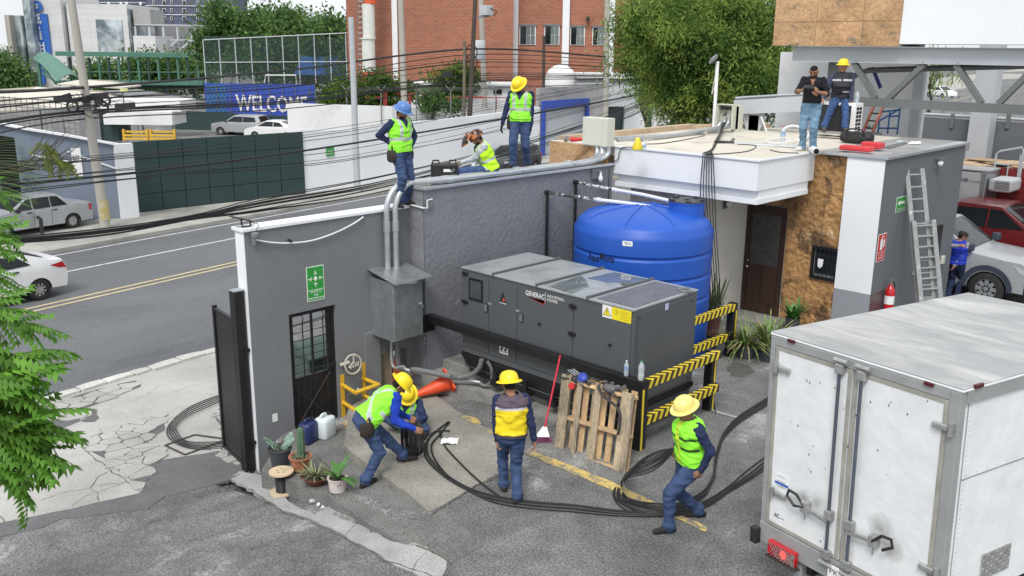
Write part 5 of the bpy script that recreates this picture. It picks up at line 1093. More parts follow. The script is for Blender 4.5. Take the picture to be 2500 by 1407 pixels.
MB().add([(c[0]-.35,c[1]-.14,a[2]-.18),(c[0]+.35,c[1]-.14,a[2]-.18),(c[0]+.14,c[1]-.14,a[2]-.65),(c[0]-.14,c[1]-.14,a[2]-.65),(c[0]-.35,c[1]-.1,a[2]-.18),(c[0]+.35,c[1]-.1,a[2]-.18),(c[0]+.14,c[1]-.1,a[2]-.65),(c[0]-.14,c[1]-.1,a[2]-.65)],[(0,3,2,1),(4,5,6,7),(0,4,7,3),(1,2,6,5),(0,1,5,4)]).build('bracket',m_steelp,lbm)
mb=MB();mb.ring([P(1858,285,y=21),P(1872,322,y=21)],.02,6);mb.build('brace',m_pvc,lbm)
acx1,acy0=-9.36,21.05
ac=thing('ac_unit','white air conditioner condenser with dark grille, used as a seat on the roof','air conditioner',(-9.8,21.2,RZ))
MB().bbox(-10.35,acx1,acy0,acy0+.42,RZ+.03,RZ+.80,.012).build('casing',m_txtw,ac);MB().box(-10.27,-9.46,acy0-.006,acy0-.001,RZ+.09,RZ+.74).build('coil',mat('coil_black',(.02,.022,.025),.6),ac)
for i in range(7):
 for j in range(2):MB().box(acx1+.001,acx1+.006,acy0+.07+j*.15,acy0+.19+j*.15,RZ+.10+i*.09,RZ+.165+i*.09).build('vent',m_dark,ac)
bottle('water_jug','clear plastic jug standing on the air conditioner beside the seated man',(-9.48,acy0+.28,RZ+.805),.26,.06,m_capb,False)
bn=thing('plank_bench','grey plank on a short metal stand in front of the seated man','bench',(-9.5,19.9,RZ))
pa,pb_=P(1992,332,y=20.55),P(2075,340,y=20.62);pa[2]=pb_[2]=RZ+.14;MB().beam(pa,pb_,.28,.04).build('plank',mat('grey_plank',(.3,.28,.25),.8,var=.2,scale=6),bn);m_=(pa+pb_)/2+np.array([.1,0,0]);MB().ring([m_+np.array([.1,0,0]),np.array([m_[0]+.1,m_[1],RZ])],.03,8).build('stand',m_galv,bn)
c=P(2090,352,z=RZ);t=thing('tool_bag','black soft tool bag lying on the roof behind the red case','bag',c)
mb=MB();mb.bbox(c[0]-.38,c[0]+.34,c[1]-.1,c[1]+.22,RZ+.02,RZ+.26,.09);mb.build('body',mat('bag_black',(.02,.02,.022),.6,bump=.7,bscale=12),t,smooth=True);MB().ring(spline([(c[0]-.2,c[1]-.1,RZ+.2),(c[0]-.15,c[1]-.14,RZ+.32),(c[0]+.15,c[1]-.14,RZ+.32),(c[0]+.2,c[1]-.1,RZ+.2)],5),.018,6).build('handle',m_black,t)
c=P(2092,374,z=RZ+.01);c2=P(2130,368,z=RZ+.01);m_rc=mat('red_case',(.62,.05,.06),.4,var=.12,scale=8)
for i,(cc,L_,lab)in enumerate(((c,.34,'flat red plastic tool case on the roof edge in front of the black bag'),(c2,.22,'smaller red plastic case at the right end of the flat red one'))):
 t=thing('tool_case',lab,'tool case',cc);MB().bbox(cc[0]-L_,cc[0]+L_*.86,cc[1]-.10,cc[1]+.16,RZ+.052,RZ+.15+.03*i,.025).build('shell',m_rc,t);MB().bbox(cc[0]-.1,cc[0]+.1,cc[1]-.125,cc[1]-.101,RZ+.07,RZ+.12,.008).build('handle',m_rc,t)
t=thing('steel_pipe','short thick steel pipe lying on the cream roof','pipe',P(1880,356,z=RZ));MB().ring([P(1800,352,z=RZ+.05),P(1958,361,z=RZ+.05)],.045,14).build('tube',m_galvp,t)
t=thing('cut_pipe','short white tube end with a dark opening at the canopy corner','pipe',P(1990,368,z=RZ+.07));e0,e1=P(1978,362,z=RZ+.1),P(1993,370,z=RZ+.1);MB().ring([e0,e1],.07,14).build('tube',m_pvc,t);MB().lathe([(.055,0),(.001,.001)],e1+(e1-e0)*.02,14,ax=e1-e0,caps=False).build('opening',m_dark,t)
bottle('coke_bottle','large clear bottle with a red label standing on the cream roof',P(1910,347,z=RZ),.36,.055,m_red,True);
t=thing('cordless_drill','black and red cordless tool lying on the cream roof below the open box','power tool',P(1770,348,z=RZ));c=P(1768,349,z=RZ+.06);MB().ring([c-RT*.2,c-RT*.1,c+RT*.1,c+RT*.2],[.06,.05,.04,.065],10).build('body',m_black,t);MB().ring([c+RT*.15,c+RT*.2+np.array([0,0,.1])],.035,8).build('head',m_flex,t)
t=thing('angle_grinder','red angle grinder lying on the stone parapet','power tool',P(1385,345,z=3.66));c=P(1392,343,y=15.08);c[2]=3.68;MB().ring([c-RT*.0,c+RT*.12,c+RT*.3],[.05,.045,.03],10).build('body',m_red,t);MB().lathe([(.07,0),(.075,.05),(.03,.07)],c-RT*.06,12,ax=(-.7,-.7,.2)).build('head',m_flex,t)
c=P(1556,366,z=RZ+.06);t=thing('yellow_jug','small yellow funnel shaped container on the canopy edge','container',c);MB().lathe([(.10,0),(.11,.03),(.05,.20),(.03,.24)],c,12).build('body',m_hazy,t)
c=P(1573,368,z=RZ+.06);bottle('small_bottle','small clear bottle beside the yellow container on the canopy edge',c,.17,.035,m_capb)
for k,(pts,lab)in enumerate((([(1930,342),(1900,338),(1870,344),(1890,350),(1930,346),(1950,340)],'thin white hose coiled on the roof behind the man in black'),([(1720,378),(1790,374),(1830,368),(1845,356),(1800,352)],'thin dark cord running over the cream roof'),([(1578,352),(1620,350),(1680,340),(1720,332)],'thin dark cord beside the roof conduits'),([(1880,366),(1905,372),(1950,374)],'short dark cord beside the white shoes'))):
 o=MB().ring(spline([P(a,b,z=RZ+.06)for a,b in pts],6),.01 if k else.02,5).build('cord',m_rubber if k else m_pvc);setp(o,lab,'cord')
t=thing('white_hose_coil','looped white corrugated hose on the roof beside the air conditioner','hose',P(1940,330,z=RZ));c=P(1938,328,z=RZ+.15)
MB().ring(spline([c+RT*.25*math.cos(a)+np.array([0,0,.18*math.sin(a)])+FH*.1*math.sin(a*.5)for a in np.linspace(.3,6.5,12)],4),.025,7).build('loops',m_pvc,t)
MB().ring(spline([P(1982,318,z=RZ+.05),P(1975,330,z=RZ+.1),P(1960,345,z=RZ+.05)],5),.03,7).build('tail',m_pvc,t)
c=P(2195,352,z=RZ+.02);o=MB().slab([P(a,b,z=RZ)[:2]for a,b in((2155,362),(2205,350),(2215,353),(2170,366))],RZ+.011,RZ+.03).build('sheet_offcut',m_steeld);setp(o,'dark flat sheet offcut lying on the grey roof beside the red case','sheet metal')
c=P(2188,348,z=RZ+.02);t=thing('jar','small clear jar lying on the grey roof','jar',c);MB().ring([c,c+RT*.14],.05,10).build('glass',m_pet,t)
c=P(2232,352,z=RZ+.02);mb=MB();rr=random.Random(5);mb.add([tuple(c+RT*a+FH*b+np.array([0,0,h]))for a,b,h in((-.15,0,.01),(-.05,.05,.05),(.05,-.03,.04),(.16,.04,.06),(.0,-.06,.01),(.12,-.05,.02))],[(0,4,1),(1,4,2),(2,4,5),(2,5,3),(1,2,3)]);setp(mb.build('white_glove',m_txtw),'crumpled white glove on the grey roof','glove')
tube_thing('cord','thin black cord hanging from the canopy left edge down the white wall','cord',[P(1545,360,z=RZ+.055),P(1522,360,y=CY0-.04),P(1512,372,y=CY0-.04),P(1508,390,y=CY0-.04),P(1490,400,y=CY0-.02),P(1487,430,x=-11.76),P(1484,530,x=-11.76)],.009,m_rubber)
tube_thing('cord_pair','pair of dark cords dropping from the junction box past the stone parapet','cord',[P(1438,358,y=14.9),P(1418,375,y=14.9),P(1402,392,y=14.9),P(1396,402,y=14.9)],.016,mat('brown_cord',(.3,.17,.05),.7))
MB_=None
sgn=thing('overhead_sign','raised sign box with ochre stone panels and a white panel on a pale steel truss','sign structure',(-9,22.3,3))
SY=22.0;s0=P(1887,112,y=SY);s1=P(2195,105,y=SY);xz=[s0[0]+(s1[0]-s0[0])*t for t in(0,.355,.72,1)]
zb,zm,zt=s0[2],P(1890,55,y=SY)[2],P(1890,-8,y=SY)[2]
for i in range(3):
 for(a,b)in((zb,zm),(zm,zt),(zt,zt+(zt-zm)),(zt+(zt-zm),zt+2*(zt-zm))):MB().bbox(xz[i]+.004,xz[i+1]-.004,SY-.03,SY+.02,a+.004,b-.004,.004).build('stone_panel',m_stone2,sgn)
MB().box(xz[0],xz[3],SY+.021,SY+1.6,zb,zt+1.3).build('box_core',m_beige,sgn)
MB().box(xz[3]+.002,-1.5,SY+.0,SY+1.6,zb+.06,zt+1.3).build('white_panel',m_white,sgn)
BY=SY+.28;b0=P(1937,118,y=BY);bb0=P(1937,150,y=BY);zt_,zb_=zb-.01,bb0[2]
MB().box(b0[0],-1.5,BY-.01,BY+.01,zb_+.02,zt_-.02).build('beam_web',m_steelp,sgn);MB().box(b0[0],-1.5,BY-.12,BY+.12,zb_,zb_+.018).build('beam_flange',m_steelp,sgn);MB().box(b0[0],-1.5,BY-.12,BY+.12,zt_-.018,zt_).build('beam_flange',m_steelp,sgn)
MB().box(b0[0]+.002,-1.5,BY+1.1,BY+1.12,zb_+.02,zt_-.02).build('rear_beam',m_steeld,sgn);MB().box(b0[0],-1.5,BY+1.0,BY+1.22,zb_,zb_+.018).build('rear_beam_flange',m_steelp,sgn)
MB().box(b0[0]+.02,-1.5,BY+.13,BY+.99,zt_-.05,zt_-.001).build('deck',m_steeld,sgn)
zc1,zc0=P(2120,239,y=BY)[2],P(2120,260,y=BY)[2];cx0=P(2030,250,y=BY)[0]
MB().box(cx0,-1.5,BY-.09,BY+.09,zc0,zc1).build('bottom_chord',m_steeld,sgn)
xp=lambda px,py:P(px,py,y=BY)[0]
zz0,zz1=zc1,zb_
for(xa,xb)in((xp(2085,155),xp(2138,236)),(xp(2258,155),xp(2170,236)),(xp(2335,155),xp(2398,240)),(xp(2530,160),xp(2440,240))):
 MB().beam((xa,BY,zz1),(xb,BY,zz0),.12,.16,(0,1,0)).build('diagonal',m_steeld,sgn)
pxc=P(2408,200,y=30.6);MB().bbox(pxc[0]-.30,pxc[0]+.30,30.5,31.1,-.3,7.5,.01).build('column',m_steelp,sgn)
pxc2=P(2045,200,y=BY+.4);MB().bbox(pxc2[0]-.22,pxc2[0]+.1,BY+.25,BY+.55,RZ,zb_-.002,.01).build('column',m_steeld,sgn)
MB().ring([P(2075,190,y=BY+.6),P(2120,172,y=BY+.6),P(2530,160,y=BY+.6)],.07,10).build('drain_pipe',m_steeld,sgn)
MB().ring([P(2130,165,y=24.2),P(2150,215,y=24.2)],.05,8).build('blue_brace',mat('blue_steel',(.01,.02,.16),.5),sgn)
bw=thing('lot_wall','tall aged white wall with black lettering behind the office roof','wall',(-12,26,0))
d0=25.0;wl,wr_=P(2065,330,y=d0),P(2216,330,y=d0)
MB().box(wl[0]-2.2,wr_[0]+.3,d0,d0+.2,-.5,P(2150,130,y=d0)[2]).build('wall_body',m_whiteold,bw)
MB().bbox(P(2216,330,y=d0-.05)[0],P(2240,330,y=d0-.05)[0],d0-.08,d0+.25,-.5,P(2230,155,y=d0)[2],.01).build('pier',m_steelp,bw)
a=P(2123,310,y=d0-.01);b=P(2168,326,y=d0-.01)
text('...es de',(a[0]-.2,d0-.012,a[2]-.02),(1,0,0),(0,0,1),.10,m_txtk,bw);text('alimentos',(a[0]-.2,d0-.012,a[2]-.2),(1,0,0),(0,0,1),.10,m_txtk,bw)
gw=thing('lot_wall','dark grey wall with a steel rail along its top behind the parked trucks','wall',(-8,29,0));d1=31.2
wL=P(2232,285,y=d1);zt2=wL[2];MB().box(wL[0]-.3,0,d1,d1+.2,-.5,zt2).build('wall_body',m_bwall,gw)
MB().ring([(wL[0]-.3,d1,zt2+.1),(0,d1,zt2+.1)],.05,8).build('top_rail',m_galvp,gw)
for px in(2325,2462):p=P(px,290,y=d1-.04);MB().box(p[0]-.06,p[0]+.06,d1-.06,d1-.002,p[2]-.3,p[2]+.15).build('rail_bracket',m_steeld,gw)
for k in range(26):
 c=np.array([wL[0]+.1+k*.32,d1+.1,zt2+.32]);o=MB().ring([c+np.array([.22*math.cos(t_),.05*math.sin(t_*2),.22*math.sin(t_)])for t_ in np.linspace(0,6.28,14)],.008,3,caps=False).build("razor_wire_loop",m_galv,gw)
sc=thing('scaffold_frame','blue scaffold frame standing at the back edge of the roof','scaffold',(-9.5,22.5,RZ));m_bs=mat('scaffold_blue',(.02,.09,.26),.5,var=.15);yy=22.9
fl,fr=P(2143,330,y=yy),P(2190,330,y=yy);zA,zB=P(2148,272,y=yy)[2],P(2193,266,y=yy)[2]
for a,b in(((fl[0],yy,RZ),(fl[0],yy,zA)),((fr[0],yy,RZ),(fr[0],yy,zB+.03)),(((fl[0]+fr[0])/2,yy,RZ),((fl[0]+fr[0])/2,yy,(zA+zB)/2)),((fl[0],yy,zA-.02),(fr[0],yy,zB-.02)),((fl[0],yy,RZ+.12),(fr[0],yy,RZ+.15)),(((fl[0]+fr[0])/2,yy,RZ+.42),(fr[0],yy,RZ+.45)),((fl[0],yy,RZ+.3),(fr[0],yy,RZ+.62))):MB().ring([a,b],.022,6).build('tube',m_bs,sc)
rl=thing('orange_ladder','faded red fibreglass ladder lying against the back of the roof','ladder',(-10,23,RZ));m_rl=mat('faded_red',(.48,.17,.12),.6,var=.15,scale=4)
a0,a1=P(2118,322,y=22.75),P(2148,250,y=22.95)
for dx in(-.11,.13):MB().beam(a0+np.array([dx,0,0]),a1+np.array([dx,0,0]),.05,.08,(0,1,0)).build('rail',m_rl,rl)
for k in range(4):q_=a0+(a1-a0)*(.12+k*.25);MB().ring([q_+np.array([-.11,0,0]),q_+np.array([.13,0,0])],.02,6).build('rung',m_black,rl)
# ================================================================ VEHICLES
m_tyre=mat('tyre',(.02,.02,.022),.8,var=.2);m_rim=mat('alloy',(.5,.52,.54),.35,metal=.7);m_cg=mat('car_glass',(.015,.019,.022),.08,var=.3,scale=1.5,spec=.35);m_trim=mat('black_trim',(.02,.02,.022),.5)
m_tail=mat('tail_red',(.5,.01,.02),.2,coat=.4);m_head=mat('headlamp',(.6,.65,.7),.1,metal=.3)
def paint(n,c,metal=.0):return mat('paint_'+n,c,.35,metal=metal,var=.03,scale=1,coat=.5)
def wheel(par,x,y,r,w,side,hub='spoke'):
 t=MB();ax=(0,side,0);t.lathe([(r*.62,0),(r*.9,0),(r,.03),(r,w-.03),(r*.9,w),(r*.62,w)],(x,y-side*w*.5,r),24,ax=ax,caps=False);o=t.build('tyre',m_tyre,par,world=False)
 MB().lathe([(r*.63,w*.72),(r*.6,w*.75),(r*.58,w*.45),(.01,w*.45)],(x,y-side*w*.5,r),24,ax=ax,caps=False).build('rim_well',m_trim,o,world=False)
 sp=MB();c=Vector((x,y+side*w*.27,r))
 for k in range(9 if hub=='spoke' else 8):
  a=2*math.pi*k/(9 if hub=='spoke' else 8);d=Vector((math.cos(a),0,math.sin(a)));sp.beam(c,c+d*r*.6,.05 if hub=='spoke' else.09,.03,(0,1,0))
 sp.lathe([(r*.15,0),(r*.14,.03)],c,12,ax=ax);n=24;sp.lathe([(r*.64,-.03),(r*.64,.0),(r*.56,.0),(r*.56,-.03)],c,24,ax=ax,caps=False);sp.build('rim',m_rim,o,world=False)
def car(name,label,cat_,pos,head,prof,W,belt,side_wins,tops,wheels,r,body,group=None,extras=None,hub='spoke',zoff=0,taper=.17,arch=1.13):
 """prof: closed side outline without arches from rear bottom over the roof to the front bottom (x forward, z up)"""
 h=Vector((float(head[0]),float(head[1]),0)).normalized();mtx=Matrix(((h.x,-h.y,0,float(pos[0])),(h.y,h.x,0,float(pos[1])),(0,0,1,float(pos[2])),(0,0,0,1)))
 t=thing(name,label,cat_,pos,group,mtx=mtx);xs_=[p[0]for p in prof];L0,L1=min(xs_),max(xs_);zt=max(p[1]for p in prof)
 def Wf(x,z):
  e=1-.10*max(0,abs((x-(L0+L1)/2)/((L1-L0)/2))-.72)/.28
  return W/2*e*(1-.05*max(0,belt-z)**2-(taper*max(0,z-belt)/(zt-belt)if z>belt else 0))
 top=[]
 P_=[np.array(p,float)for p in prof]
 for i in range(len(P_)-1):
  n=max(1,int(np.linalg.norm(P_[i+1]-P_[i])/.18))
  for k in range(n):top.append(P_[i]+(P_[i+1]-P_[i])*k/n)
 top.append(P_[-1]);mb=MB();fr=[-1,-.93,-.7,-.35,0,.35,.7,.93,1];k=len(fr);vs=[]
 for p in top:
  for f in fr:cr=.035*(1-abs(f)**4)if p[1]>belt-.15 else 0;vs.append((p[0],f*Wf(p[0],p[1]),p[1]-.035+cr))
 mb.add(vs,[(i*k+j,(i+1)*k+j,(i+1)*k+j+1,i*k+j+1)for i in range(len(top)-1)for j in range(k-1)])
 bot=[];zb=P_[-1][1]
 for wx in sorted(wheels,reverse=True):
  bot.append((wx+r*arch,zb))
  for a in np.linspace(0,math.pi,11)[0:]:bot.append((wx+r*arch*math.cos(a),r*.98+r*arch*math.sin(a)*.98 if math.sin(a)>.01 else zb))
  bot.append((wx-r*arch,zb))
 ol=[Vector((p[0],p[1]-.035))for p in top]+[Vector(b)for b in bot];cl=[ol[0]]
 for v in ol[1:]:
  if(v-cl[-1]).length>.005:cl.append(v)
 if(cl[0]-cl[-1]).length<.005:cl.pop()
 inner=[];x=L0+.08
 while x<L1:
  z=.25
  while z<zt:
   if inside((x,z),[(c.x,c.y)for c in cl])and min((Vector((x,z))-c).length for c in cl)>.05:inner.append(Vector((x,z)))
   z+=.14
  x+=.16
 vv,_,ff,_,_,_=delaunay_2d_cdt(cl+inner,[],[list(range(len(cl)))],1,1e-5)
 for s_ in(-1,1):
  mb.add([(v.x,s_*Wf(v.x,v.y+.035),v.y)for v in vv],[tuple(f)if s_<0 else tuple(f[::-1])for f in ff])
 bm=bmesh.new();me_=bpy.data.meshes.new('x');me_.from_pydata(mb.v,[],mb.f);bm.from_mesh(me_);bmesh.ops.remove_doubles(bm,verts=bm.verts,dist=.004);bmesh.ops.recalc_face_normals(bm,faces=bm.faces);mb=MB();mb.bm(bm);bpy.data.meshes.remove(me_)
 bo=mb.build('body',body,t,world=False,smooth=True)
 try:bo.data.set_sharp_from_angle(angle=.55)
 except Exception:pass
 MB().box(L0+.3,L1-.3,-W/2+.14,W/2-.14,zb-.02,belt-.25).build('underbody',m_trim,t,world=False)
 for s_ in(-1,1):
  for w in side_wins:
   mb=MB();q=[(x,s_*(Wf(x,z)+.006),z)for x,z in w];mb.quad(*(q if s_<0 else q[::-1]));mb.build('side_window',m_cg,t,world=False)
  for wx in wheels:wheel(t,wx,s_*(W/2-.11),r,.2,s_,hub)
 for(a,b,nm,mt,f,e)in tops:
  mb=MB();A,B=np.array(a,float),np.array(b,float);d=B-A;n=np.array([-d[1],d[0]]);n/=np.linalg.norm(n);n=n if n[1]>0 else-n
  m_=6;vs=[]
  for p in(A,B):
   for j in range(m_+1):ff_=f*(2*j/m_-1);q=p+n*e;vs.append((q[0],ff_*Wf(p[0],p[1]),q[1]-.035+.035*(1-abs(ff_)**4)))
  mb.add(vs,[(j,j+1,m_+2+j,m_+1+j)for j in range(m_)]);mb.build(nm,mt,t,world=False)
 if extras:extras(t,Wf)
 return t
def sedan_extras(hz,tail,plate=None,handles=(),cut=()):
 def f(t,Wf):
  L0,L1,z1,z2=hz[:4]
  for s_ in(-1,1):
   for hx,hzz in handles:MB().bbox(hx-.09,hx+.09,s_*Wf(hx,hzz)-.015,s_*Wf(hx,hzz)+.02*s_+.001,hzz-.02,hzz+.02,.008).build('handle',m_trim,t,world=False)
   mb=MB();q=[(x,s_*(Wf(x,z)+.008),z)for x,z in tail];mb.quad(*(q if s_<0 else q[::-1]));mb.build('tail_light',m_tail,t,world=False)
   mb=MB();q=[(x,s_*(Wf(x,z)+.008),z)for x,z in((L1-.35,z1),(L1-.03,z1-.02),(L1-.06,z2),(L1-.4,z2+.02))];mb.quad(*(q if s_<0 else q[::-1]));mb.build('headlight',m_head,t,world=False)
   for cx in cut:
    mb=MB();mb.ring([(cx,s_*(Wf(cx,z)+.003),z)for z in(.3,.5,.7,.85)],.006,4);mb.build('door_seam',m_trim,t,world=False)
   MB().bbox(hz[4]-.08,hz[4]+.08,s_*(Wf(hz[4],hz[5])+.1)-.07,s_*(Wf(hz[4],hz[5])+.1)+.07,hz[5]-.06,hz[5]+.07,.03).build('mirror',m_trim,t,world=False)
 return f
HS=-SDIR
tp=[(-2.12,.28),(-2.15,.55),(-2.12,.92),(-2.0,.95),(-1.32,.99),(-.88,1.36),(-.4,1.385),(.35,1.37),(1.02,.95),(1.9,.84),(2.08,.78),(2.15,.5),(2.12,.25)]
p=P(60,570,z=-1.28);w0=P(178,557,z=-1.28)
car('parked_sedan','silver boxy four door sedan parked on the far pavement by the grey wall','car',w0-HS*-1.28+NQ*(-.72),HS,tp,1.64,.90,[[(-1.12,.95),(-.78,1.30),(-.5,1.32),(-.5,.94)],[(-.46,.94),(-.46,1.32),(.18,1.32),(.18,.93)],[(.23,.93),(.23,1.31),(.38,1.30),(.82,.98),(.8,.93)]][0:3],[((-1.27,1.02),(-.93,1.31),'rear_window',m_cg,.84,.006),((.42,1.34),(.98,.985),'windshield',m_cg,.86,.006)],[-1.28,1.30],.29,paint('silver',(.42,.44,.46),.3),extras=sedan_extras((-2.1,2.1,.74,.6,.8,.95),[(-2.11,.62),(-2.0,.62),(-1.99,.86),(-2.1,.86)],handles=((-.62,.82),(.35,.82)),cut=(-.48,.2)),hub='x')
vp=[(-2.2,.30),(-2.26,.6),(-2.2,.92),(-2.12,1.08),(-1.75,1.13),(-.85,1.44),(-.3,1.50),(.3,1.48),(1.25,1.0),(2.0,.85),(2.2,.65),(2.22,.3)]
w1=P(100,733,z=-1.41)
car('white_sedan','white four door sedan driving away on the street behind the leaves','car',w1-HS*-1.38+NQ*(-.80),HS,vp,1.74,.98,[[(-1.2,1.05),(-.85,1.32),(-.35,1.38),(-.35,1.03)],[(-.30,1.03),(-.30,1.385),(.33,1.38),(1.0,1.03)]],[((-1.68,1.165),(-.92,1.42),'rear_window',m_cg,.82,.006),((.38,1.455),(1.2,1.04),'windshield',m_cg,.84,.006)],[-1.38,1.24],.31,paint('white',(.80,.81,.82)),extras=sedan_extras((-2.2,2.2,.82,.65,.95,1.05),[(-2.22,.80),(-2.13,.99),(-1.72,.95),(-2.0,.83)],handles=((-.75,.92),(.2,.9)),cut=(-.33,.75)))
hp=[(-1.9,.35),(-1.98,.6),(-1.95,1.0),(-1.75,1.45),(-1.5,1.55),(.2,1.52),(1.0,1.02),(1.8,.9),(2.0,.7),(2.0,.3)]
w2=P(1290,412,z=-1.41)
car('dark_hatchback','dark hatchback parked on the street behind the yard wall and the gloved man','car',P(1250,420,z=-1.41),HS,hp,1.7,.98,[[(-1.6,1.05),(-1.5,1.42),(-.6,1.45),(-.6,1.03)],[(-.55,1.03),(-.55,1.45),(.2,1.42),(.75,1.05)]],[((-1.93,1.06),(-1.74,1.46),'rear_window',m_cg,.84,.006),((.25,1.50),(.95,1.06),'windshield',m_cg,.86,.006)],[-1.25,1.25],.31,paint('dark',(.03,.03,.035)),extras=sedan_extras((-2,1.95,.85,.7,.8,1.05),[(-1.96,.8),(-1.8,.8),(-1.8,1.02),(-1.95,1.02)]))
sp_=[(-2.2,.4),(-2.3,.7),(-2.2,1.1),(-1.95,1.6),(-1.6,1.68),(.1,1.66),(1.0,1.12),(2.0,1.0),(2.2,.8),(2.22,.35)]
w3=P(590,331,z=-1.5)
car('parked_suv','silver SUV parked in the lot below the WELCOME banner','car',w3,-RT+FH*.25,sp_,1.8,1.08,[[(-1.8,1.15),(-1.7,1.5),(-.7,1.55),(-.7,1.13)],[(-.65,1.13),(-.65,1.56),(.1,1.54),(.75,1.15)]],[((-2.15,1.2),(-1.97,1.58),'rear_window',m_cg,.84,.006),((.15,1.64),(.95,1.17),'windshield',m_cg,.86,.006)],[-1.4,1.35],.35,MATS['paint_silver'],extras=sedan_extras((-2.2,2.2,.95,.8,.8,1.2),[(-2.25,.9),(-2.1,.9),(-2.05,1.1),(-2.2,1.1)]))
car('parked_sedan','white sedan parked right of the silver SUV, half hidden by the green gate','car',P(672,340,z=-1.5),-RT+FH*.25,vp,1.74,.98,[[(-1.2,1.05),(-.85,1.32),(-.35,1.38),(-.35,1.03)],[(-.30,1.03),(-.30,1.385),(.33,1.38),(1.0,1.03)]],[((-1.68,1.165),(-.92,1.42),'rear_window',m_cg,.82,.006),((.38,1.455),(1.2,1.04),'windshield',m_cg,.84,.006)],[-1.38,1.24],.31,MATS['paint_white'])
car('far_car','small white car on the far avenue seen through the truss','car',P(2296,238,z=-.6),RT*.3-FH,vp,1.74,.98,[[(-1.2,1.05),(-.85,1.32),(-.35,1.38),(-.35,1.03)],[(-.30,1.03),(-.30,1.385),(.33,1.38),(1.0,1.03)]],[((.38,1.455),(1.2,1.04),'windshield',m_cg,.84,.006)],[-1.38,1.24],.31,MATS['paint_white'])
bp=P(80,500,z=-1.28)
car('blue_car','light blue car hidden behind the silver sedan, only its roof showing','car',P(30,540,z=-1.28)+NQ*-2.6,HS,tp,1.64,.9,[],[],[-1.28,1.3],.29,paint('lightblue',(.10,.30,.50)))
pk=[(-2.5,.55),(-2.55,1.05),(-1.0,1.06),(-.95,1.72),(-.7,1.8),(.3,1.78),(1.15,1.20),(2.2,1.10),(2.5,.95),(2.58,.5),(2.5,.4)]
def pick_ex(dark):
 def f(t,Wf):
  for s_ in(-1,1):
   mb=MB();q=[(x,s_*(Wf(x,z)+.01),z)for x,z in((2.05,1.02),(2.42,.90),(2.46,.78),(2.2,.84))];mb.quad(*(q if s_<0 else q[::-1]));mb.build('headlight',m_head,t,world=False)
   for wx in(1.55,-1.55):
    n=14;mb=MB()
    for k in range(n):
     a,b=math.pi*k/n,math.pi*(k+1)/n;R0,R1=.44,.56
     q=[(wx+R*math.cos(c),s_*(Wf(wx,.9)+.015),.38+R*math.sin(c))for R,c in((R0,a),(R1,a),(R1,b),(R0,b))];mb.quad(*(q if s_>0 else q[::-1]))
    mb.build('arch_flare',dark,t,world=False)
   MB().bbox(1.02,1.2,s_*(.82),s_*(1.02),1.2,1.38,.04).build('mirror',dark,t,world=False)
   for hx in(-.35,.0):MB().bbox(hx-.1,hx+.1,s_*Wf(hx,1)-.02,s_*Wf(hx,1)+.02,.98,1.03,.01).build('handle',dark,t,world=False)if hx else None
  MB().bbox(2.3,2.68,-.86,.86,.35,.72,.06).build('bumper',dark,t,world=False);MB().bbox(2.5,2.62,-.5,.5,.74,.98,.03).build('grille',m_trim,t,world=False)
 return f
m_flare=mat('bumper_plastic',(.035,.045,.07),.6)
wins=[[(-.85,1.22),(-.82,1.66),(.0,1.68),(.0,1.2)],[(.05,1.2),(.05,1.68),(.35,1.66),(.92,1.24)]]
tops_=[((.36,1.74),(1.1,1.26),'windshield',m_cg,.88,.006),((-.99,1.2),(-.96,1.65),'rear_window',m_cg,.8,.01)]
wc=P(2403,742,y=22.05);gz_=-.02
car('silver_pickup','silver pickup truck with dark bumper parked behind the grey side wall','pickup truck',(wc[0]-1.55,22.05+.80,gz_),(1,0),pk,1.8,1.12,wins,tops_,[-1.55,1.55],.38,MATS['paint_silver'],extras=pick_ex(m_flare),hub='x')
pr_=P(2432,520,y=25.4);car('red_pickup','dark red pickup truck parked beyond the silver pickup','pickup truck',(pr_[0]-.2,26.2,gz_),(1,0),pk,1.8,1.12,wins,tops_,[-1.55,1.55],.38,paint('red',(.22,.012,.015)),extras=pick_ex(m_flare))
rf=thing('refrigerated_truck','small white refrigerated box truck with a cooling unit on its front','truck',(-8,27.6,0));ry=26.95
ra,rb_=P(2322,415,y=ry),P(2412,415,y=ry);m_rfw=mat('reefer_white',(.66,.68,.69),.5,var=.06);rz=ra[2]
MB().bbox(ra[0]-2.4,rb_[0]-.14,ry,ry+1.05,.8,rz,.02).build('box_side',m_rfw,rf);MB().bbox(rb_[0]-.138,rb_[0]+.0,ry-.02,ry+1.05,.75,rz+.03,.02).build('corner_post',m_galv,rf);MB().box(ra[0]-2.4,rb_[0]+.02,ry-.015,ry+1.05,rz+.031,rz+.06).build('roof',mat('reefer_roof',(.42,.43,.42),.6,var=.2,scale=2),rf)
for k in range(2):MB().bbox(rb_[0]+.3-k*2.2,rb_[0]+.9-k*2.2,ry+.1,ry+.35,0,.7,.1).build('wheel',m_tyre,rf)
MB().box(ra[0]-2.3,rb_[0]-.2,ry+.1,ry+.9,.55,.79).build('chassis',m_trim,rf)
cu=MB();cu.bbox(rb_[0]+.02,rb_[0]+.62,ry+.08,ry+1.0,rz-.5,rz-.14,.08);cu.build('cooling_unit',m_rfw,rf)
for k in range(5):MB().box(rb_[0]+.2,rb_[0]+.58,ry+.07,ry+.078,rz-.40+k*.045,rz-.38+k*.045).build('louvre',m_steeld,rf)
q=P(2344,443,y=ry-.01);text('HB',(q[0],ry-.006,q[2]),(1,0,0),(0,0,1),.11,m_txtk,rf);text('Cornick',(q[0]+.22,ry-.006,q[2]),(1,0,0),(0,0,1),.07,m_steeld,rf)
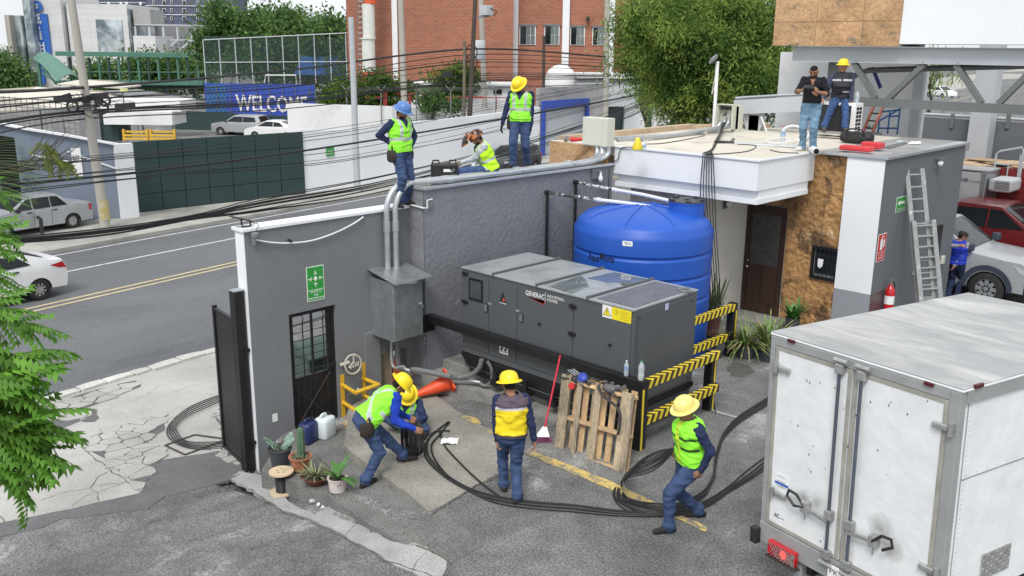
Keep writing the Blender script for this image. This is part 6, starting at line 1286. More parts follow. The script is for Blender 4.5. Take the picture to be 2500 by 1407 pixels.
q=P(2350,545,y=ry-.01);mb=MB();mb.quad(*[(q[0]+a,ry-.005,q[2]+b)for a,b in((-.2,-.07),(.2,-.07),(.2,.07),(.08,.07),(0,.14),(-.08,.07),(-.2,.07))]);mb.build('crest',mat('crest_blue',(.02,.05,.12),.5),rf);text('La Huerta',(q[0]-.17,ry-.008,q[2]-.03),(1,0,0),(0,0,1),.055,m_txtw,rf,width=.34)
sk=thing('stake_truck','large red stake bed truck loaded with flattened cardboard behind the other trucks','truck',(-6,28.8,0));m_skr=mat('worn_red_boards',(.22,.02,.02),.6,var=.2,spots=((.6,.55,.5),5,.66,.69));sy=28.05-1.2+.0
sy=27.9;sy=27.3;sa=P(2338,400,y=28.02);zt_=sa[2]
sy0=28.02-.0
for k in range(9):MB().box(-10.5,-1,28.03,28.07,zt_-.22*(k+1)+.01,zt_-.22*k).build('side_board',m_skr,sk)
MB().box(-10.5,-1,28.08,30.3,zt_-2,zt_-.25).build('bed',m_skr,sk);rr=random.Random(3)
for k in range(40):x=rr.uniform(-9.5,-1.5);MB().obox((x,rr.uniform(28.2,29.8),zt_-.1+rr.uniform(0,.12)),(1,rr.uniform(-.5,.5),rr.uniform(-.06,.06)),.5,.35,.012).build('cardboard_sheet',m_cb:=mat('cardboard',(.46,.34,.22),.8,var=.15,objvar=.15),sk)
for x0_ in(2345,2430,2490):
 a=P(x0_,400,y=28.02)
 if x0_>2400:
  b=P(x0_+65,400,y=28.02);MB().ring([(a[0],28.0,zt_-.6),(a[0],28.0,zt_+.38),(a[0]+.1,28.0,zt_+.46),(b[0]-.05,28.0,zt_+.6),(b[0],28.0,zt_+.5),(b[0],28.0,zt_-.5)],.028,6).build('rail_hoop',m_steelp,sk);MB().ring([(a[0],27.99,zt_+.1),(a[0]+.35,27.99,zt_+.1),(a[0]+.35,27.99,zt_-.6)],.02,6).build('rung',m_steelp,sk)
for x in(-8.5,-3):MB().bbox(x,x+.9,28.1,28.5,0,.9,.12).build('wheel',m_tyre,sk)
# ================================================================ FOREGROUND BOX TRUCK
def tr_mtx():
 y,p_,r_=math.radians(-15.09),math.radians(-.26),math.radians(-2.28)
 return Matrix.Translation((-4.276,8.222,2.817))@Matrix.Rotation(y,4,'Z')@Matrix.Rotation(p_,4,'X')@Matrix.Rotation(r_,4,'Y')
TM=tr_mtx();TMI=np.array(TM.inverted())
def TP(px,py,y=0.,x=None,z=None):
 """point in truck space on its rear plane (or on plane x / z)"""
 o=TMI[:3,:3]@CC+TMI[:3,3];r=TMI[:3,:3]@ray(px,py)
 if x is not None:t=(x-o[0])/r[0]
 elif z is not None:t=(z-o[2])/r[2]
 else:t=(y-o[1])/r[1]
 return o+r*t
tk_=thing('box_truck','white box truck seen from behind with closed rear doors and license plate','truck',(0,0,0),mtx=TM)
m_tw=mat('truck_white',(.76,.775,.79),.45,var=.05,scale=1.2,bump=.1,bscale=3,fine=.02,spots=((.5,.49,.46),3,.70,.76))
def soot(m,pts):
 nt=m.node_tree;L=nt.links;s=[n for n in nt.nodes if n.type=='VECT_MATH' and n.operation=='SCALE'][0];src=s.inputs[0].links[0].from_socket;t=nd(nt,'ShaderNodeTexCoord');nz=nd(nt,'ShaderNodeTexNoise');nz.inputs['Scale'].default_value=9;L.new(t.outputs['Object'],nz.inputs['Vector'])
 for p,r,c in pts:
  d=nd(nt,'ShaderNodeVectorMath',operation='DISTANCE');L.new(t.outputs['Object'],d.inputs[0]);d.inputs[1].default_value=p;a=nd(nt,'ShaderNodeMath',operation='MULTIPLY_ADD');L.new(nz.outputs[0],a.inputs[0]);a.inputs[1].default_value=r*.8;L.new(d.outputs['Value'],a.inputs[2]);m_=nd(nt,'ShaderNodeMapRange');m_.inputs[1].default_value=r*.45;m_.inputs[2].default_value=r*1.5;m_.inputs[3].default_value=.75;m_.inputs[4].default_value=0;L.new(a.outputs[0],m_.inputs[0]);x=nd(nt,'ShaderNodeMix',data_type='RGBA');L.new(m_.outputs[0],x.inputs[0]);L.new(src,x.inputs[6]);x.inputs[7].default_value=(*c,1);src=x.outputs[2]
 L.new(src,s.inputs[0])
m_troof=mat('truck_roof',(.33,.335,.34),.55,var=.10,scale=.9,stretch=(.5,1.6,1),col2=((.52,.52,.515),1.1,.42,.62),bump=.1,bscale=4,fine=.05)
m_tg=mat('truck_frame_grey',(.37,.38,.385),.5,metal=.3,var=.12,scale=3);m_seal=mat('door_seal',(.33,.325,.29),.7,var=.2,scale=5);m_cast=mat('cast_hardware',(.42,.43,.42),.4,metal=.6,var=.2,scale=10)
WT,HT,LT=2.1,2.08,3.25
def B_(x0,x1,y0,y1,z0,z1,nm,mt,c=.006,par=tk_):return MB().bbox(x0,x1,y0,y1,z0,z1,c).build(nm,mt,par,world=False)
B_(.02,WT-.02,.06,LT,-HT,-.03,'box_body',m_tw,.01)
mb=MB();nx,ny=14,30
vs=[(-.015+(WT+.03)*i/nx,-.02+(LT+.04)*j/ny,.006+.011*(1+mnoise.noise(Vector((i*.45,j*.5,3))))*(0<i<nx)*(0<j<ny))for j in range(ny+1)for i in range(nx+1)]
mb.add(vs,[(j*(nx+1)+i,j*(nx+1)+i+1,(j+1)*(nx+1)+i+1,(j+1)*(nx+1)+i)for j in range(ny)for i in range(nx)]);mb.build('roof_skin',m_troof,tk_,world=False,smooth=True)
mb=MB();mb.box(-.016,WT+.016,-.02,LT,-.03,.0);mb.build('roof_rim',m_tw,tk_,world=False,bevel=.012)
B_(0,.06,-.02,.06,-HT-.02,-.032,'frame_post',m_tg);B_(WT-.10,WT,-.02,.06,-HT-.02,-.032,'frame_post',m_tg);B_(.061,WT-.101,-.02,.05,-.12,-.032,'frame_header',m_tg);B_(.0,WT,-.03,.06,-HT-.22,-HT+.0,'frame_sill',m_tg)
mid=TP(2075,1050)[0]
for k,(a,b)in enumerate(((.065,mid-.012),(mid+.012,WT-.105))):
 d=B_(a,b,-.01,.03,-HT+.01,-.125,'rear_door',m_tw,.004)
 for(x0,x1,z0,z1)in((a,a+.045,-HT+.01,-.125),(b-.045,b,-HT+.01,-.125),(a+.046,b-.046,-HT+.01,-HT+.05),(a+.046,b-.046,-.165,-.125)):B_(x0,x1,-.016,-.0105,z0,z1,'seal',m_seal,.002,d)
 xr=TP((2055,2110)[k],950)[0];dr_=MB().ring([(xr,-.05,-.17),(xr,-.05,-HT-.02)],.017,8).build('lock_rod',mat('lock_rod_grey',(.10,.115,.15),.45,metal=.3),tk_,world=False)
 for z in(-.14,-HT+.03,-1.63):B_(xr-.045,xr+.045,-.075,-.012,z-.05,z+.05,'rod_bracket',m_cast,.012,dr_)
 for z,s_ in((-.06,1),(-HT-.06,1)):MB().ring([(xr-.06,-.06,z),(xr+.09,-.06,z)],.024,8).build('cam',m_cast,dr_,world=False)
 hp_=TP((1985,2130)[k],(1262,1336)[k],-.07);c0=TP((2022,2092)[k],(1272,1312)[k],-.07)
 sg_=-1 if k==0 else 1;zc=-1.70;hx=xr+sg_*.08
 MB().beam((xr,-.07,-1.70),(xr+sg_*.28,-.07,-1.66),.03,.03).build('handle_arm',m_cast,dr_,world=False)
 e_=xr+sg_*.28
 pts=[(e_,-.08,-1.66),(e_+sg_*.10,-.085,-1.56),(e_+sg_*.20,-.085,-1.55),(e_+sg_*.22,-.085,-1.62),(e_+sg_*.12,-.085,-1.69)]
 MB().ring(pts,.016,7,closed=(k==0)).build('handle_grip',m_trim,dr_,world=False)
 B_(e_-.04,e_+.04,-.09,-.012,-1.72,-1.60,'handle_catch',m_cast,.01,dr_);MB().ring([(e_,-.06,-1.72),(e_,-.06,-1.80)],.008,5).build('pin',m_cast,dr_,world=False)
for(px,py,s_)in((1905,900,1),(1895,1205,1),(2310,1045,-1),(2275,1395,-1)):
 p=TP(px,py,-.03);h=B_(p[0]-.02 if s_>0 else p[0]-.13,p[0]+.13 if s_>0 else p[0]+.02,-.05,-.018,p[2]-.03,p[2]+.03,'hinge',m_cast,.014);xx=p[0]-.05*s_
 MB().ring([(xx,-.045,p[2]-.055),(xx,-.045,p[2]+.055)],.024,8).build('knuckle',m_cast,h,world=False)
for px,py in((1932,833),(2268,938)):p=TP(px,py,-.03);B_(p[0]-.045,p[0]+.045,-.045,-.021,p[2]-.018,p[2]+.018,'marker_light',m_mk:=mat('marker_dark_red',(.08,.01,.012),.3),.008)
p=TP(2388,942,x=WT+.01);B_(WT+.001,WT+.03,p[1]-.06,p[1]+.06,p[2]-.02,p[2]+.02,'marker_light',m_mk,.008)
soot(m_tw,[(tuple(TP(*q,-.01)),r,c)for q,r,c in(((1995,1228),.13,(.25,.25,.25)),((1962,1215),.09,(.2,.2,.2)),((2150,1290),.15,(.22,.22,.22)),((2180,1345),.12,(.3,.3,.28)),((2060,1340),.12,(.4,.36,.28)),((1885,1290),.1,(.4,.37,.3)),((2300,1390),.12,(.4,.37,.3)))])
B_(WT-.02,WT+.008,.062,LT,-.14,-.032,'side_rail',m_tg,.004)
for y in(.12,1.4,2.6):B_(WT-.0195,WT-.015,y,y+.012,-HT,-.14,'side_seam',m_tg,.001)
ps=TP(2350,1175,x=WT)[2];B_(WT-.0195,WT-.014,.14,LT,ps-.006,ps+.006,'side_seam',m_tg,.001)
mb=MB()
for col in(.085,.17):
 for k in range(42):mb.lathe([(.006,0),(.004,.004),(.0005,.005)],(WT-.02,col,-.18-k*.045),6,ax=(1,0,0))
for k in range(30):mb.lathe([(.006,0),(.004,.004),(.0005,.005)],(WT-.02,.2+k*.05,ps+.03),6,ax=(1,0,0))if k%3==0 else None
mb.build('rivets',m_tg,tk_,world=False,kind='stuff')
mb=MB()
pp=[TP(a,b,x=WT-.015)for a,b in((2398,1355),(2463,1335),(2460,1385),(2395,1410))];ys_=[q[1]for q in pp];zs_=[q[2]for q in pp]
tpb=B_(WT-.02,WT-.006,min(ys_),max(ys_),min(zs_),max(zs_),'tread_patch',m_cast,.002)
for i in range(7):
 for j in range(6):y=min(ys_)+.02+i*(max(ys_)-min(ys_)-.04)/6;z=min(zs_)+.02+j*(max(zs_)-min(zs_)-.04)/5;mb.beam((WT-.004,y-.012,z-.008*(-1)**(i+j)),(WT-.004,y+.012,z+.008*(-1)**(i+j)),.006,.006)
mb.build('tread_bars',m_cast,tpb,world=False,kind='stuff')
def TT(s,px,py,h,mt,w=None,y=-.0125,**k):
 p=TP(px,py,y);return text(s,(p[0],y,p[2]),(1,0,0),(0,0,1),h,mt,tk_,width=w,world=False,ext=.001,**k)
a,b=TP(1893,1143,-.012),TP(1925,1198,-.012);dsh=(TP(1925,1155,-.012)[2]-a[2])
B_(a[0],b[0],-.0125,-.011,b[2],a[2]-.03,'sticker',m_txtw,.0005);B_(a[0]+.005,b[0]-.005,-.0135,-.0128,b[2]+.015,b[2]+.045,'sticker_band',m_stb:=mat('sticker_blue',(.03,.12,.42),.5),.0003)
for i,(s,c_)in enumerate((('CARGA',m_stb),('24 HORAS',m_txtk),('SE RENTA',m_txtk))):TT(s,1897,1162+i*12,.016,c_,w=.11)
TT('AC',1890,1260,.045,m_txtk,w=.07,bold=.02);TT('CAMIONES',1903,1266,.014,m_txtk,w=.06)
mb=MB();rr=random.Random(6)
for px,py in((1970,930),(1977,935),(2002,935),(1930,1028),(1933,1035),(2038,948),(1985,1090),(1975,1110),(1973,1145),(1980,1152),(2015,1145),(2125,982),(2170,990),(2175,983),(2264,980),(2215,1012),(2165,1160),(2143,1100),(2003,1322),(2060,1000),(2070,1090),(2090,1015),(1948,1040)):
 p=TP(px,py,-.0115);s_=rr.uniform(.004,.012);mb.quad(*[(p[0]+s_*math.cos(t),-.0118,p[2]+s_*1.8*math.sin(t))for t in(0,2.1,4)][::-1])
mb.build('paint_chips',m_trim,tk_,world=False,kind='stuff')
pl0,pl1=TP(2022,1375,-.06),TP(2100,1395,-.06);B_(pl0[0],pl0[0]+.30,-.065,-.055,pl0[2]-.16,pl0[2]+.0,'license_plate',m_txtw,.004);text('PK-081',(pl0[0]+.02,-.066,pl0[2]-.09),(1,0,0),(0,0,1),.06,m_txtk,tk_,width=.26,world=False,ext=.001)
lz=-HT-.13;lx=TP(1880,1310,-.06)
q0,q1=TP(1880,1325,-.05),TP(1950,1355,-.05)
lt_=B_(q0[0],q0[0]+.37,-.09,-.031,q0[2]-.11,q0[2]+.05,'tail_light',m_tail,.01)
MB().lathe([(.045,0),(.03,.01)],(q0[0]+.22,-.091,q0[2]-.03),16,ax=(0,-1,0)).build('lit_bulb',mat('lit_red',(.9,.05,.03),.3,emit=((1,.04,.03),1.2)),lt_,world=False)
mb=MB()
for i in range(9):mb.beam((q0[0]+.02+i*.045,-.10,q0[2]-.10),(min(q0[0]+.36,q0[0]+.02+(i+3)*.045),-.10,q0[2]+.04),.005,.005);mb.beam((q0[0]+.02+i*.045,-.102,q0[2]+.04),(min(q0[0]+.36,q0[0]+.02+(i+3)*.045),-.102,q0[2]-.10),.005,.005)
mb.build('light_guard',m_cast,lt_,world=False,kind='stuff')
B_(q0[0]-.01,q0[0]+.40,-.11,-.031,q0[2]-.135,q0[2]-.115,'light_shelf',m_rust,.003);B_(-.07,.02,-.10,-.02,q0[2]-.08,q0[2]+.10,'rubber_buffer',m_rubber,.012)
B_(.25,WT-.2,.0,.12,-HT-.75,-HT-.62,'underride_bar',m_tg,.01);
for x in(.45,WT-.55):B_(x,x+.10,.02,.14,-HT-.62,-HT-.2,'bar_hanger',m_tg,.01)
B_(.5,.62,.1,LT,-HT-.4,-HT-.05,'chassis_rail',m_trim,.01);B_(WT-.62,WT-.5,.1,LT,-HT-.4,-HT-.05,'chassis_rail',m_trim,.01)
for x in(.28,WT-.3):MB().lathe([(.25,0),(.4,.01),(.4,.22),(.25,.23)],(x-.12,1.6,-HT-.42),24,ax=(1,0,0)).build('wheel',m_tyre,tk_,world=False)
B_(.15,WT-.15,LT+.1,LT+1.6,-HT-.2,-.5,'cab',m_tw,.1)
# ================================================================ FAR SIDE OF THE STREET
def brick_mat(name,c1,c2,mo,sc,w=.5,h=.25):
 m=mat(name,c1,.85,var=.12,scale=.15);nt=m.node_tree;L=nt.links
 t=nd(nt,'ShaderNodeTexCoord');sx=nd(nt,'ShaderNodeSeparateXYZ');cx=nd(nt,'ShaderNodeCombineXYZ');dp=nd(nt,'ShaderNodeVectorMath',operation='DOT_PRODUCT')
 L.new(t.outputs['Object'],dp.inputs[0]);dp.inputs[1].default_value=tuple(RT);L.new(t.outputs['Object'],sx.inputs[0]);L.new(dp.outputs['Value'],cx.inputs[0]);L.new(sx.outputs[2],cx.inputs[1])
 b=nd(nt,'ShaderNodeTexBrick');b.inputs['Color1'].default_value=(*c1,1);b.inputs['Color2'].default_value=(*c2,1);b.inputs['Mortar'].default_value=(*mo,1);b.inputs['Scale'].default_value=sc;b.inputs['Brick Width'].default_value=w;b.inputs['Row Height'].default_value=h;b.inputs['Mortar Size'].default_value=.02
 L.new(cx.outputs[0],b.inputs['Vector'])
 for n in nt.nodes:
  if n.type=='VECT_MATH' and n.operation=='SCALE':L.new(b.outputs['Color'],n.inputs[0])
 return m
m_brick=brick_mat('red_brick',(.40,.135,.075),(.31,.10,.055),(.33,.22,.17),1.0,.42,.17)
m_panel=brick_mat('white_cladding',(.66,.66,.66),(.62,.62,.62),(.48,.48,.48),1.0,3.0,.9)
m_block=mat('rough_block',(.38,.38,.37),.9,var=.15,scale=.6,bump=.5,bscale=8,fine=.15);m_gate=mat('dark_green_sheet',(.022,.050,.052),.6,var=.06,scale=.5)
m_bluew=mat('blue_grey_wall',(.19,.225,.29),.85,var=.1,scale=.3);m_blue=mat('strong_blue',(.03,.08,.42),.5);m_ban=mat('banner_blue',(.03,.075,.40),.55,var=.08,scale=.3);m_bang=mat('banner_pattern',(.04,.22,.28),.6)
m_bridge=mat('bridge_green',(.075,.20,.15),.55,var=.12,scale=.5);m_bridged=mat('bridge_dark_green',(.025,.07,.06),.55);m_canv=mat('awning_canvas',(.60,.57,.50),.7,var=.1,scale=.4)
m_conp=mat('pole_concrete',(.42,.40,.36),.85,var=.12,scale=1,stretch=(1,1,.2),bump=.2,bscale=12);m_woodp=mat('pole_wood',(.07,.055,.045),.85,var=.25,scale=2,stretch=(4,4,.3));m_tower=mat('tower_dark_brick',(.10,.115,.17),.7,var=.1,scale=.3)
m_yelb=mat('barrier_yellow',(.62,.38,.03),.5);m_glassb=mat('mirror_glass',(.20,.25,.27),.12,var=.6,scale=.25,metal=.4,col2=((.45,.5,.52),.2,.48,.56));m_greyf=mat('grey_frame',(.2,.2,.21),.6)
def fb(px0,px1,py0,py1,d,t,name,mt,par=None,y2=None,**k):
 """upright box facing the street: picture span at depth d, t metres deep"""
 a=P(px0,(py0+py1)/2,d=d);b=P(px1,(py0+py1)/2,d=d);zt=P((px0+px1)/2,py0,d=d)[2];zb=P((px0+px1)/2,py1,d=d)[2]if y2 is None else y2
 mb=MB();c=(a+b)/2+FH*t/2;c[2]=(zt+zb)/2;mb.obox(c,RT,abs(float((b-a)@RT))/2,t/2,(zt-zb)/2);return mb.build(name,mt,par,**k)
def base(px,py,z=-1.3):return P(px,py,z=z)
def wall_px(pts,th,name,mt,par,z=-1.3,**k):
 """wall along base points with a sloping top: pts (px, py base, py top)"""
 B0=[base(a,b,z)for a,b,_ in pts];T_=[ZT(B0[i],pts[i][2])for i in range(len(pts))];mb=MB()
 for i in range(len(pts)-1):
  a,b=B0[i],B0[i+1];d=(b-a)/np.linalg.norm(b-a);n=np.array([-d[1],d[0],0]);n=n if n@FH>0 else-n;n=n*th
  v=[(a[0],a[1],-2),(b[0],b[1],-2),(b[0]+n[0],b[1]+n[1],-2),(a[0]+n[0],a[1]+n[1],-2),(a[0],a[1],T_[i]),(b[0],b[1],T_[i+1]),(b[0]+n[0],b[1]+n[1],T_[i+1]),(a[0]+n[0],a[1]+n[1],T_[i])]
  mb.add(v,[(3,2,1,0),(4,5,6,7),(0,1,5,4),(1,2,6,5),(2,3,7,6),(3,0,4,7)])
 return mb.build(name,mt,par,**k),B0,T_
gwl=thing('roadside_wall','blue grey wall with a sloping white capping behind the silver sedan','wall',base(150,545))
_,B0,T_=wall_px([(-160,560,285),(45,548,306),(100,546,318),(185,541,332),(312,533,356)],.2,'wall_body',m_bluew,gwl)
for i in range(4):MB().beam((B0[i][0],B0[i][1],T_[i]+.03),(B0[i+1][0],B0[i+1][1],T_[i+1]+.03),.3,.08).build('coping',m_white,gwl)
for i in(2,3):MB().beam((B0[i][0]+.02,B0[i][1]-.02,T_[i]-.95+.35*(i-2)),(B0[i+1][0]+.03,B0[i+1][1]-.02,T_[i+1]-1.0),.04,.06).build('mortar_line',m_white,gwl)
q0,q1=base(48,560),base(15,562);
o,_,_=wall_px([(20,562,330),(62,548,336)],.05,'dark_gateway',m_dark,gwl,z=-1.27)
p=base(8,500);MB().ring([(B0[1][0]-.8,B0[1][1]-1.5,-1.3),(B0[1][0]-.8,B0[1][1]-1.5,ZT(B0[1],395))],.16,8).build('concrete_post',m_conp,gwl)
a,b=B0[3],B0[4];
def on_wall(px,py,e=.02):p=PV(px,py,B0[3][:2],B0[4][:2]);d=(B0[4]-B0[3]);n=np.array([d[1],-d[0],0]);n/=np.linalg.norm(n);n=n if n@FH<0 else-n;return p+n*e,d/np.linalg.norm(d)
p,dd=on_wall(188,396,.03);hn=thing('house_number','small white house number plaque on the blue grey wall','sign',p);mb=MB();mb.obox(p,dd,.17,.012,.55);mb.build('plaque',m_txtw,hn)
p2,_=on_wall(184,392,.06);text('837',p2-dd*.1+np.array([0,0,-.0]),dd,(0,0,1),.2,m_steeld,hn,width=.24,bold=.01)
wp_=thing('wall_pillar','white pillar between the blue grey wall and the green gate','pillar',base(330,528));wall_px([(300,536,353),(341,531,350)],.3,'pillar',m_white,wp_)
gg=thing('green_gate','long dark green sheet metal gate with a grid of panels across the street','gate',base(540,495));nG=7
wall_px([(341,519.5,347),(746,473.5,322.5)],.08,'backing_sheet',m_gate,gg)
for i in range(nG):
 t0,t1=i/nG,(i+1)/nG;f=lambda t:(341+t*(746-341),520+t*(474-520),345+t*(320.5-345));a,b=base(*f(t0+.002)[:2]),base(*f(t1-.002)[:2]);za,zb_=ZT(a,f(t0)[2]),ZT(b,f(t1)[2])
 for j in range(4):
  la,lb=-1.25+(za+1.25)*j/4,-1.25+(za+1.25)*(j+1)/4-.025;m_,d=(a+b)/2,b-a;mb=MB();mb.obox((m_[0],m_[1],(la+lb)/2),d,np.linalg.norm(d)/2,.03,(lb-la)/2);mb.build('gate_panel',m_gate,gg)
ww=thing('street_wall','long white wall right of the green gate with an exit only sign','wall',base(900,450))
_,B1,T1=wall_px([(741,474,318),(870,456,318),(1000,440,300),(1150,415,285),(1316,392,262)],.2,'wall_body',m_white,ww)
w2_=thing('inner_wall','upper white wall standing behind the street wall','wall',base(900,400));wall_px([(708,395,252),(960,390,260),(1060,380,268),(1320,350,258)],.2,'wall_body',m_whiteold,w2_,z=-1.2)
p=PV(807,371,B1[0][:2],B1[1][:2])-FH*.06;es=thing('exit_only_sign','small green SALIDA EXIT ONLY sign on the white street wall','sign',p);d=(B1[1]-B1[0])/np.linalg.norm(B1[1]-B1[0]);mb=MB();mb.obox(p,d,.24,.01,.2);mb.build('plate',m_green,es)
for i,(s,w)in enumerate((('SALIDA',.34),('EXIT ONLY',.38))):text(s,p-FH*.02+np.array([0,0,.01-.13*i]),d,(0,0,1),.075,m_txtw,es,align='CENTER',width=w,bold=.01)
bw_=thing('block_wall','rough grey block wall with a blue framed gateway','wall',base(1400,370));wall_px([(1313,378,216),(1480,358,205)],.25,'wall_body',m_block,bw_,z=-1.25)
bg_=thing('blue_gateway','blue steel frame around corrugated grey gate doors','gate',base(1380,370))
f0,f1=base(1322,377,-1.25),base(1431,362,-1.25);dd=(f1-f0)/np.linalg.norm(f1-f0);L_=float(np.linalg.norm(f1-f0));zt=ZT(f0,246);n_=-FH*.6
for a,w in((0,.22),(L_-.22,.22)):MB().obox(f0+n_+dd*(a+w/2)+np.array([0,0,(zt+1.25)/2]),dd,w/2,.12,(zt+1.25)/2).build('frame_post',m_blue,bg_)
MB().obox(f0+n_+dd*L_/2+np.array([0,0,zt+1.25-.25]),dd,L_/2-.225,.12,.25).build('frame_lintel',m_blue,bg_)
for k in range(14):a=.25+(L_-.5)*k/14;MB().obox(f0+n_*.6+dd*(a+(L_-.5)/28)+np.array([0,0,(zt+1.25-.52)/2]),dd,(L_-.5)/28-.012,.03,(zt+1.25-.52)/2).build('door_rib',m_steelp,bg_)
gw2=thing('far_green_gate','dark green gate beside the white wall behind the fern like tree','gate',base(1520,330));wall_px([(1484,345,262),(1522,340,258)],.1,'panel',m_gate,gw2);wall_px([(1573,335,256),(1592,333,254)],.1,'panel',m_gate,gw2)
ww2=thing('street_wall','white wall stretch between the two dark green gates behind the tree','wall',base(1550,335));wall_px([(1522,341,262),(1573,336,258)],.15,'wall_body',m_white,ww2);wall_px([(1592,334,262),(1900,310,240)],.15,'wall_body',m_whiteold,ww2)
bk=thing('brick_building','large red brick industrial building with white downpipes and a row of windows','building',P(1100,200,d=75))
fb(880,1253,-230,330,74,14,'brick_wall',m_brick,bk);fb(1253,1700,-230,330,76,12,'brick_wall',m_brick,bk);fb(846,881,-230,330,76,12,'brick_wall',m_brick,bk)
for a,b,d in((955,968,73.8),(1253,1266,75.6),(1375,1392,75.7),(1490,1504,75.7)):fb(a,b,-230,205 if a>960 else 204,d,.4,'white_pilaster',m_white,bk)
for a,b,t_,u in((1268,1308,62,110),(1329,1366,62,110),(1392,1428,65,111),(1446,1476,66,111)):
 f=fb(a,b,t_,u,75.93,.12,'window',m_txtw,bk);w=b-a;
 fb(a+2,a+w*.42,t_+2,u-2,75.88,.05,'pane',m_cg,f)
 for(x0,x1)in((.44,.66),(.69,.94)):
  for(y0,y1)in((2,(u-t_)/2-1),((u-t_)/2+1,u-t_-2)):fb(a+w*x0,a+w*x1,t_+y0,t_+y1,75.88,.05,'pane',m_windg:=mat('window_grey',(.16,.19,.19),.2,var=.4,scale=.6),f)
 fb(a-2,b+3,t_-3,t_-.5,75.8,.3,'lintel',m_greyf,f)
fb(1432,1440,42,50,75.5,.5,'floodlight',m_trim,bk)
ch=thing('vent_stack','tall white and orange vent pipe with a caged ladder beside the brick wall','chimney',P(900,190,d=71));m_or=mat('stack_orange',(.62,.10,.03),.6,var=.1);m_sw=mat('stack_white',(.66,.67,.63),.6,var=.08,spots=((.45,.46,.4),.8,.6,.7))
def vcyl(px,y0,y1,d,w,nm,mt,par,w2=None):a,b=P(px,y1,d=d),P(px,y0,d=d);a[:2]=b[:2];return MB().ring([a,b],[w/2*d/FPX,(w2 or w)/2*d/FPX],16).build(nm,mt,par)
for y0,y1,mt,w in((-200,10,m_or,28),(10.2,92,m_sw,29),(92.2,96,m_sw,36),(96.2,176,m_sw,31),(176.2,300,m_or,32)):vcyl(899,y0,y1,72,w,'pipe_section',mt,ch)
for x in(865,873,881):vcyl(x,-200,215,72.5,2.2,'thin_pipe',m_greyf if x>864 else m_steelp,ch)
for k in range(16):fb(875,884,2+k*13,4+k*13,72.3,.1,'rung',m_steelp,ch)
low=thing('substation_building','low white building behind red steel frames and shrubs','building',P(1100,230,d=64));fb(962,1262,207,290,66,3,'wall',m_white,low);fb(955,1268,204,208,65.5,4,'roof_slab',m_whiteold,low)
for a,b in((1094,1120),(1205,1225),(1010,1018)):fb(a,b,218,230,65.9,.1,'vent_opening',m_dark,low)
m_rs=mat('red_steel',(.30,.03,.03),.6)
rs=thing('red_steel_frame','red steel equipment frames in front of the low white building','steel frame',P(1050,250,d=62))
for a,b,c,d in((968,1060,228,231),(968,1060,240,242),(1090,1180,236,240),(998,1003,232,275),(1094,1098,240,275),(1210,1213,238,268),(1180,1260,238,240),(1030,1033,228,262),(935,945,225,262),(890,940,236,240)):fb(a,b,c,d,62,.15,'frame_bar',m_rs,rs)
tkw=thing('dome_tank','white rounded tank top behind the rough block wall','tank',P(1365,200,d=70));c=P(1368,216,d=70);MB().lathe([(1.28,-3),(1.28,.15),(1.2,.8),(.95,1.3),(.5,1.65),(.01,1.75)],c,24).build('shell',m_whiteold,tkw);MB().lathe([(1.30,.12),(1.31,.18),(1.28,.2)],c,24,caps=False).build('rim_band',m_steelp,tkw)
bl2=thing('grey_building','low pale building with a band of windows at the right of the brick plant','building',P(1470,190,d=68));fb(1408,1560,180,192,68,3,'upper_wall',m_whiteold,bl2);fb(1408,1560,192.2,204,68.2,3,'window_band',m_greyf,bl2);fb(1408,1560,204.2,260,68,3,'lower_wall',m_steelp,bl2)
hp_=thing('hospital_building','white clad hospital with a vertical blue SWISS HO sign and mirrored glass','building',P(200,150,d=150));D_=150
fb(60,78,-120,230,D_-2,6,'glass_tower',m_glassb,hp_);fb(28,60,38,230,D_-1,3,'glass_tower',m_glassb,hp_);fb(22,33,37,230,D_-2.5,8,'concrete_fin',m_conp,hp_)
fb(62,152,-120,230,D_,14,'clad_wall',m_panel,hp_);fb(152.5,172,42,230,D_+3,8,'glass_slot',m_glassb,hp_);fb(150,172,-6,41,D_+6,6,'roof_plant',m_greyf,hp_)
fb(172.5,318,10,230,D_+1,14,'clad_wall',m_panel,hp_);fb(237,300,48,128,D_+.8,.15,'mirror_window',m_glassb,hp_);fb(318.5,325,22,230,D_+1.5,8,'glass_slot',m_glassb,hp_)
fb(330,383,88,200,D_-6,8,'clad_wall',m_panel,hp_);fb(325.5,367,23,62,D_+2,6,'roof_screen',m_block,hp_);fb(380,500,62,130,D_+4,8,'unfinished_floors',m_greyf,hp_)
for k in range(5):fb(330+k*34,334+k*34,64,128,D_-.5,.3,'steel_column',m_steelp,hp_)
for y in(60,96,127):fb(328,500,y,y+3,D_-.7,.4,'floor_edge',m_steelp,hp_)
for k in range(5):a,b=P(334+k*34,125,d=D_-1),P(366+k*34,98,d=D_-1);MB().beam(a,b,.2,.3).build('brace',m_steelp,hp_)
sgp=fb(80,119,34,131,D_-.4,.3,'sign_panel',m_signb:=mat('sign_blue',(.03,.13,.48),.5),hp_)
for c_,x_,y_,h_ in(('S',94,48,.82),('W',96,59,.52),('i',97,73.5,.60),('S',99,86,.58),('S',100.5,97,.58),('H',103,118,.85),('O',105,131,.8)):
 p=P(x_,y_,d=D_-.5);text(c_,p,RT,(0,0,1),h_,m_txtw,hp_,align='CENTER',bold=.03)
p=P(90.5,16,d=D_-.3);MB().lathe([(.85,0),(.84,.1)],p,24,ax=-FH).build('round_logo',m_signb,hp_);mb=MB();q_=p-FH*.16
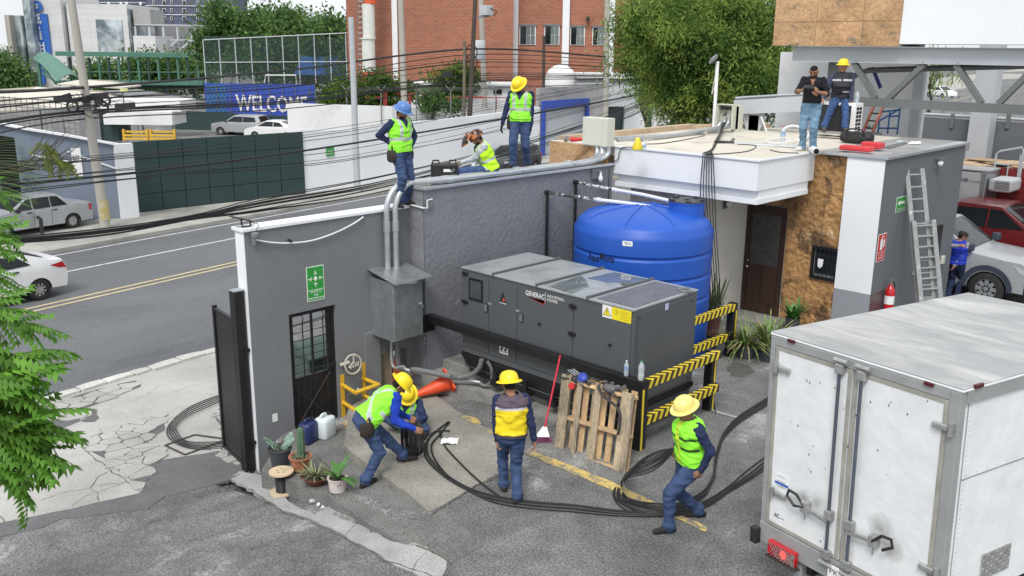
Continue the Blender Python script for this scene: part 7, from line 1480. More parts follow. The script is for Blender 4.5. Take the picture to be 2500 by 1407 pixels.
for a,b in(((-.35,.25),(.35,.25)),((0,.45),(0,-.45)),((-.35,-.2),(.35,-.2)),((-.25,.05),(.25,.05))):mb.beam(q_+RT*a[0]+ZZ*a[1],q_+RT*b[0]+ZZ*b[1],.06,.1,up=tuple(-FH))
mb.build('logo_mark',m_txtw,hp_,kind='stuff')
tw=thing('apartment_tower','dark brick apartment tower with white balcony bands far behind the hospital','building',P(430,40,d=260));fb(175,568,-60,52,262,14,'tower_wall',m_tower,tw);fb(360,568,-60,60,258,12,'tower_wall',m_tower,tw)
for y in(14,36):fb(355,570,y,y+1.5,257.7,.5,'balcony_band',m_txtw,tw)
for y in(-4,5):fb(180,355,y+1,y+2.2,261.7,.5,'balcony_band',m_txtw,tw)
for j,y in enumerate((2,21,41)):
 for i,x in enumerate((372,396,416,445,480,500,535)):f=fb(x,x+(9 if i%2 else 5),y,y+9,257.6,.3,'window',m_txtw,tw);fb(x+1,x+(8 if i%2 else 4),y+1,y+8,257.5,.1,'pane',m_cg,f)
for x in(190,205,222,262,292,306,340):fb(x,x+6,5,13,261.5,.3,'window',m_txtw,tw)
br=thing('covered_footbridge','long green roofed pedestrian bridge with a sloping covered stair','footbridge',P(300,170,d=110));D_=110
a0,a1=P(150,131,d=D_),P(502,139,d=D_);z_=a0[2];a0[2]=z_;a1[2]=z_-.05
MB().beam(a0,a1,3.0,.5).build('roof',m_bridge,br);f0,f1=P(150,201,d=D_),P(502,203,d=D_);MB().beam(f0,f1,2.6,.45).build('deck',m_bridge,br);m0,m1=P(200,176,d=D_-1.2),P(502,177,d=D_-1.2);MB().ring([m0,m1],.06,5).build('handrail',m_bridge,br)
for k in range(15):x=168+k*24;fb(x,x+4,141,199,D_-1.3,.3,'post',m_bridged if k%2==0 else m_bridge,br)
MB().beam(P(200,206,d=D_+1),P(502,208,d=D_+1),.3,.8).build('girder',m_bridged,br)
for x in(290,400,470):fb(x,x+7,206,262,D_+1,.6,'pier',m_bridged,br)
rp=[P(x,y,d=d)for x,y,d in((108,136,108),(128,150,104),(150,170,98),(172,193,93))];mb=MB();m_=8;vs=[]
for q in rp:
 for j in range(m_+1):t=j/m_-.5;vs.append(tuple(q+RT*t*2.6+ZZ*(.75*math.cos(t*math.pi)-.3)))
mb.add(vs,[(i*(m_+1)+j,i*(m_+1)+j+1,(i+1)*(m_+1)+j+1,(i+1)*(m_+1)+j)for i in range(3)for j in range(m_)]);mb.add([(v[0],v[1],v[2]-.06)for v in vs],[(i*(m_+1)+j,(i+1)*(m_+1)+j,(i+1)*(m_+1)+j+1,i*(m_+1)+j+1)for i in range(3)for j in range(m_)]);mb.build('stair_canopy',m_bridge,br)
for k in range(3):MB().beam(P(98+k*3,150+k*14,d=106-k),P(135+k*6,205+k*2,d=100),.15,.12).build('stair_rail',m_bridge,br)
fb(92,97,138,212,107,.3,'post',m_bridge,br);fb(97,108,142,205,108,.2,'blue_glazing',m_signb,br)
def net_mat():
 m=mat('net_mesh',(.05,.09,.08),.8);nt=m.node_tree;b=nt.nodes['Principled BSDF'];b.inputs['Alpha'].default_value=.26;return m
m_net=net_mat()
fn=thing('sports_fence','tall white posted net fence around the sports field','fence',P(670,205,d=92));D_=92
fb(498,850,90,206,D_+.05,.02,'net',m_net,fn)
for k in range(10):x=498+k*38.5;fb(x,x+2.2,97-k*2.0,207,D_,.08,'post',m_steelp,fn)
MB().ring([P(498,98,d=D_),P(850,81,d=D_)],.06,5).build('top_rail',m_steelp,fn);MB().ring([P(498,153,d=D_),P(850,151,d=D_)],.05,5).build('mid_rail',m_steelp,fn)
bn_=thing('welcome_banner','long blue WELCOME banner on a fence in front of the sports field','banner',P(640,240,d=88));D_=88
fb(501,770,205,283,D_,.06,'banner_panel',m_ban,bn_)
p=P(578,270,d=D_-.05);text('WELCOME',(p[0],p[1],p[2]),RT+ZZ*(-.02),(0,0,1),1.45,m_txtw,bn_,width=float((P(752,250,d=D_)-P(578,250,d=D_))@RT),bold=.02)
for k in range(5):
 for j in range(3):a,b=P(504+k*10,208+j*22,d=D_-.03),P(514+k*10,230+j*22,d=D_-.03);MB().beam(a,b,.03,.07).build('pattern_line',m_bang,bn_);a,b=P(514+k*10,208+j*22,d=D_-.03),P(504+k*10,230+j*22,d=D_-.03);MB().beam(a,b,.03,.07).build('pattern_line',m_bang,bn_)
for k in range(8):fb(530+k*32,531+k*32,204,284,D_-.1,.05,'fence_post',m_greyf,bn_)
lf=thing('lot_fence','low dark green sheet fence at the back of the car lot','fence',P(560,300,d=85));wall_px([(420,315,270),(520,318,274),(706,330,284)],.1,'sheet',m_gate,lf,z=-1.4)
bs=thing('shade_sail','blue shade sail behind the sports field fence','awning',P(780,165,d=98));mb=MB();mb.quad(P(718,182,d=98),P(850,186,d=98),P(850,140,d=98),P(735,138,d=98));mb.quad(P(718,182,d=98.3),P(735,138,d=98.3),P(850,140,d=98.3),P(850,186,d=98.3));mb.build('sail',m_signb2:=mat('sail_blue',(.05,.16,.50),.7),bs)
gl_=thing('goal_frame','white goal post on the sports field','goal',P(680,200,d=90));D_=90.5;MB().ring([P(646,206,d=D_),P(648,184,d=D_),P(722,184,d=D_),P(724,206,d=D_)],.06,6).build('frame',m_txtw,gl_)
gh=thing('gatehouse','white gatehouse block over a dark recess in the car lot','building',P(340,290,d=60));fb(245,440,246,272,60,3,'upper_block',m_whiteold,gh);fb(252,420,272.2,305,59.6,2.6,'lower_block',m_whiteold,gh);fb(245,290,305.2,345,60.4,2,'recess',m_gate,gh);fb(196,244,268,345,60.2,2.5,'dark_wall',m_greyf,gh)
yb=thing('yellow_barriers','stacked yellow steel barriers in the car lot behind the green gate','barrier',P(365,325,d=50));
for x0,x1 in((299,361),(365,427)):
 for y in(320,329,337):fb(x0,x1,y,y+4.5,50-(y-320)*.05,.15,'bar',m_yelb,yb)
 for x in(x0,x1-4):fb(x,x+4,316,345,49.8,.15,'upright',m_yelb,yb)
for i,(pts,d,lab)in enumerate(((((-60,222),(90,212),(250,222),(300,240),(150,262),(-60,275)),62,'wide cream shade canopy at the far left of the car lot'),(((140,204),(200,194),(270,196),(345,208),(300,214),(200,208)),80,'small curved cream awning above the wires near the concrete pole'),(((250,222),(340,218),(440,232),(505,250),(420,246),(330,238)),70,'dark grey curved shade canopy right of the concrete pole'))):
 t=thing('shade_canopy',lab,'canopy',P(*pts[0],d=d));v=[P(*q,d=d+(3 if k in(1,2,3)else 0))for k,q in enumerate(pts)];mb=MB();n=len(v);mb.add([*v,*[q-ZZ*.12 for q in v]],[tuple(range(n)),tuple(range(2*n-1,n-1,-1))]+[(k,n+k,n+(k+1)%n,(k+1)%n)for k in range(n)]);mb.build('canopy_sheet',m_canv if i<2 else m_greyf,t)
 for k in(1,n-2,n-1):q=v[k];MB().ring([q-ZZ*.1,(q[0],q[1],-1.4)],.08,6).build('column',m_greyf,t)
lr=thing('lot_railing','grey post and rail fence in front of the shaded car lot','fence',P(100,300,d=44))
for k in range(16):x=-20+k*14;vcyl(x,232+k*1.2,300+k*2.6,45,2,'post',m_greyf,lr)
for y in(0,20,40):MB().ring([P(-20,236+y,d=45),P(200,250+y*1.1,d=45)],.03,5).build('rail',m_greyf,lr)
def pole(label,pxb,pyb,pxt,pyt,r0,r1,mt,z=-1.3,n=12,d=None):
 b=P(pxb,pyb,z=z)if d is None else P(pxb,pyb,d=d);t_=P(pxt,pyt,d=float(b@FH));t=thing('utility_pole',label,'utility pole',b);MB().ring([b-ZZ*.3,t_],[r0,r1],n).build('shaft',mt,t);return t,b,t_
pA,bA,tA=pole('pale concrete pole with cable splice boxes in front of the blue grey wall',259,558,165,-60,.19,.13,m_conp)
dA=float(bA@FH)
MB().lathe([(.2,0),(.19,.75)],bA+ZZ*.25+(tA-bA)*.01,12).build('yellow_band',mat('faded_yellow',(.50,.40,.12),.8,var=.3,scale=6,col2=((.4,.38,.34),6,.45,.6)),pA)
for(x0,y0,x1,y1,w)in((135,246,172,235,.28),(172,246,240,236,.2),(215,240,262,232,.25),(283,262,328,258,.3),(232,248,250,245,.3)):MB().beam(P(x0,y0,d=dA-.25),P(x1,y1,d=dA-.25),.2,w*.8).build('splice_box',m_rubber,pA)
for(x,y,r)in((177,261,.2),(248,262,.23),(255,245,.2)):c=P(x,y,d=dA-.3);MB().ring([c+RT*r*math.cos(t)+ZZ*r*math.sin(t)for t in np.linspace(0,6.1,16)],.045,6,closed=True).build('cable_coil',m_rubber,pA)
rr=random.Random(1);
for k in range(14):a=P(rr.uniform(120,230),rr.uniform(225,275),d=dA-.2);b=P(rr.uniform(200,330),rr.uniform(230,275),d=dA-.2);MB().ring(spline([a,(a+b)/2-ZZ*rr.uniform(-.2,.5),b],6),.012,4).build('loose_wire',m_rubber,pA)
pB,bB,tB=pole('dark leaning wooden pole in front of the brick building carrying many cables',1141,392,1162,-40,.17,.12,m_woodp)
pB2,bB2,tB2=pole('thin weathered wooden pole just left of the dark one',1132,392,1134,100,.1,.09,mat('pole_wood_pale',(.16,.14,.10),.85,var=.25,scale=2))
pC,bC,tC=pole('pale square concrete pole at the left edge of the brick building',873,470,857,42,.16,.13,m_steelp);pD,bD,tD=pole('tall concrete pole in front of the brick wall, left of the white downpipe',990,330,976,-60,.21,.17,m_conp,z=-1.3,d=58)
pE,bE,tE=pole('concrete pole with grey transformers behind the dark wooden pole',1186,330,1172,-60,.2,.16,m_conp,d=64);pF,bF,tF=pole('grey concrete pole where the cable bundles end beside the tree',1476,366,1484,-60,.22,.17,m_conp,d=62)
pG,_,_=pole('short dark pole in front of the brick windows',1326,330,1328,88,.12,.1,m_woodp,d=66)
c=P(1176,118,d=62);MB().lathe([(.42,-.8),(.45,-.75),(.45,.35),(.4,.42)],P(1168,115,d=62),18).build('transformer',m_steelp,pE);MB().bbox(*[v for q in((P(1187,27,d=62)-.35)[0:1],(P(1187,27,d=62)+.35)[0:1])for v in q],P(1187,27,d=62)[1]-.3,P(1187,27,d=62)[1]+.3,P(1187,38,d=62)[2],P(1187,14,d=62)[2],.03).build('control_box',m_steelp,pE)
MB().beam(P(1165,42,d=62),P(1195,40,d=62),.3,.12).build('bracket',m_greyf,pE);MB().ring(spline([P(1196,20,d=61.8),P(1212,28,d=61.8),P(1205,40,d=61.8)],5),.04,5).build('lead',m_rust,pE)
for(y,s_)in((152,1),(168,-1),(128,1)):c=P(1148+s_*3,y,d=57.5);MB().ring([c+RT*.35*math.cos(t)+ZZ*.45*math.sin(t)for t in np.linspace(0,6.1,14)],.035,5,closed=True).build('cable_coil',m_rubber,pB)
t=thing('hanging_splice_box','black splice case hanging on the wires left of the dark wooden pole','splice box',P(1090,182,d=50));MB().beam(P(1079,183,d=50),P(1103,181,d=50),.22,.25).build('case',m_rubber,t)
sgn_=thing('yellow_sign','small pale yellow sign panel beyond the concrete pole','sign',P(302,220,d=58));fb(293,311,216,227,58,.1,'panel',mat('pale_yellow',(.6,.62,.3),.5),sgn_);fb(300,302,227,260,58.1,.08,'stem',m_greyf,sgn_)
MB_p=thing('barrier_post','small black bollard in front of the silver sedan','bollard',base(102,575));MB().ring([base(104,576),base(104,576)+ZZ*.62,base(98,574)+ZZ*.66],.07,8).build('post',m_trim,MB_p)
af=thing('barbed_wire_fence','chain link fence with Y shaped barbed wire arms behind the white walls','fence',P(1050,250,d=56))
for x in(846,930,1016,1100,1210,1295):
 b=P(x,262,d=56);t_=P(x,222,d=56);MB().ring([b-ZZ,t_],.035,5).build('post',m_greyf,af)
 for s_ in(-1,1):MB().ring([t_,t_+RT*s_*.28+ZZ*.3],.025,5).build('arm',m_greyf,af)
for k in range(3):MB().ring([P(846,221-k*3,d=56),P(1295,219-k*3,d=56)],.012,3).build('barbed_strand',m_greyf,af)
# ================================================================ OVERHEAD CABLES
def wire(pts,r,label,name='overhead_cable',grp='overhead cables along the street'):
 o=MB().ring(spline([P(x,y,d=d)for x,y,d in pts],7),r,5).build(name,m_rubber);return setp(o,label,'cable',grp)
LW='thin black overhead wire running along the far side of the street'
LN='thin black overhead wire sagging low over the near side of the street'
rr=random.Random(33);DA=[(-120,26),(205,dA),(700,48),(1145,58),(1480,62)]
def far(y0,y1,y2,y3,y4,r):wire([(-120,y0,26),(205,y1,dA-.1),(700,y2,48),(1145,y3,58),(1480,y4,62)],r,LW)
wire([(-120,228,26),(205,214,dA-.1),(700,172,48),(1150,120,57.8),(1480,139,61)],.055,'thickest black cable crossing the brick building and dipping towards the concrete pole',grp=None)
for k in range(12):f=rr.random();far(238+f*130+rr.uniform(-6,6),228+f*70+rr.uniform(-5,5),188+f*90+rr.uniform(-5,5),122+f*110+rr.uniform(-5,5),141+f*72+rr.uniform(-4,4),rr.choice((.014,.018,.026)))
for k in range(9):f=rr.random();wire([(-150,380+f*130+rr.uniform(-6,6),15),(340,352+f*95+rr.uniform(-5,5),22),(850,288+f*120+rr.uniform(-5,5),32),(1300,215+f*100,42),(1620,170+f*55,50)],rr.choice((.009,.012)),LN)
for k in range(7):j=lambda:rr.uniform(-2.5,2.5);wire([(-150,466+j(),16),(341,421+j()*.7,22),(750,367+j()*.6,28),(1100,312+j()*.6,36),(1500,243+j()*.6,46),(1700,200+j(),52)],.017,'black strand of the thick middle cable bundle over the street',grp='middle cable bundle')
for k in range(12):
 f=rr.uniform(0,1);j=lambda s=3:rr.uniform(-s,s)
 wire([(-150,596+f*8+j(),12),(239,560+f*18+j(),14.5),(478,524+f*12+j(2),17),(650,482+f*34+j(),20),(950,425+f*40+j(),26),(1250,350+f*35+j(),36),(1500,270+f*34+j(),48),(1640,215+f*26,54)],.013,'black strand of the lowest thick cable bundle above the road',grp='lowest cable bundle')
# ================================================================ TREES
def leaf_mat(name,c1,c2):
 m=mat(name,c1,.55,var=.3,objvar=.38 if 'near' in name else.0,scale=.9,col2=(c2,1.1,.44,.58),spec=.3);nt=m.node_tree;b=nt.nodes['Principled BSDF']
 tr=nd(nt,'ShaderNodeBsdfTranslucent');mx_=nd(nt,'ShaderNodeMixShader');mx_.inputs[0].default_value=.45;o=[n for n in nt.nodes if n.type=='OUTPUT_MATERIAL'][0]
 nt.links.new(b.inputs['Base Color'].links[0].from_socket,tr.inputs[0]);nt.links.new(b.outputs[0],mx_.inputs[1]);nt.links.new(tr.outputs[0],mx_.inputs[2]);nt.links.new(mx_.outputs[0],o.inputs[0]);return m
m_lfar=leaf_mat('tree_leaves',(.06,.13,.045),(.19,.32,.09));m_lmim=leaf_mat('feathery_leaves',(.09,.17,.035),(.33,.44,.10));m_lnear=leaf_mat('near_leaves',(.13,.30,.04),(.27,.47,.07));m_lbush=leaf_mat('bush_leaves',(.12,.20,.03),(.06,.12,.03));m_bark=mat('bark',(.07,.055,.04),.9,var=.3,scale=5)  # feathery tones kept far apart to paint self-shadow between leaf clumps
def crown_mesh(blobs,n,size,mt,par,seed,elong=1.6,droop=.0,clump=14,name='crown',spread=1.):
 """leaf sprays scattered through ellipsoid volumes, denser near the shell"""
 R_=np.random.default_rng(seed);vs=[];vol=np.array([b[1]*b[2]*b[3]for b in blobs]);pk_=R_.choice(len(blobs),n//clump,p=vol/vol.sum())
 C_=np.array([b[0]for b in blobs]);S_=np.array([[b[1],b[2],b[3]]for b in blobs])
 d=R_.normal(size=(len(pk_),3));d/=np.linalg.norm(d,axis=1)[:,None];rad=R_.uniform(.25,1.0,len(pk_))**.5*R_.uniform(.85,1.12,len(pk_));cc=C_[pk_]+d*rad[:,None]*S_[pk_]
 out=d.copy();cc=np.repeat(cc,clump,0);out=np.repeat(out,clump,0);m=len(cc);cc=cc+R_.normal(size=(m,3))*size*1.7*spread
 ax=out*.6+R_.normal(size=(m,3))*.8;ax[:,2]-=droop;ax/=np.linalg.norm(ax,axis=1)[:,None];nn=R_.normal(size=(m,3));nn[:,2]+=.9;sd=np.cross(ax,nn);sd/=np.linalg.norm(sd,axis=1)[:,None]
 L_=size*R_.uniform(.6,1.4,m)[:,None];w=L_/elong/2;a=cc;b=cc+ax*L_*.5+sd*w;c=cc+ax*L_;e=cc+ax*L_*.5-sd*w;V=np.stack([a,b,c,e],1).reshape(-1,3)
 off=OFF.get(par.name,Vector((0,0,0)));V=V-np.array(off);me=bpy.data.meshes.new(name);me.vertices.add(len(V));me.vertices.foreach_set('co',V.astype(np.float32).ravel());me.loops.add(len(V));me.loops.foreach_set('vertex_index',np.arange(len(V),dtype=np.int32));me.polygons.add(m);me.polygons.foreach_set('loop_start',np.arange(0,4*m,4,dtype=np.int32));me.polygons.foreach_set('loop_total',np.full(m,4,dtype=np.int32));me.materials.append(mt);me.update(calc_edges=True)
 o=bpy.data.objects.new(name,me);COL.objects.link(o);o.parent=par;OFF[o.name]=off;o['kind']='stuff';return o
def tree(label,name,pxs_,d,mt,n,size,trunk=None,seed=1,**k):
 """pxs_: blobs (px, py, half width px, half height px[, depth shift])"""
 s=d/FPX;bl=[]
 for q in pxs_:dd=q[4]if len(q)>4 else 0;c=P(q[0],q[1],d=d+dd);bl.append((c,q[2]*s,min(q[2],q[3]*1.3)*s,q[3]*s))
 tb=trunk or(pxs_[0][0],300);rg=random.Random(seed*7);nb_=[]
 for c,a,b_,e in bl:
  nb_.append((c,a*.62,b_*.62,e*.62))
  for _ in range(7):u=rg.uniform(0,6.28);w=rg.uniform(-.7,1.0);nb_.append((c+RT*a*.8*math.cos(u)+FH*b_*.7*math.sin(u)+ZZ*e*w*.9,a*rg.uniform(.2,.38),b_*.3,e*rg.uniform(.18,.34)))
 bl=nb_
 b=P(tb[0],tb[1],d=d);t=thing(name,label,'tree' if 'tree' in name else 'shrub',b)
 crown_mesh(bl,n,size,mt,t,seed,**k);mb=MB();rr=random.Random(seed);c0=sum(x[0]for x in bl)/len(bl);base_=np.array([b[0],b[1],b[2]]);fork=base_+(c0-base_)*.45
 r0=max(.03,.035*d/10*.35);mb.ring([base_-ZZ*.3,(base_+fork)/2+np.array([.1,.1,0])*rr.random(),fork],[r0*1.6,r0*1.2,r0],8)
 for x in bl[::4]:
  for _ in range(2):e=x[0]+np.array([rr.uniform(-.6,.6)*x[1],rr.uniform(-.6,.6)*x[2],rr.uniform(-.4,.6)*x[3]]);m_=(fork+e)/2+np.array([rr.uniform(-.3,.3),rr.uniform(-.3,.3),.2]);mb.ring([fork,m_,e],[r0*.7,r0*.4,r0*.12],5)
 mb.build('trunk',m_bark,t);return t
tree('large dense green tree behind the sports field fence','broadleaf_tree',[(600,95,90,70),(690,75,75,62),(540,130,60,50),(660,140,110,60,-2),(760,160,60,60,-3),(740,110,50,50)],104,m_lfar,42000,.42,(640,260),1,elong=1.5)
tree('green tree at the left edge of the brick building','broadleaf_tree',[(800,90,50,45),(840,130,60,60),(790,140,40,50)],100,m_lfar,14000,.42,(812,240),2)
tree('row of low green trees seen through the footbridge posts','low_tree',[(240,180,60,30),(340,175,60,32),(430,170,55,38),(480,190,40,40),(380,225,100,26),(300,230,60,25)],120,m_lfar,18000,.42,(350,260),3)
tree('distant trees at the far left edge below the hospital','distant_tree',[(20,175,45,40),(-30,190,50,50),(40,215,50,30)],140,m_lfar,9000,.5,(15,250),4)
tree('bright green bushes in front of the brick wall left of the pole','bush',[(930,215,45,24),(975,225,40,20),(900,245,50,26),(850,235,40,32),(930,262,40,18),(820,250,40,30)],63,m_lbush,14000,.22,(920,290),5)
tree('yellow green bush beside the dark wooden pole','bush',[(1110,195,42,28),(1085,215,40,22),(1140,200,25,25)],66,m_lbush,7000,.22,(1110,250),6)
tree('small shrub in front of the low white building','bush',[(1050,250,24,22),(1110,262,26,14)],58,m_lfar,2500,.16,(1050,290),7)
tree('large feathery mimosa tree behind the cream roof','mimosa_tree',[(1640,40,120,60),(1780,30,120,70),(1600,120,90,55),(1730,120,120,70,-1),(1850,110,80,70),(1640,200,100,50),(1780,210,120,60,-1),(1870,220,70,45),(1560,70,60,60),(1700,280,90,32),(1640,255,60,36),(1810,285,80,28),(1530,150,40,45),(1900,170,50,60)],33,m_lmim,120000,.17,(1720,345),8,elong=4.2,droop=.6,clump=46,spread=1.25)
tree('thin young tree on the pavement in front of the white wall','young_tree',[(1568,215,26,26),(1578,250,20,20)],55,m_lmim,1500,.2,(1577,362),9,elong=4,droop=.4)
tree('hanging palm like leaves behind the truss on the right','small_tree',[(2270,165,20,18),(2262,180,12,14)],34,m_lmim,500,.3,(2268,260),10,elong=7,droop=1.2)
def compound_leaf(seed,n=8,L_=.42,lw=.025,ll=.105):
 rr=random.Random(seed);mb=MB();pts=[];p=Vector((0,0,0));d=Vector((1,0,.15))
 for i in range(n+1):pts.append(p.copy());p=p+d*(L_/n);d=(d+Vector((0,0,-.06))).normalized()
 mb.ring(pts,[.0035]*n+[.001],3,caps=False)
 for i in range(1,n+1):
  for s_ in(-1,1):
   dr=(Vector((.45,s_*1.,-.25-rr.uniform(0,.35)))).normalized();a=pts[i];k=ll*(1-.35*abs(i/n-.45))*rr.uniform(.85,1.1);up=Vector((rr.uniform(-.2,.2),0,1));sd=dr.cross(up).normalized();m_=a+dr*k*.45;e=a+dr*k+Vector((.02,0,-.025))
   mb.add([a,m_+sd*lw-Vector((0,0,.004)),m_+Vector((0,0,.003)),m_-sd*lw-Vector((0,0,.004)),e],[(0,1,2),(0,2,3),(1,4,2),(2,4,3)])
 a=pts[-1];mb.add([a,a+Vector((.03,lw,-.01)),a+Vector((.08,0,-.03)),a+Vector((.03,-lw,-.01))],[(0,1,2,3)])
 return mb
nt_=thing('foreground_tree','bright green tree with pinnate leaves overhanging the left edge near the camera','tree',P(-260,1350,d=5.6));meshes=[]
for s_ in range(4):o=compound_leaf(s_).build('leaf',m_lnear,nt_,world=False);meshes.append(o.data);bpy.data.objects.remove(o)
rr=random.Random(17);cnt=0
def put_leaf(tip,root,sc,roll,mesh):
 tip=Vector(tip);root=Vector(root);x=(tip-root).normalized();z=Vector((0,0,1));z=(z-x*z.dot(x)).normalized();y=z.cross(x);R_=Matrix((x,y,z)).transposed();R_=R_@Matrix.Rotation(roll,3,'X')
 M_=Matrix.Translation(root-OFF[nt_.name])@R_.to_4x4()@Matrix.Scale(sc*(tip-root).length/.42,4);o=bpy.data.objects.new('leaf',mesh);COL.objects.link(o);o.parent=nt_;o.matrix_basis=M_;OFF[o.name]=Vector((0,0,0))
twigs=[]
def branch(px0,py0,px1,py1,d0,d1,n,L_px,seed,spread=60,both=True):
 """a limb from outside the frame with leaves fanning off its end"""
 rr=random.Random(seed);a,b=P(px0,py0,d=d0),P(px1,py1,d=d1);pts=spline([a,(a+b)/2+ZZ*.12,b],8);MB().ring(pts,[.03*(1-i/len(pts))+.006 for i in range(len(pts))],6).build('branch',m_bark,nt_)
 for i in range(n):
  t=.25+.75*(i+.5)/n;q=pts[min(len(pts)-1,int(t*(len(pts)-1)))];ang=rr.uniform(-1.1,.9)+(0 if i%2 else-.25);l=L_px/FPX*d1*rr.uniform(.8,1.35);dirv=RT*math.cos(ang)+ZZ*(math.sin(ang)*.8-.28)-FH*rr.uniform(-.45,.45);dirv/=np.linalg.norm(dirv);put_leaf(q+dirv*l,q,1,rr.uniform(-.5,.5),meshes[rr.randrange(4)])
branch(-160,640,10,570,6.2,6.6,14,70,1);branch(-160,720,-5,670,6,6.3,12,62,2);branch(-180,760,55,795,5.9,6.2,22,90,3);branch(-200,870,60,880,5.8,6,20,130,4);branch(-180,960,40,950,5.6,5.8,18,120,11);branch(-220,960,90,1035,5.7,5.9,30,125,5);branch(-220,1060,70,1105,5.6,5.8,30,125,6);branch(-220,1000,20,1080,5.5,5.7,22,120,12);branch(-220,1140,30,1165,5.5,5.7,20,110,7);branch(-100,480,-10,470,6.6,6.8,8,60,8);branch(-140,600,-10,610,6.2,6.4,10,62,13)
put_leaf(P(68,1280,d=5.7),P(50,1190,d=5.7),1,.2,meshes[1])
bt=thing('bare_branch','thin bare twigs with a few yellow green leaves in front of the blue grey wall','branch',P(-60,410,d=8));rr=random.Random(44);root=P(-60,425,d=8);hub=P(85,412,d=8.2)
MB().ring(spline([root,P(20,422,d=8),hub],6),[.012]*12+[.009],5).build('limb',m_bark,bt)
for k in range(26):
 s0=P(rr.uniform(5,110),415+rr.uniform(-12,6),d=8.1);ang=rr.uniform(.15,1.5);l=rr.uniform(50,120);e=P(85+l*math.cos(ang)*1.1,410-l*math.sin(ang),d=8.1+rr.uniform(-.3,.3));m_=(s0+e)/2-ZZ*rr.uniform(.02,.08);MB().ring(spline([s0,m_,e],4),[.003]*8+[.001],4).build('twig',m_bark,bt)
m_ly=leaf_mat('yellow_green_leaves',(.16,.20,.04),(.10,.16,.03))
for k in range(22):
 q=P(92+k*3.2+rr.uniform(-8,8),352+k*2.9+rr.uniform(-10,10),d=8.1+rr.uniform(-.2,.2));x=Vector(RT*rr.uniform(-.2,1)-ZZ*rr.uniform(.2,.9)+FH*rr.uniform(-.5,.5));o=bpy.data.objects.new('leaf',meshes[k%4].copy());o.data.materials[0]=m_ly;COL.objects.link(o);o.parent=bt;x.normalize();z=Vector(-FH);z=(z-x*z.dot(x)).normalized();y=z.cross(x);o.matrix_basis=Matrix.Translation(Vector(q)-OFF[bt.name])@Matrix((x,y,z)).transposed().to_4x4()@Matrix.Rotation(rr.uniform(-.5,.5),4,'X')@Matrix.Scale(rr.uniform(.22,.42),4)
pf=thing('palm_frond','tip of a light green palm frond entering at the left edge above the sedan','palm frond',P(-80,430,d=7.5));a=P(-110,470,d=7.5);m_pf=leaf_mat('palm_leaf',(.16,.30,.06),(.22,.36,.10))
MB().ring([a,P(-30,440,d=7.5)],.015,6).build('stalk',m_lbush,pf)
for k in range(26):
 t=k/25;s0=P(-60+t*20,350+t*120,d=7.5);mb=MB();leaf_blade(mb,s0,RT*1.0+ZZ*(.25-.5*t)+FH*rr.uniform(-.15,.15),.42+.15*math.sin(t*3),.010,.3,6);mb.build('leaflet',m_pf,pf,smooth=True)
# ================================================================ PEOPLE
m_cloth=mat('clothing',(1,1,1),.85,var=.13,scale=14,attr='Col',bump=.35,bscale=55,fine=.05,spec=.25)
m_hv=mat('hi_vis_vest',(1,1,1),.6,var=.10,scale=9,attr='Col',bump=.4,bscale=35,spec=.3)
m_haty=mat('hat_yellow',(.88,.66,.02),.3,var=.04,spec=.5);m_hatp=mat('hat_pale_yellow',(.85,.72,.22),.35,var=.06,spots=((.45,.36,.1),14,.66,.7));m_hatb=mat('hat_blue',(.09,.20,.48),.35,var=.05);m_hatu=mat('hat_underside',(.45,.25,.18),.6)
m_hair=mat('black_hair',(.012,.009,.008),.7,bump=.5,bscale=120);m_pouch=mat('leather_pouch',(.035,.025,.02),.7,var=.4,scale=25,bump=.6,bscale=40)
SKIN=(.33,.17,.105);JEAN=(.045,.074,.16);NAVY=(.022,.033,.085);LIME=(.30,.90,.05);SILV=(.48,.52,.50);BOOT=(.03,.027,.025)
def V3(a):return Vector([float(t)for t in a])
def rcone(mb,a,b,r0,r1,n=14):
 a,b=V3(a),V3(b);d=b-a;L_=max(d.length,1e-4);pr=[]
 for i in range(5):t=math.pi/2*(1-i/4);pr.append((max(.0004,r0*math.cos(t)),-r0*math.sin(t)))
 for i in range(1,5):t=math.pi/2*i/4;pr.append((max(.0004,r1*math.cos(t)),L_+r1*math.sin(t)))
 mb.lathe(pr,a,n,ax=d if d.length>1e-4 else(0,0,1))
def remesh(mb,vox,smooth=3):
 me=bpy.data.meshes.new('t');me.from_pydata(mb.v,[],mb.f);o=bpy.data.objects.new('t',me);COL.objects.link(o)
 r=o.modifiers.new('r','REMESH');r.mode='VOXEL';r.voxel_size=vox
 s=o.modifiers.new('s','SMOOTH');s.factor=.5;s.iterations=smooth
 e=bpy.data.meshes.new_from_object(o.evaluated_get(bpy.context.evaluated_depsgraph_get()));bpy.data.objects.remove(o);bpy.data.meshes.remove(me)
 n=len(e.vertices);co=np.empty(n*3);e.vertices.foreach_get('co',co);no=np.empty(n*3);e.vertices.foreach_get('normal',no);fs=[tuple(p.vertices)for p in e.polygons];bpy.data.meshes.remove(e);return co.reshape(-1,3),no.reshape(-1,3),fs
def segd(v,a,b,r0,r1):
 a=np.array(a);b=np.array(b);d=b-a;t=np.clip(((v-a)@d)/max(1e-9,d@d),0,1);return np.linalg.norm(v-(a+t[:,None]*d),axis=1)-(r0+(r1-r0)*t)
def ik(a,c,l1,l2,pole):
 a,c,pole=V3(a),V3(c),V3(pole);d=c-a;L_=min(d.length,(l1+l2)*.999);d.normalize();c=a+d*L_;x=(l1*l1-l2*l2+L_*L_)/(2*L_);h=math.sqrt(max(0,l1*l1-x*x));p=pole-d*pole.dot(d)
 if p.length<1e-4:p=d.orthogonal()
 return a+d*x+p.normalized()*h,c
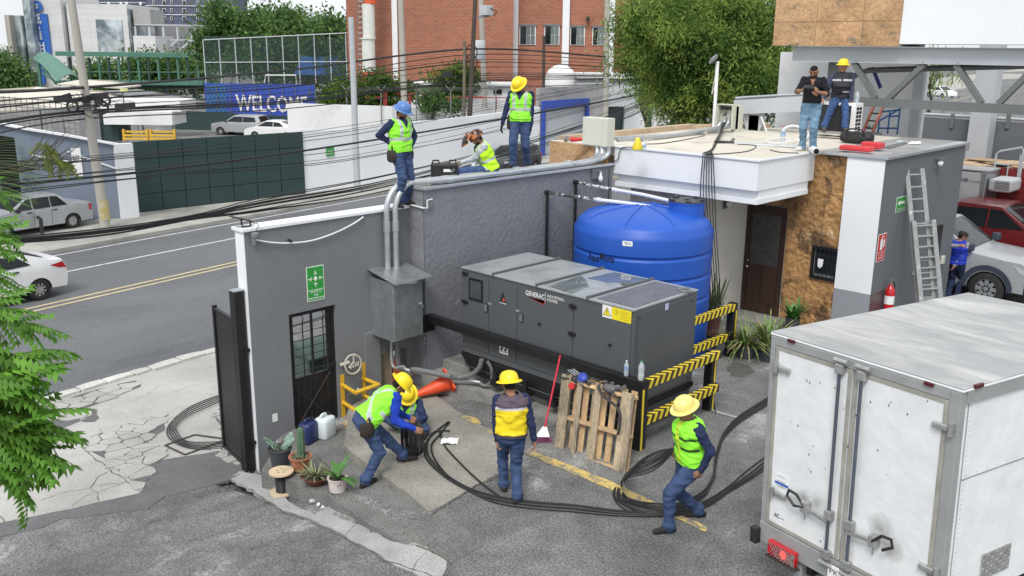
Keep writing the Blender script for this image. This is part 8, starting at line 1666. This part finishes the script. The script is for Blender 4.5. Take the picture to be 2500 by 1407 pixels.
def mesh_of(name,co,fs,mt,par,col=None):
 mb=MB();mb.v=[tuple(c)for c in co];mb.f=fs;mb.m=[0]*len(fs);mb.sm=[True]*len(fs);return mb.build(name,mt,par,smooth=True,colors=None if col is None else np.hstack([col,np.ones((len(col),1))]))
def person(label,pelvis,f,tv,look,feet,fdir,hands,hcurl=.8,shr=None,kpole=None,epole=None,S=1.,top='long',shirt=NAVY,pants=JEAN,shoes=BOOT,glove=None,vest=None,hat=None,hair=True,beard=False,belly=0,hat_side=None,hdirs=(None,None),vest_fn=None,boot_h=.13):
 f=V3(f).normalized();z=Vector((0,0,1));pel=V3(pelvis);T_=V3(tv).normalized();look=V3(look).normalized()
 r=f.cross(z).normalized();sr=r if shr is None else V3(shr).normalized();sr=(sr-T_*sr.dot(T_)).normalized();tf=T_.cross(sr)*1.0
 if tf.dot(f)<0:tf=-tf
 nb=pel+T_*.50*S;root=thing('person',label,'person',(pel.x,pel.y,min(V3(q).z for q in feet)))
 caps=[];body=MB()
 def C_(a,b,r0,r1,tag):caps.append((tuple(a),tuple(b),r0*S,r1*S,tag));rcone(body,a,b,r0*S,r1*S)
 def loft(mb,e,secs):
  k=18;vs=[]
  for(h,hw,hd,fo)in secs:
   rr_=r.lerp(sr,min(1,max(0,h/.4))).normalized();ff=T_.cross(rr_);ff=ff if ff.dot(tf)>0 else-ff;c=pel+T_*h*S+tf*fo*S
   for j in range(k):a=2*math.pi*j/k;ca,sa=math.cos(a),math.sin(a);vs.append(c+rr_*(abs(ca)**.85*math.copysign(1,ca))*(hw*S+e)+ff*(abs(sa)**.85*math.copysign(1,sa))*(hd*S+e))
  n=len(secs);mb.add(vs,[(i*k+j,i*k+(j+1)%k,(i+1)*k+(j+1)%k,(i+1)*k+j)for i in range(n-1)for j in range(k)]+[tuple(range(k-1,-1,-1)),tuple((n-1)*k+j for j in range(k))])
 secs=[(-.10,.12,.10,-.01),(-.03,.178,.125,-.01),(.06,.178,.13,0),(.16,.165,.122+belly*.6,belly*.5),(.24,.170,.128+belly,belly),(.34,.188,.138+belly*.4,belly*.3),(.43,.188,.125,0),(.48,.16,.10,-.005),(.52,.08,.07,-.005)]
 loft(body,0,secs)
 hc=nb+T_*.02*S+look*.05*S+z*.118*S+f*.01;C_(nb-T_*.02*S,hc-z*.03*S,.060,.058,'skin')
 hu=(z-look*z.dot(look)).normalized();hr=look.cross(hu).normalized()
 head=[]
 body.lathe([(.001,-.112*S),(.05*S,-.10*S),(.070*S,-.055*S),(.076*S,.0),(.078*S,.045*S),(.062*S,.09*S),(.03*S,.11*S),(.001,.115*S)],hc,18,ax=hu,ref=look,sx=1.22,sy=1.0);caps.append((tuple(hc-hu*.03),tuple(hc+hu*.03),.088*S,.088*S,'head'))
 C_(hc+look*.055*S-hu*.075*S,hc+look*.04*S-hu*.07*S,.034,.03,'skin');C_(hc+look*.09*S+hu*.015*S,hc+look*.108*S-hu*.02*S,.010,.017,'skin')
 for s_ in(-1,1):C_(hc+hr*s_*.078*S+hu*.01,hc+hr*s_*.080*S-hu*.02,.017,.012,'skin');C_(hc+look*.082*S+hr*s_*.02*S+hu*.028*S,hc+look*.074*S+hr*s_*.045*S+hu*.028*S,.009,.008,'skin')
 shoulders,elbows,wrists=[],[],[]
 for i,s_ in((0,-1),(1,1)):
  sh=pel+T_*.455*S+sr*s_*.172*S;ep=epole[i]if epole else(sr*s_*.5-tf*.8-z*.3);hd=V3(hands[i]);e_,w_=ik(sh,hd,.285*S,.255*S,ep);shoulders.append(sh);elbows.append(e_);wrists.append(w_)
  C_(nb-T_*.03*S+sr*s_*.05*S,sh,.058,.062,'torso');C_(sh,e_,.070,.054,'uarm');C_(e_,w_,.053 if top!='tee' else.044,.036 if top=='long' else(.042 if top=='jacket' else.031),'farm')
  g=glove;tag='glove' if g else 'hand';fd=(w_-e_).normalized()if hdirs[i]is None else V3(hdirs[i]).normalized();pn=sr*(-s_);pn=(pn-fd*pn.dot(fd));pn=pn.normalized()if pn.length>.1 else fd.orthogonal();sp=fd.cross(pn).normalized();gs=1.18 if g else 1.0
  fwd_side=sp if sp.dot(tf)>0 else-sp
  for q in(-.024,0,.024):C_(w_+fd*.015+sp*q*.6,w_+fd*.075*gs+sp*q,.019*gs,.017*gs,tag)
  for q,l in((-.033,.062),(-.011,.074),(.011,.076),(.033,.068)):
   a=w_+fd*.085*gs+(fwd_side*-1)*(-q)*gs;m_=a+(fd*math.cos(hcurl*.5)+pn*math.sin(hcurl*.5))*l*.55*gs;b=m_+(fd*math.cos(hcurl*1.6)+pn*math.sin(hcurl*1.6))*l*.5*gs;C_(a,m_,.0115*gs,.0105*gs,tag);C_(m_,b,.0105*gs,.0095*gs,tag)
  a=w_+fd*.025+fwd_side*.025;m_=a+(fd*.7+fwd_side*.6+pn*.3)*.04;b=m_+(fd*.9+pn*.5)*.03;C_(a,m_,.014*gs,.012*gs,tag);C_(m_,b,.012*gs,.010*gs,tag)
 for i,s_ in((0,-1),(1,1)):
  hp=pel+r*s_*.088*S-T_*.03*S;fo=V3(feet[i]);fd=V3(fdir[i]if isinstance(fdir,list)else fdir).normalized();up=z-fd*z.dot(fd);up.normalize();an=fo+up*.085*S;kn,an=ik(hp,an,.425*S,.40*S,kpole[i]if kpole else(f+z*.05));fo=an-up*.085*S
  C_(hp,kn,.106,.076,'leg');C_(kn,an+up*.01,.074,.060,'leg');C_(kn+(an-kn)*.35-f*.018,kn+(an-kn)*.45-f*.012,.066,.062,'leg');C_(an+up*.015,an-up*.0,.074,.074,'leg')
  heel=fo-fd*.055*S+up*.036;C_(heel,fo+fd*.06*S+up*.045,.040,.042,'boot');C_(fo+fd*.06*S+up*.042,fo+fd*.165*S+up*.032,.043,.032,'boot');C_(fo+fd*.0+up*.03,an-up*.02,.045,.047,'boot')
 C_(pel-r*.07*S-T_*.04*S,pel+r*.07*S-T_*.04*S,.11,.11,'leg')
 co,no,fs=remesh(body,.0095,3);D_=np.stack([segd(co,a,b,q0,q1)for a,b,q0,q1,_ in caps],1);tags=np.array([c[4]for c in caps]);tg=tags[D_.argmin(1)]
 rel=co-np.array(pel);hz_=rel@np.array(T_);dmin=D_.min(1);tor=(hz_>.03*S)&(dmin>.004)&(hz_<.5*S);tg=np.where(tor&np.isin(tg,['leg','torso','uarm']),'torso',tg);fwd_=rel@np.array(tf);tg=np.where((tg=='leg')&(hz_>.045*S)&(hz_<.6)&(fwd_<.15*S),'torso',tg)
 for i in(0,1):
  if top=='tee':
   ax=np.array(elbows[i]-shoulders[i]);tt=((co-np.array(shoulders[i]))@ax)/(ax@ax);tg=np.where((tg=='farm')|((tg=='uarm')&(tt>.72)&(segd(co,shoulders[i],elbows[i],.06,.05)<.02)),np.where(tg=='farm','skin',tg),tg)
 colm={'torso':shirt,'uarm':shirt,'farm':shirt,'leg':pants,'boot':shoes,'skin':SKIN,'head':SKIN,'hand':SKIN,'glove':glove or SKIN}
 col=np.array([colm[t]for t in tg])
 hrel=co-np.array(hc);hx,hy,hh=hrel@np.array(hr),hrel@np.array(look),hrel@np.array(hu);hm=(np.linalg.norm(hrel,axis=1)<.15)&np.isin(tg,['head','skin'])
 eye=hm&(hy>.05)&(np.abs(np.abs(hx)-.031*S)<.013)&(np.abs(hh-.014*S)<.0065);brow=hm&(hy>.05)&(np.abs(np.abs(hx)-.031*S)<.021)&(np.abs(hh-.034*S)<.006);mth=hm&(hy>.055)&(np.abs(hx)<.024)&(np.abs(hh+.052*S)<.006)
 col[eye]=(.03,.02,.018);col[brow]=(.03,.02,.015);col[mth]=(.22,.08,.06)
 if beard:b=hm&(hy>.02)&(hh<-.035*S)&(hh>-.13)&~mth;col[b]=(.035,.025,.02);b=hm&(hy>.06)&(np.abs(hx)<.03)&(np.abs(hh+.038)<.007);col[b]=(.03,.02,.015)
 if hair:b=hm&((hh>.062*S)|((hy<-.015)&(hh>-.05*S)));col[b]=(.014,.011,.01)
 wr=np.array([mnoise.noise(Vector((c[0]*9,c[1]*9,c[2]*16)))for c in co]);wr2=np.array([mnoise.noise(Vector((c[0]*22,c[1]*22,c[2]*30)))for c in co]);fab=np.isin(tg,['torso','uarm','farm','leg']);lg_=np.isin(tg,['leg','farm','uarm']);rid=np.array([1-abs(mnoise.noise(Vector((c[0]*6+c[2]*5,c[1]*6,c[2]*17+3)))*2.2)for c in co]);co=co+no*((wr*.014+wr2*.004)*fab+np.clip(rid,0,1)*.006*lg_)[:,None]
 col=col*(1+(.32*wr+.08*wr2)[:,None]*fab[:,None]);bo=mesh_of('body',co,fs,m_cloth,root,np.clip(col,0,1))  # fabric colour follows fold height: painted crease shading, plus fade on jeans
 if vest:
  vb=MB();loft(vb,.026,[s for s in secs if s[0]>-.05]);
  for i,s_ in((0,-1),(1,1)):rcone(vb,nb-T_*.035*S+sr*s_*.07*S,pel+T_*.455*S+sr*s_*.150*S,.066*S,.070*S)
  vc,vn,vf=remesh(vb,.011,3);rel=vc-np.array(pel);X,Y,Z_=rel@np.array(sr),rel@np.array(tf),rel@np.array(T_);wn=np.array([mnoise.noise(Vector((c[0]*8,c[1]*8,c[2]*11)))for c in vc]);wn2=np.array([1-abs(mnoise.noise(Vector((c[0]*6+4,c[1]*6,c[2]*13)))*2.4)for c in vc]);vc=vc+vn*(wn*.016+np.clip(wn2,0,1)*.012)[:,None]
  vcol=np.tile(np.array(vest),(len(vc),1));vest_fn(X/S,Y,Z_/S,vcol);vcol=vcol*(1+.08*wn[:,None]);keep=Z_>-.01*S;vf=[t for t in vf if all(keep[i]for i in t)]  # vest colour dips slightly in its folds, shading put into the colour
  nk=(Z_>.455*S)&(np.hypot(X,Y-.01)<.085*S);vf=[t for t in vf if not any(nk[i]for i in t)]
  used=sorted({i for t in vf for i in t});mp={a:b for b,a in enumerate(used)};mesh_of('vest',vc[used],[tuple(mp[i]for i in t)for t in vf],m_hv,root,np.clip(vcol[used],0,1))
 if hat:
  c=hc+hu*.045*S;h_=MB();h_.lathe([(.158,-.004),(.163,.0),(.158,.008),(.122,.016),(.118,.05),(.106,.095),(.078,.125),(.036,.140),(.001,.143)],c,26,ax=hu,ref=look,sx=1.14,sy=1.0);ho=h_.build('hard_hat',hat,root);rg=MB()
  for q in(-.035,0,.035):rg.ring([c+look*(.118*math.cos(t))+hu*(.128*math.sin(t)*(1-abs(q)*1.3)+.004)+hr*q for t in np.linspace(.35,2.8,9)],.008,5)
  rg.build('hat_ridge',hat,ho,kind='stuff');MB().lathe([(.152,-.007),(.10,.004),(.001,.02)],c,20,ax=hu,ref=look,sx=1.12,caps=False).build('hat_lining',m_hatu,ho)
  MB().ring([hc+hr*.085*s_+hu*.03 for s_ in(-1,1)][0:1]+[hc-look*.10+hu*.03,hc+hr*.085*1+hu*.03],.012,5).build('hat_strap',m_hair,ho)
 root['_']=0;del root['_']
 return root,dict(pel=pel,T=T_,r=r,f=f,tf=tf,sr=sr,hc=hc,hu=hu,look=look,hr=hr,S=S,w=wrists,kn=None)
def v_lime(v='v',xback=False,dark=False):
 def fn(X,Y,Z,c):
  sil=(np.abs(Z-.20)<.026)|((np.abs(np.abs(X)-.105)<.024)&(Z>.22))
  if xback:bk=Y<0;sil=np.where(bk,(np.abs(X-(Z-.30)*.75)<.026)|(np.abs(X+(Z-.30)*.75)<.026),sil)
  if dark:sil=np.abs(np.abs(X)-.02)<.0;bnd=(np.abs(Z-.20)<.016)|(np.abs(Z-.33)<.014);c[bnd&(Y>0)]=(.02,.05,.02);c[(np.abs(X)<.03)&(Y>0)]=(.62,.85,.03)
  c[sil]=SILV;c[(np.abs(X)<.006)&(Y>0)]=(.5,.6,.2)
  if dark:return
  vn=(Y>.03)&(Z>.36)&(np.abs(X)<(Z-.36)*.55);c[vn]=NAVY
 return fn
def belt_stuff(root,K,side,items=True,lab='tool_pouch'):
 c=K['pel']+K['T']*.0+K['r']*side*.19*K['S']-K['f']*.02;mb=MB();rr=random.Random(int(side*10)+5)
 mb.lathe([(.05,-.13),(.085,-.10),(.095,.0),(.08,.07),(.06,.075)],c-Vector((0,0,.05)),12,sx=.75,sy=1.1,ref=tuple(K['r']));p=mb.build('tool_pouch',m_pouch,root)
 if items:
  for k in range(5):a=c+K['f']*rr.uniform(-.06,.06)+K['r']*side*rr.uniform(-.03,.03);MB().ring([a,a+Vector((0,0,rr.uniform(.07,.12)))+K['f']*rr.uniform(-.03,.03)],.011,6).build('hand_tool',(m_red,m_galvp,m_black,m_orange,m_black)[k],p)
 pts=[K['pel']+K['T']*.055*K['S']+K['r']*.180*K['S']*math.cos(a)+K['tf']*.132*K['S']*math.sin(a)for a in np.linspace(0,6.1,18)];MB().ring(pts,.020,6,closed=True).build('belt',m_pouch,root)
def mk(px,py,d):return P(px,py,d=d)
dep=lambda p:float(np.asarray(p)@FH)
fl,fr=onto(1230,1196,ground),onto(1262,1226,ground);dd=(dep(fl)+dep(fr))/2
def v_yel(X,Y,Z,c):c[(Z>.38)]=(.10,.075,.10);c[(np.abs(Z-.375)<.013)]=(.62,.62,.66);c[Z<.03]=(.06,.05,.07)
rt1,K=person('man seen from behind in a yellow vest and yellow hard hat, walking',np.array([(fl[0]+fr[0])/2,(fl[1]+fr[1])/2,fl[2]+.87]),FH-RT*.12,ZZ+FH*.02,FH*.9-RT*.45-ZZ*.25,[fl,fr],[FH*1-RT*.1,FH+RT*.35],[mk(1213,1088,dd),mk(1305,1078,dd-.02)],hcurl=.7,epole=[-RT-FH*.3,RT-FH*.3],vest=(.86,.66,.02),vest_fn=v_yel,hat=m_haty,S=1.0,top='jacket')
fl,fr=onto(1632,1300,ground),onto(1706,1262,ground);pm=(fl+fr)/2;dd=dep(pm)
rt2,K=person('walking man in a green vest and pale yellow hard hat carrying black cables',np.array([pm[0],pm[1],pm[2]+.85])+RT*.035,-RT*.85-FH*.35,ZZ-RT*.10,-RT*.85-FH*.45-ZZ*.38,[fl,fr],[-RT-FH*.25,-RT*.9+FH*.1-ZZ*.12],[mk(1712,1148,dd-.22),mk(1650,1092,dd+.18)],hcurl=.9,epole=[RT*.6+ZZ*-.2-FH*.3,RT*.4+FH*.6-ZZ*.3],vest=LIME,vest_fn=v_lime(dark=True),hat=m_hatp,beard=False,kpole=[-RT-FH*.3,-RT-FH*.2],S=1.05)
belt_stuff(rt2,K,1,False)
fr,fl=onto(893,1188,terr),onto(988,1128,lambda x,y:slabz(x,y)+.006);dd=dep(fr)
pl_=mk(891,1024,dd+.2)
rt3,K=person('man bending over the cable coil, green vest with silver cross',pl_,RT*.9+FH*.35,(mk(960,962,dd+.4)-pl_),RT*.75-ZZ*.85+FH*.1,[fl,fr],[RT+FH*.2,RT*.6+FH*.8],[mk(1000,1020,dd+.45),mk(1010,1046,dd+.05)],hcurl=.9,shr=-FH+RT*.25,epole=[-ZZ+FH*.3,-ZZ-FH*.6],shirt=(.012,.045,.38),vest=LIME,vest_fn=v_lime(xback=True),hat=m_haty,kpole=[RT+ZZ*.4,RT*.6+FH*.2],S=1.08)
belt_stuff(rt3,K,1)
g4=onto(1012,1068,lambda x,y:slabz(x,y)+.006);dd=dep(g4)+.25;b4=np.array([g4[0],g4[1],g4[2]])+FH*.2
f4=[b4+RT*.16-FH*.15,b4-RT*.14-FH*.10]
rt4,K=person('crouching man facing the camera behind the coil in a green vest and yellow hard hat',mk(992,1034,dd+.22),-FH-RT*.1,(mk(995,955,dd+.0)-mk(992,1034,dd+.22)),-FH*.6-ZZ*.9+RT*.1,f4,-FH,[mk(1004,1035,dd-.32),mk(985,1030,dd-.3)],hcurl=.9,epole=[RT-ZZ*.5,-RT-ZZ*.5],vest=LIME,vest_fn=v_lime(),hat=m_haty,kpole=[-FH+RT*.6+ZZ*.8,-FH-RT*.6+ZZ*.8],S=1.0)
zt=W1Z+.056;fr=P(972,506,z=zt);fl=P(992,500,z=zt);pm=(fl+fr)/2;pm[2]=zt;dd=dep(pm)
rt5,K=person('man in a blue hard hat and green vest standing on the wall, hand on hip',pm+ZZ*.94,RT*.75-FH*.6,ZZ-RT*.03,RT*.85-FH*.45-ZZ*.45,[fl,fr],[RT*.8-FH*.5,RT*.5-FH*.8],[mk(1000,365,dd+.1),mk(957,352,dd-.05)],hcurl=1.0,epole=[RT*.5+FH*.8,-RT*1.2-FH*.2],vest=LIME,vest_fn=v_lime(),hat=m_hatb,beard=True,S=1.04,hdirs=(None,RT*.5-ZZ*.7-FH*.3))
belt_stuff(rt5,K,1);belt_stuff(rt5,K,-1,False)
zt=W2Z+.055;sp0=P(1198,430,z=zt);dd=dep(sp0)
rt6,K=person('welder sitting on the wall top with a patterned welding mask raised and yellow vest',sp0+ZZ*.13,-RT*.85-FH*.35,ZZ*1-RT*.42-FH*.1,-RT*.75-FH*.25-ZZ*.65,[P(1085,432,z=zt+.04),P(1100,438,z=zt+.02)],-RT,[mk(1128,398,dd-.1),mk(1150,432,dd-.3)],hcurl=.8,epole=[-ZZ+FH*.2,-ZZ-FH*.4+RT*.3],shirt=(.45,.47,.50),pants=(.05,.09,.20),glove=(.22,.19,.14),vest=(.55,.95,.03),vest_fn=v_lime(),hat=None,kpole=[ZZ+FH*.5,ZZ*.6-FH*.2],S=.98,beard=True)
m_mask=mat('flame_mask',(.03,.02,.02),.25,var=.1,col2=((.55,.18,.07),9,.48,.54),spots=((.7,.7,.72),6,.66,.7));c=K['hc']+K['hu']*.06;mk_=MB();vs=[]
for i in range(9):
 for j in range(13):a=-1.5+3.0*j/12;t=i/8;ra=.13*(1-.15*t);up_=.10+.26*t;vs.append(c+K['look']*(math.cos(a)*ra*(1.1)+.22*t-.02)+K['hr']*math.sin(a)*ra+K['hu']*(.12-.10*t*t+.03*math.cos(a)*(1-t)))
mk_.add(vs,[(i*13+j,(i+1)*13+j,(i+1)*13+j+1,i*13+j+1)for i in range(8)for j in range(12)]);mk_.build('welding_mask',m_mask,rt6,smooth=True);MB().lathe([(.128,-.03),(.125,.02),(.10,.08),(.05,.115),(.001,.12)],c-K['look']*.01,20,ax=K['hu'],ref=K['look'],sx=1.15).build('mask_cap',m_mask,rt6)
wm=thing('welding_machine','small black welding machine with handles standing on the wall top beside the welder','welding machine',P(1083,438,z=zt));c=P(1085,440,z=zt+.0);mb=MB();mb.bbox(-.24,.24,-.11,.11,.01,.30,.03);wmx=Matrix.Translation(V3(c))@Matrix.Rotation(.9,4,'Z')
mb.v=[tuple(wmx@Vector(v))for v in mb.v];mb.build('case',m_black,wm)
for k in(-.15,.15):MB().ring([wmx@Vector(q)for q in((k-.06,0,.30),(k-.05,0,.35),(k+.05,0,.35),(k+.06,0,.30))],.016,6).build('handle',m_trim,wm)
mb=MB();mb.quad(*[wmx@Vector(q)for q in((-.02,-.1145,.16),(.17,-.1145,.16),(.17,-.1145,.21),(-.02,-.1145,.21))]);mb.build('label_stripe',m_txtw,wm);MB().ring(spline([wmx@Vector(q)for q in((-.2,-.13,.05),(0,-.15,.02),(.25,-.13,.1),(.1,-.14,.22))],5),.014,6).build('lead',m_rubber,wm)
cl_=MB().slab([P(a,b,z=zt)[:2]for a,b in((1105,425),(1150,424),(1152,440),(1100,443))],zt,zt+.02).build('cloth',mat('pale_cloth',(.5,.53,.55),.85,bump=.6,bscale=12));setp(cl_,'pale grey cloth spread on the wall top left of the welder','cloth')
zf=W2Z+.12;fr,fl=P(1252,412,z=zf),P(1287,408,z=zf);pm=(fl+fr)/2;dd=dep(pm)
rt7,K=person('gloved man looking down in a green vest and yellow hard hat standing on the wall',np.array([pm[0],pm[1],zf+.90]),-FH*.95-RT*.15,ZZ-FH*.03,-FH*.6-RT*.45-ZZ*.75,[fl,fr],[-FH+RT*.1,-FH-RT*.6],[mk(1296,322,dd-.05),mk(1222,318,dd-.05)],hcurl=.6,epole=[RT+FH*.5,-RT+FH*.5],glove=(.02,.02,.025),vest=LIME,vest_fn=v_lime(),hat=m_haty,S=1.05)
belt_stuff(rt7,K,1,True)
zf=RZ+.055;fr,fl=P(1958,368,z=zf),P(1984,370,z=zf);pm=(fl+fr)/2;dd=dep(pm)
rt8,K=person('man in a black T-shirt and light jeans holding a drone controller on the roof',np.array([pm[0],pm[1],zf+.90]),-FH*.85-RT*.4,ZZ,-FH*.7-RT*.4-ZZ*.45,[fl,fr],[-FH-RT*.2,-FH*.5-RT*.9],[mk(1998,226,dd-.36),mk(1956,222,dd-.32)],hcurl=.9,epole=[RT*.9-ZZ*1,-RT*.7-ZZ*1],shirt=(.012,.012,.016),pants=(.16,.27,.38),shoes=(.68,.67,.62),top='tee',S=1.03,beard=True,hdirs=(ZZ*.6-RT*.5-FH*.2,ZZ*.6+RT*.4-FH*.2))
ct=thing('controller','black handheld drone controller held by the man in the black T-shirt','controller',mk(1975,214,dd-.42));c=V3(mk(1975,213,dd-.42));MB().obox(c,RT,.10,.035,.022,up=V3(ZZ*.6-FH*.8)).build('body',m_black,ct)
for s_ in(-1,1):MB().ring([c+V3(RT)*s_*.06,c+V3(RT)*s_*.06+Vector((0,0,.05))],.006,5).build('stick',m_trim,ct)
sp0=P(2046,264,y=21.18);sp0[2]=RZ+.80;dd=dep(sp0)
def v_dark(X,Y,Z,c):b=(np.abs(Z-.36)<.018)&(np.abs(X)>.02);c[b]=(.45,.46,.5);b=(np.abs(Z-.13)<.018)&(X<-.02)&(Y>0);c[b]=(.45,.46,.5)
rt9,K=person('heavy man in glasses, dark vest and bright yellow hard hat seated on the air conditioner',sp0+ZZ*.10+RT*.04,-FH*.9-RT*.3,ZZ+FH*.05,-FH*.9-RT*.45-ZZ*.05,[np.array([*P(2060,340,y=20.6)[:2],RZ+.17]),np.array([*P(2010,336,y=20.55)[:2],RZ+.17])],[-FH,-FH-RT*.3],[mk(2077,256,dd-.28),mk(2003,258,dd-.2)],hcurl=.6,epole=[RT*1.1,-RT*.8+FH*.4],shirt=(.045,.055,.10),pants=(.04,.08,.19),vest=(.022,.024,.032),vest_fn=v_dark,hat=m_haty,S=1.13,belly=.06,shoes=(.10,.08,.06),kpole=[-FH+ZZ*.8+RT*.3,-FH+ZZ*.8-RT*.3])
gl=MB()
for s_ in(-1,1):q=K['hc']+K['look']*.105+K['hr']*s_*.032+K['hu']*.014;gl.ring([q+K['hr']*.024*math.cos(t)+K['hu']*.018*math.sin(t)for t in np.linspace(0,5.8,10)],.0025,4,closed=True)
gl.build('glasses',m_galvp,rt9,kind='stuff')
b10=np.array([-6.95,21.86,0.]);rt10,K=person('person in a blue vest and dark cap half hidden behind the grey building corner',b10+ZZ*.88,RT*.6+FH*.6,ZZ,RT*.7-FH*.2-ZZ*.2,[b10-RT*.1,b10+RT*.1],RT,[mk(2340,600,dep(b10)-.3),mk(2330,650,dep(b10)-.1)],shirt=(.25,.27,.30),vest=(.015,.04,.42),vest_fn=lambda X,Y,Z,c:None,pants=(.02,.03,.07),S=1.0)
MB().lathe([(.10,.03),(.098,.06),(.08,.10),(.03,.118),(.001,.12)],K['hc'],16,ax=K['hu'],ref=K['look'],sx=1.15).build('cap',m_hair,rt10)
# ================================================================ CABLES ON THE GROUND
LY='black cable snaking over the yard floor from the ramp past the walking man'
def gcable(pts,r,label,grp,zf=None,cat_='cable',name='ground_cable',lift=0):
 out=[]
 for q in pts:
  h=q[2]if len(q)>2 else 0;f_=zf or ground
  if h:g_=onto(q[0],q[1],f_);dd_=float(g_@FH);out.append(P(q[0],q[1],d=dd_+(q[3]if len(q)>3 else 0)))
  else:g_=onto(q[0],q[1],f_);out.append(g_+ZZ*(r+.004+lift))
 o=MB().ring(spline(out,7),r,6).build(name,m_rubber);return setp(o,label,cat_,grp)
sl_=lambda x,y:max(ground(x,y),slabz(x,y)+.006 if inside((x,y),[tuple(p[:2])for p in sout])else-9)
for k,(dx,dy,e)in enumerate(((0,0,(1095,1032)),(14,4,(1072,1058)),(4,-3,(1098,1056)))):
 gcable([e,(1060+dx,1060+dy),(1040+dx,1085+dy),(1040+dx*1.5,1120+dy),(1080+dx,1162+dy),(1140+dx*.5,1198+dy),(1210,1222+dy*2),(1300,1236+dy*2),(1400,1244+dy*2),(1510,1256+dy*1.4),(1620,1258+dy),(1680,1240+dy)],.014,LY,'yard cables',sl_,lift=.004*k)
gcable([(1098,1034),(1078,1060),(1085,1090),(1120,1130),(1170,1178),(1220,1216)],.013,'single black cable curling across the ramp towards the yellow vested man',None,sl_)
rr=random.Random(19);H2=V3(P(1646,1096,d=9.85))
for k in range(9):
 j=lambda s:rr.uniform(-s,s);w=k*8
 hand=(1640-k*.8+rr.uniform(-2,2),1094+k*1.6)
 pts=[P(hand[0]+6,hand[1],d=9.95),P(hand[0]-40,hand[1]+10+k*4,d=9.98),P(1560-w*.5,1128+k*5,d=10.1)]
 gp_=[(1532-w*.45+j(3),1160+k*5+j(3)),(1497+w*.5+j(3),1205+k*2+j(3)),(1520+w*.5,1240-w*.15+j(3)),(1580+w*.3,1262-w*.35+j(2)),(1660,1262-w*.5+j(2)),(1730,1238-w*.6+j(2)),(1780,1205-w*.7+j(3)),(1830+j(5),1175-w*1.0),(1885,1135-w*1.2)]if k<4 else[(1545-w*.45+j(3),1150+k*5+j(3)),(1490+w*.55+j(3),1205+k*2+j(3)),(1525+w*.4,1238-w*.15+j(3)),(1590+w*.3,1256-w*.3+j(2)),(1660,1254-w*.35+j(2)),(1715,1230-w*.4+j(2)),(1742+j(3),1180-w*.2),(1750+j(4),1130-w*.2),(1765+j(4),1090-w*.4),(1800,1055-w*.5),(1850,1022-w*.5),(1885,1000-w*.5)]
 o=MB().ring(spline(pts+[onto(a,b,ground)+ZZ*(.016+.006*(k%3))for a,b in gp_],6),.0105,6).build('looped_cable',m_rubber);setp(o,'black cable looping from the walking man\'s hand over the ground to the truck','cable','cable loops held by the walking man')
for k in range(5):
 a=k*3.2;gcable([(572,958+k*3),(520,972+k*5),(460,998+k*5.5),(415+k*4,1036+k*2),(411+k*6,1068-k),(455+k,1094-a*.9),(520,1098-a*1.1),(575,1092-a*1.0)],.0105,'black cable coiled on the pale driveway left of the black gate','driveway coil',lambda x,y:zdf(x,y)+.015,lift=.005*k)
cc_=thing('cable_coil','upright coil of black cable held between the bending and the crouching man','cable coil',onto(1008,1112,sl_));g_=onto(1008,1122,sl_);dd=dep(g_)
for k in range(10):
 c=V3(P(1008-6+k*1.4,1072,d=dd+.02));rx,rz=.125+.012*math.sin(k*2.1),.25+.012*math.cos(k*1.7);ax_=V3(RT*.8+FH*.55).normalized();sd=V3(RT*.55-FH*.8).normalized();MB().ring([c+ax_*(k-5)*.016+sd*rx*math.cos(t)+Vector((0,0,rz*math.sin(t)))for t in np.linspace(0,6.1,26)],.012,6,closed=True).build('turn',m_rubber,cc_)
du=thing('garbage_container','dark green wheeled garbage container seen through the barred door','dumpster',(-14.4,9.4,-1.3));m_du=mat('container_green',(.05,.085,.075),.5,var=.15,scale=3)
mb=MB();x0,x1,y0,y1=-14.9,-13.9,8.9,10.0;mb.add([(x0+.1,y0+.1,-1.15),(x1-.1,y0+.1,-1.15),(x1-.1,y1-.1,-1.15),(x0+.1,y1-.1,-1.15),(x0,y0,-.1),(x1,y0,-.1),(x1,y1,-.1),(x0,y1,-.1)],[(3,2,1,0),(4,5,6,7),(0,1,5,4),(1,2,6,5),(2,3,7,6),(3,0,4,7)]);mb.build('bin',m_du,du,bevel=.03)
mb=MB();n=8;vs=[(x0-.03+(x1-x0+.06)*i/n,yy,-.08+.22*math.sin(math.pi*i/n))for yy in(y0-.03,y1+.03)for i in range(n+1)];mb.add(vs,[(i,i+1,n+2+i,n+1+i)for i in range(n)]+[tuple(range(n,-1,-1)),tuple(range(n+1,2*n+2))]);mb.build('lid',m_du,du,smooth=False)
for x in(x0+.15,x1-.15):MB().lathe([(.09,0),(.09,.05)],(x,y0+.1,-1.17),12,ax=(0,1,0)).build('wheel',m_tyre,du)
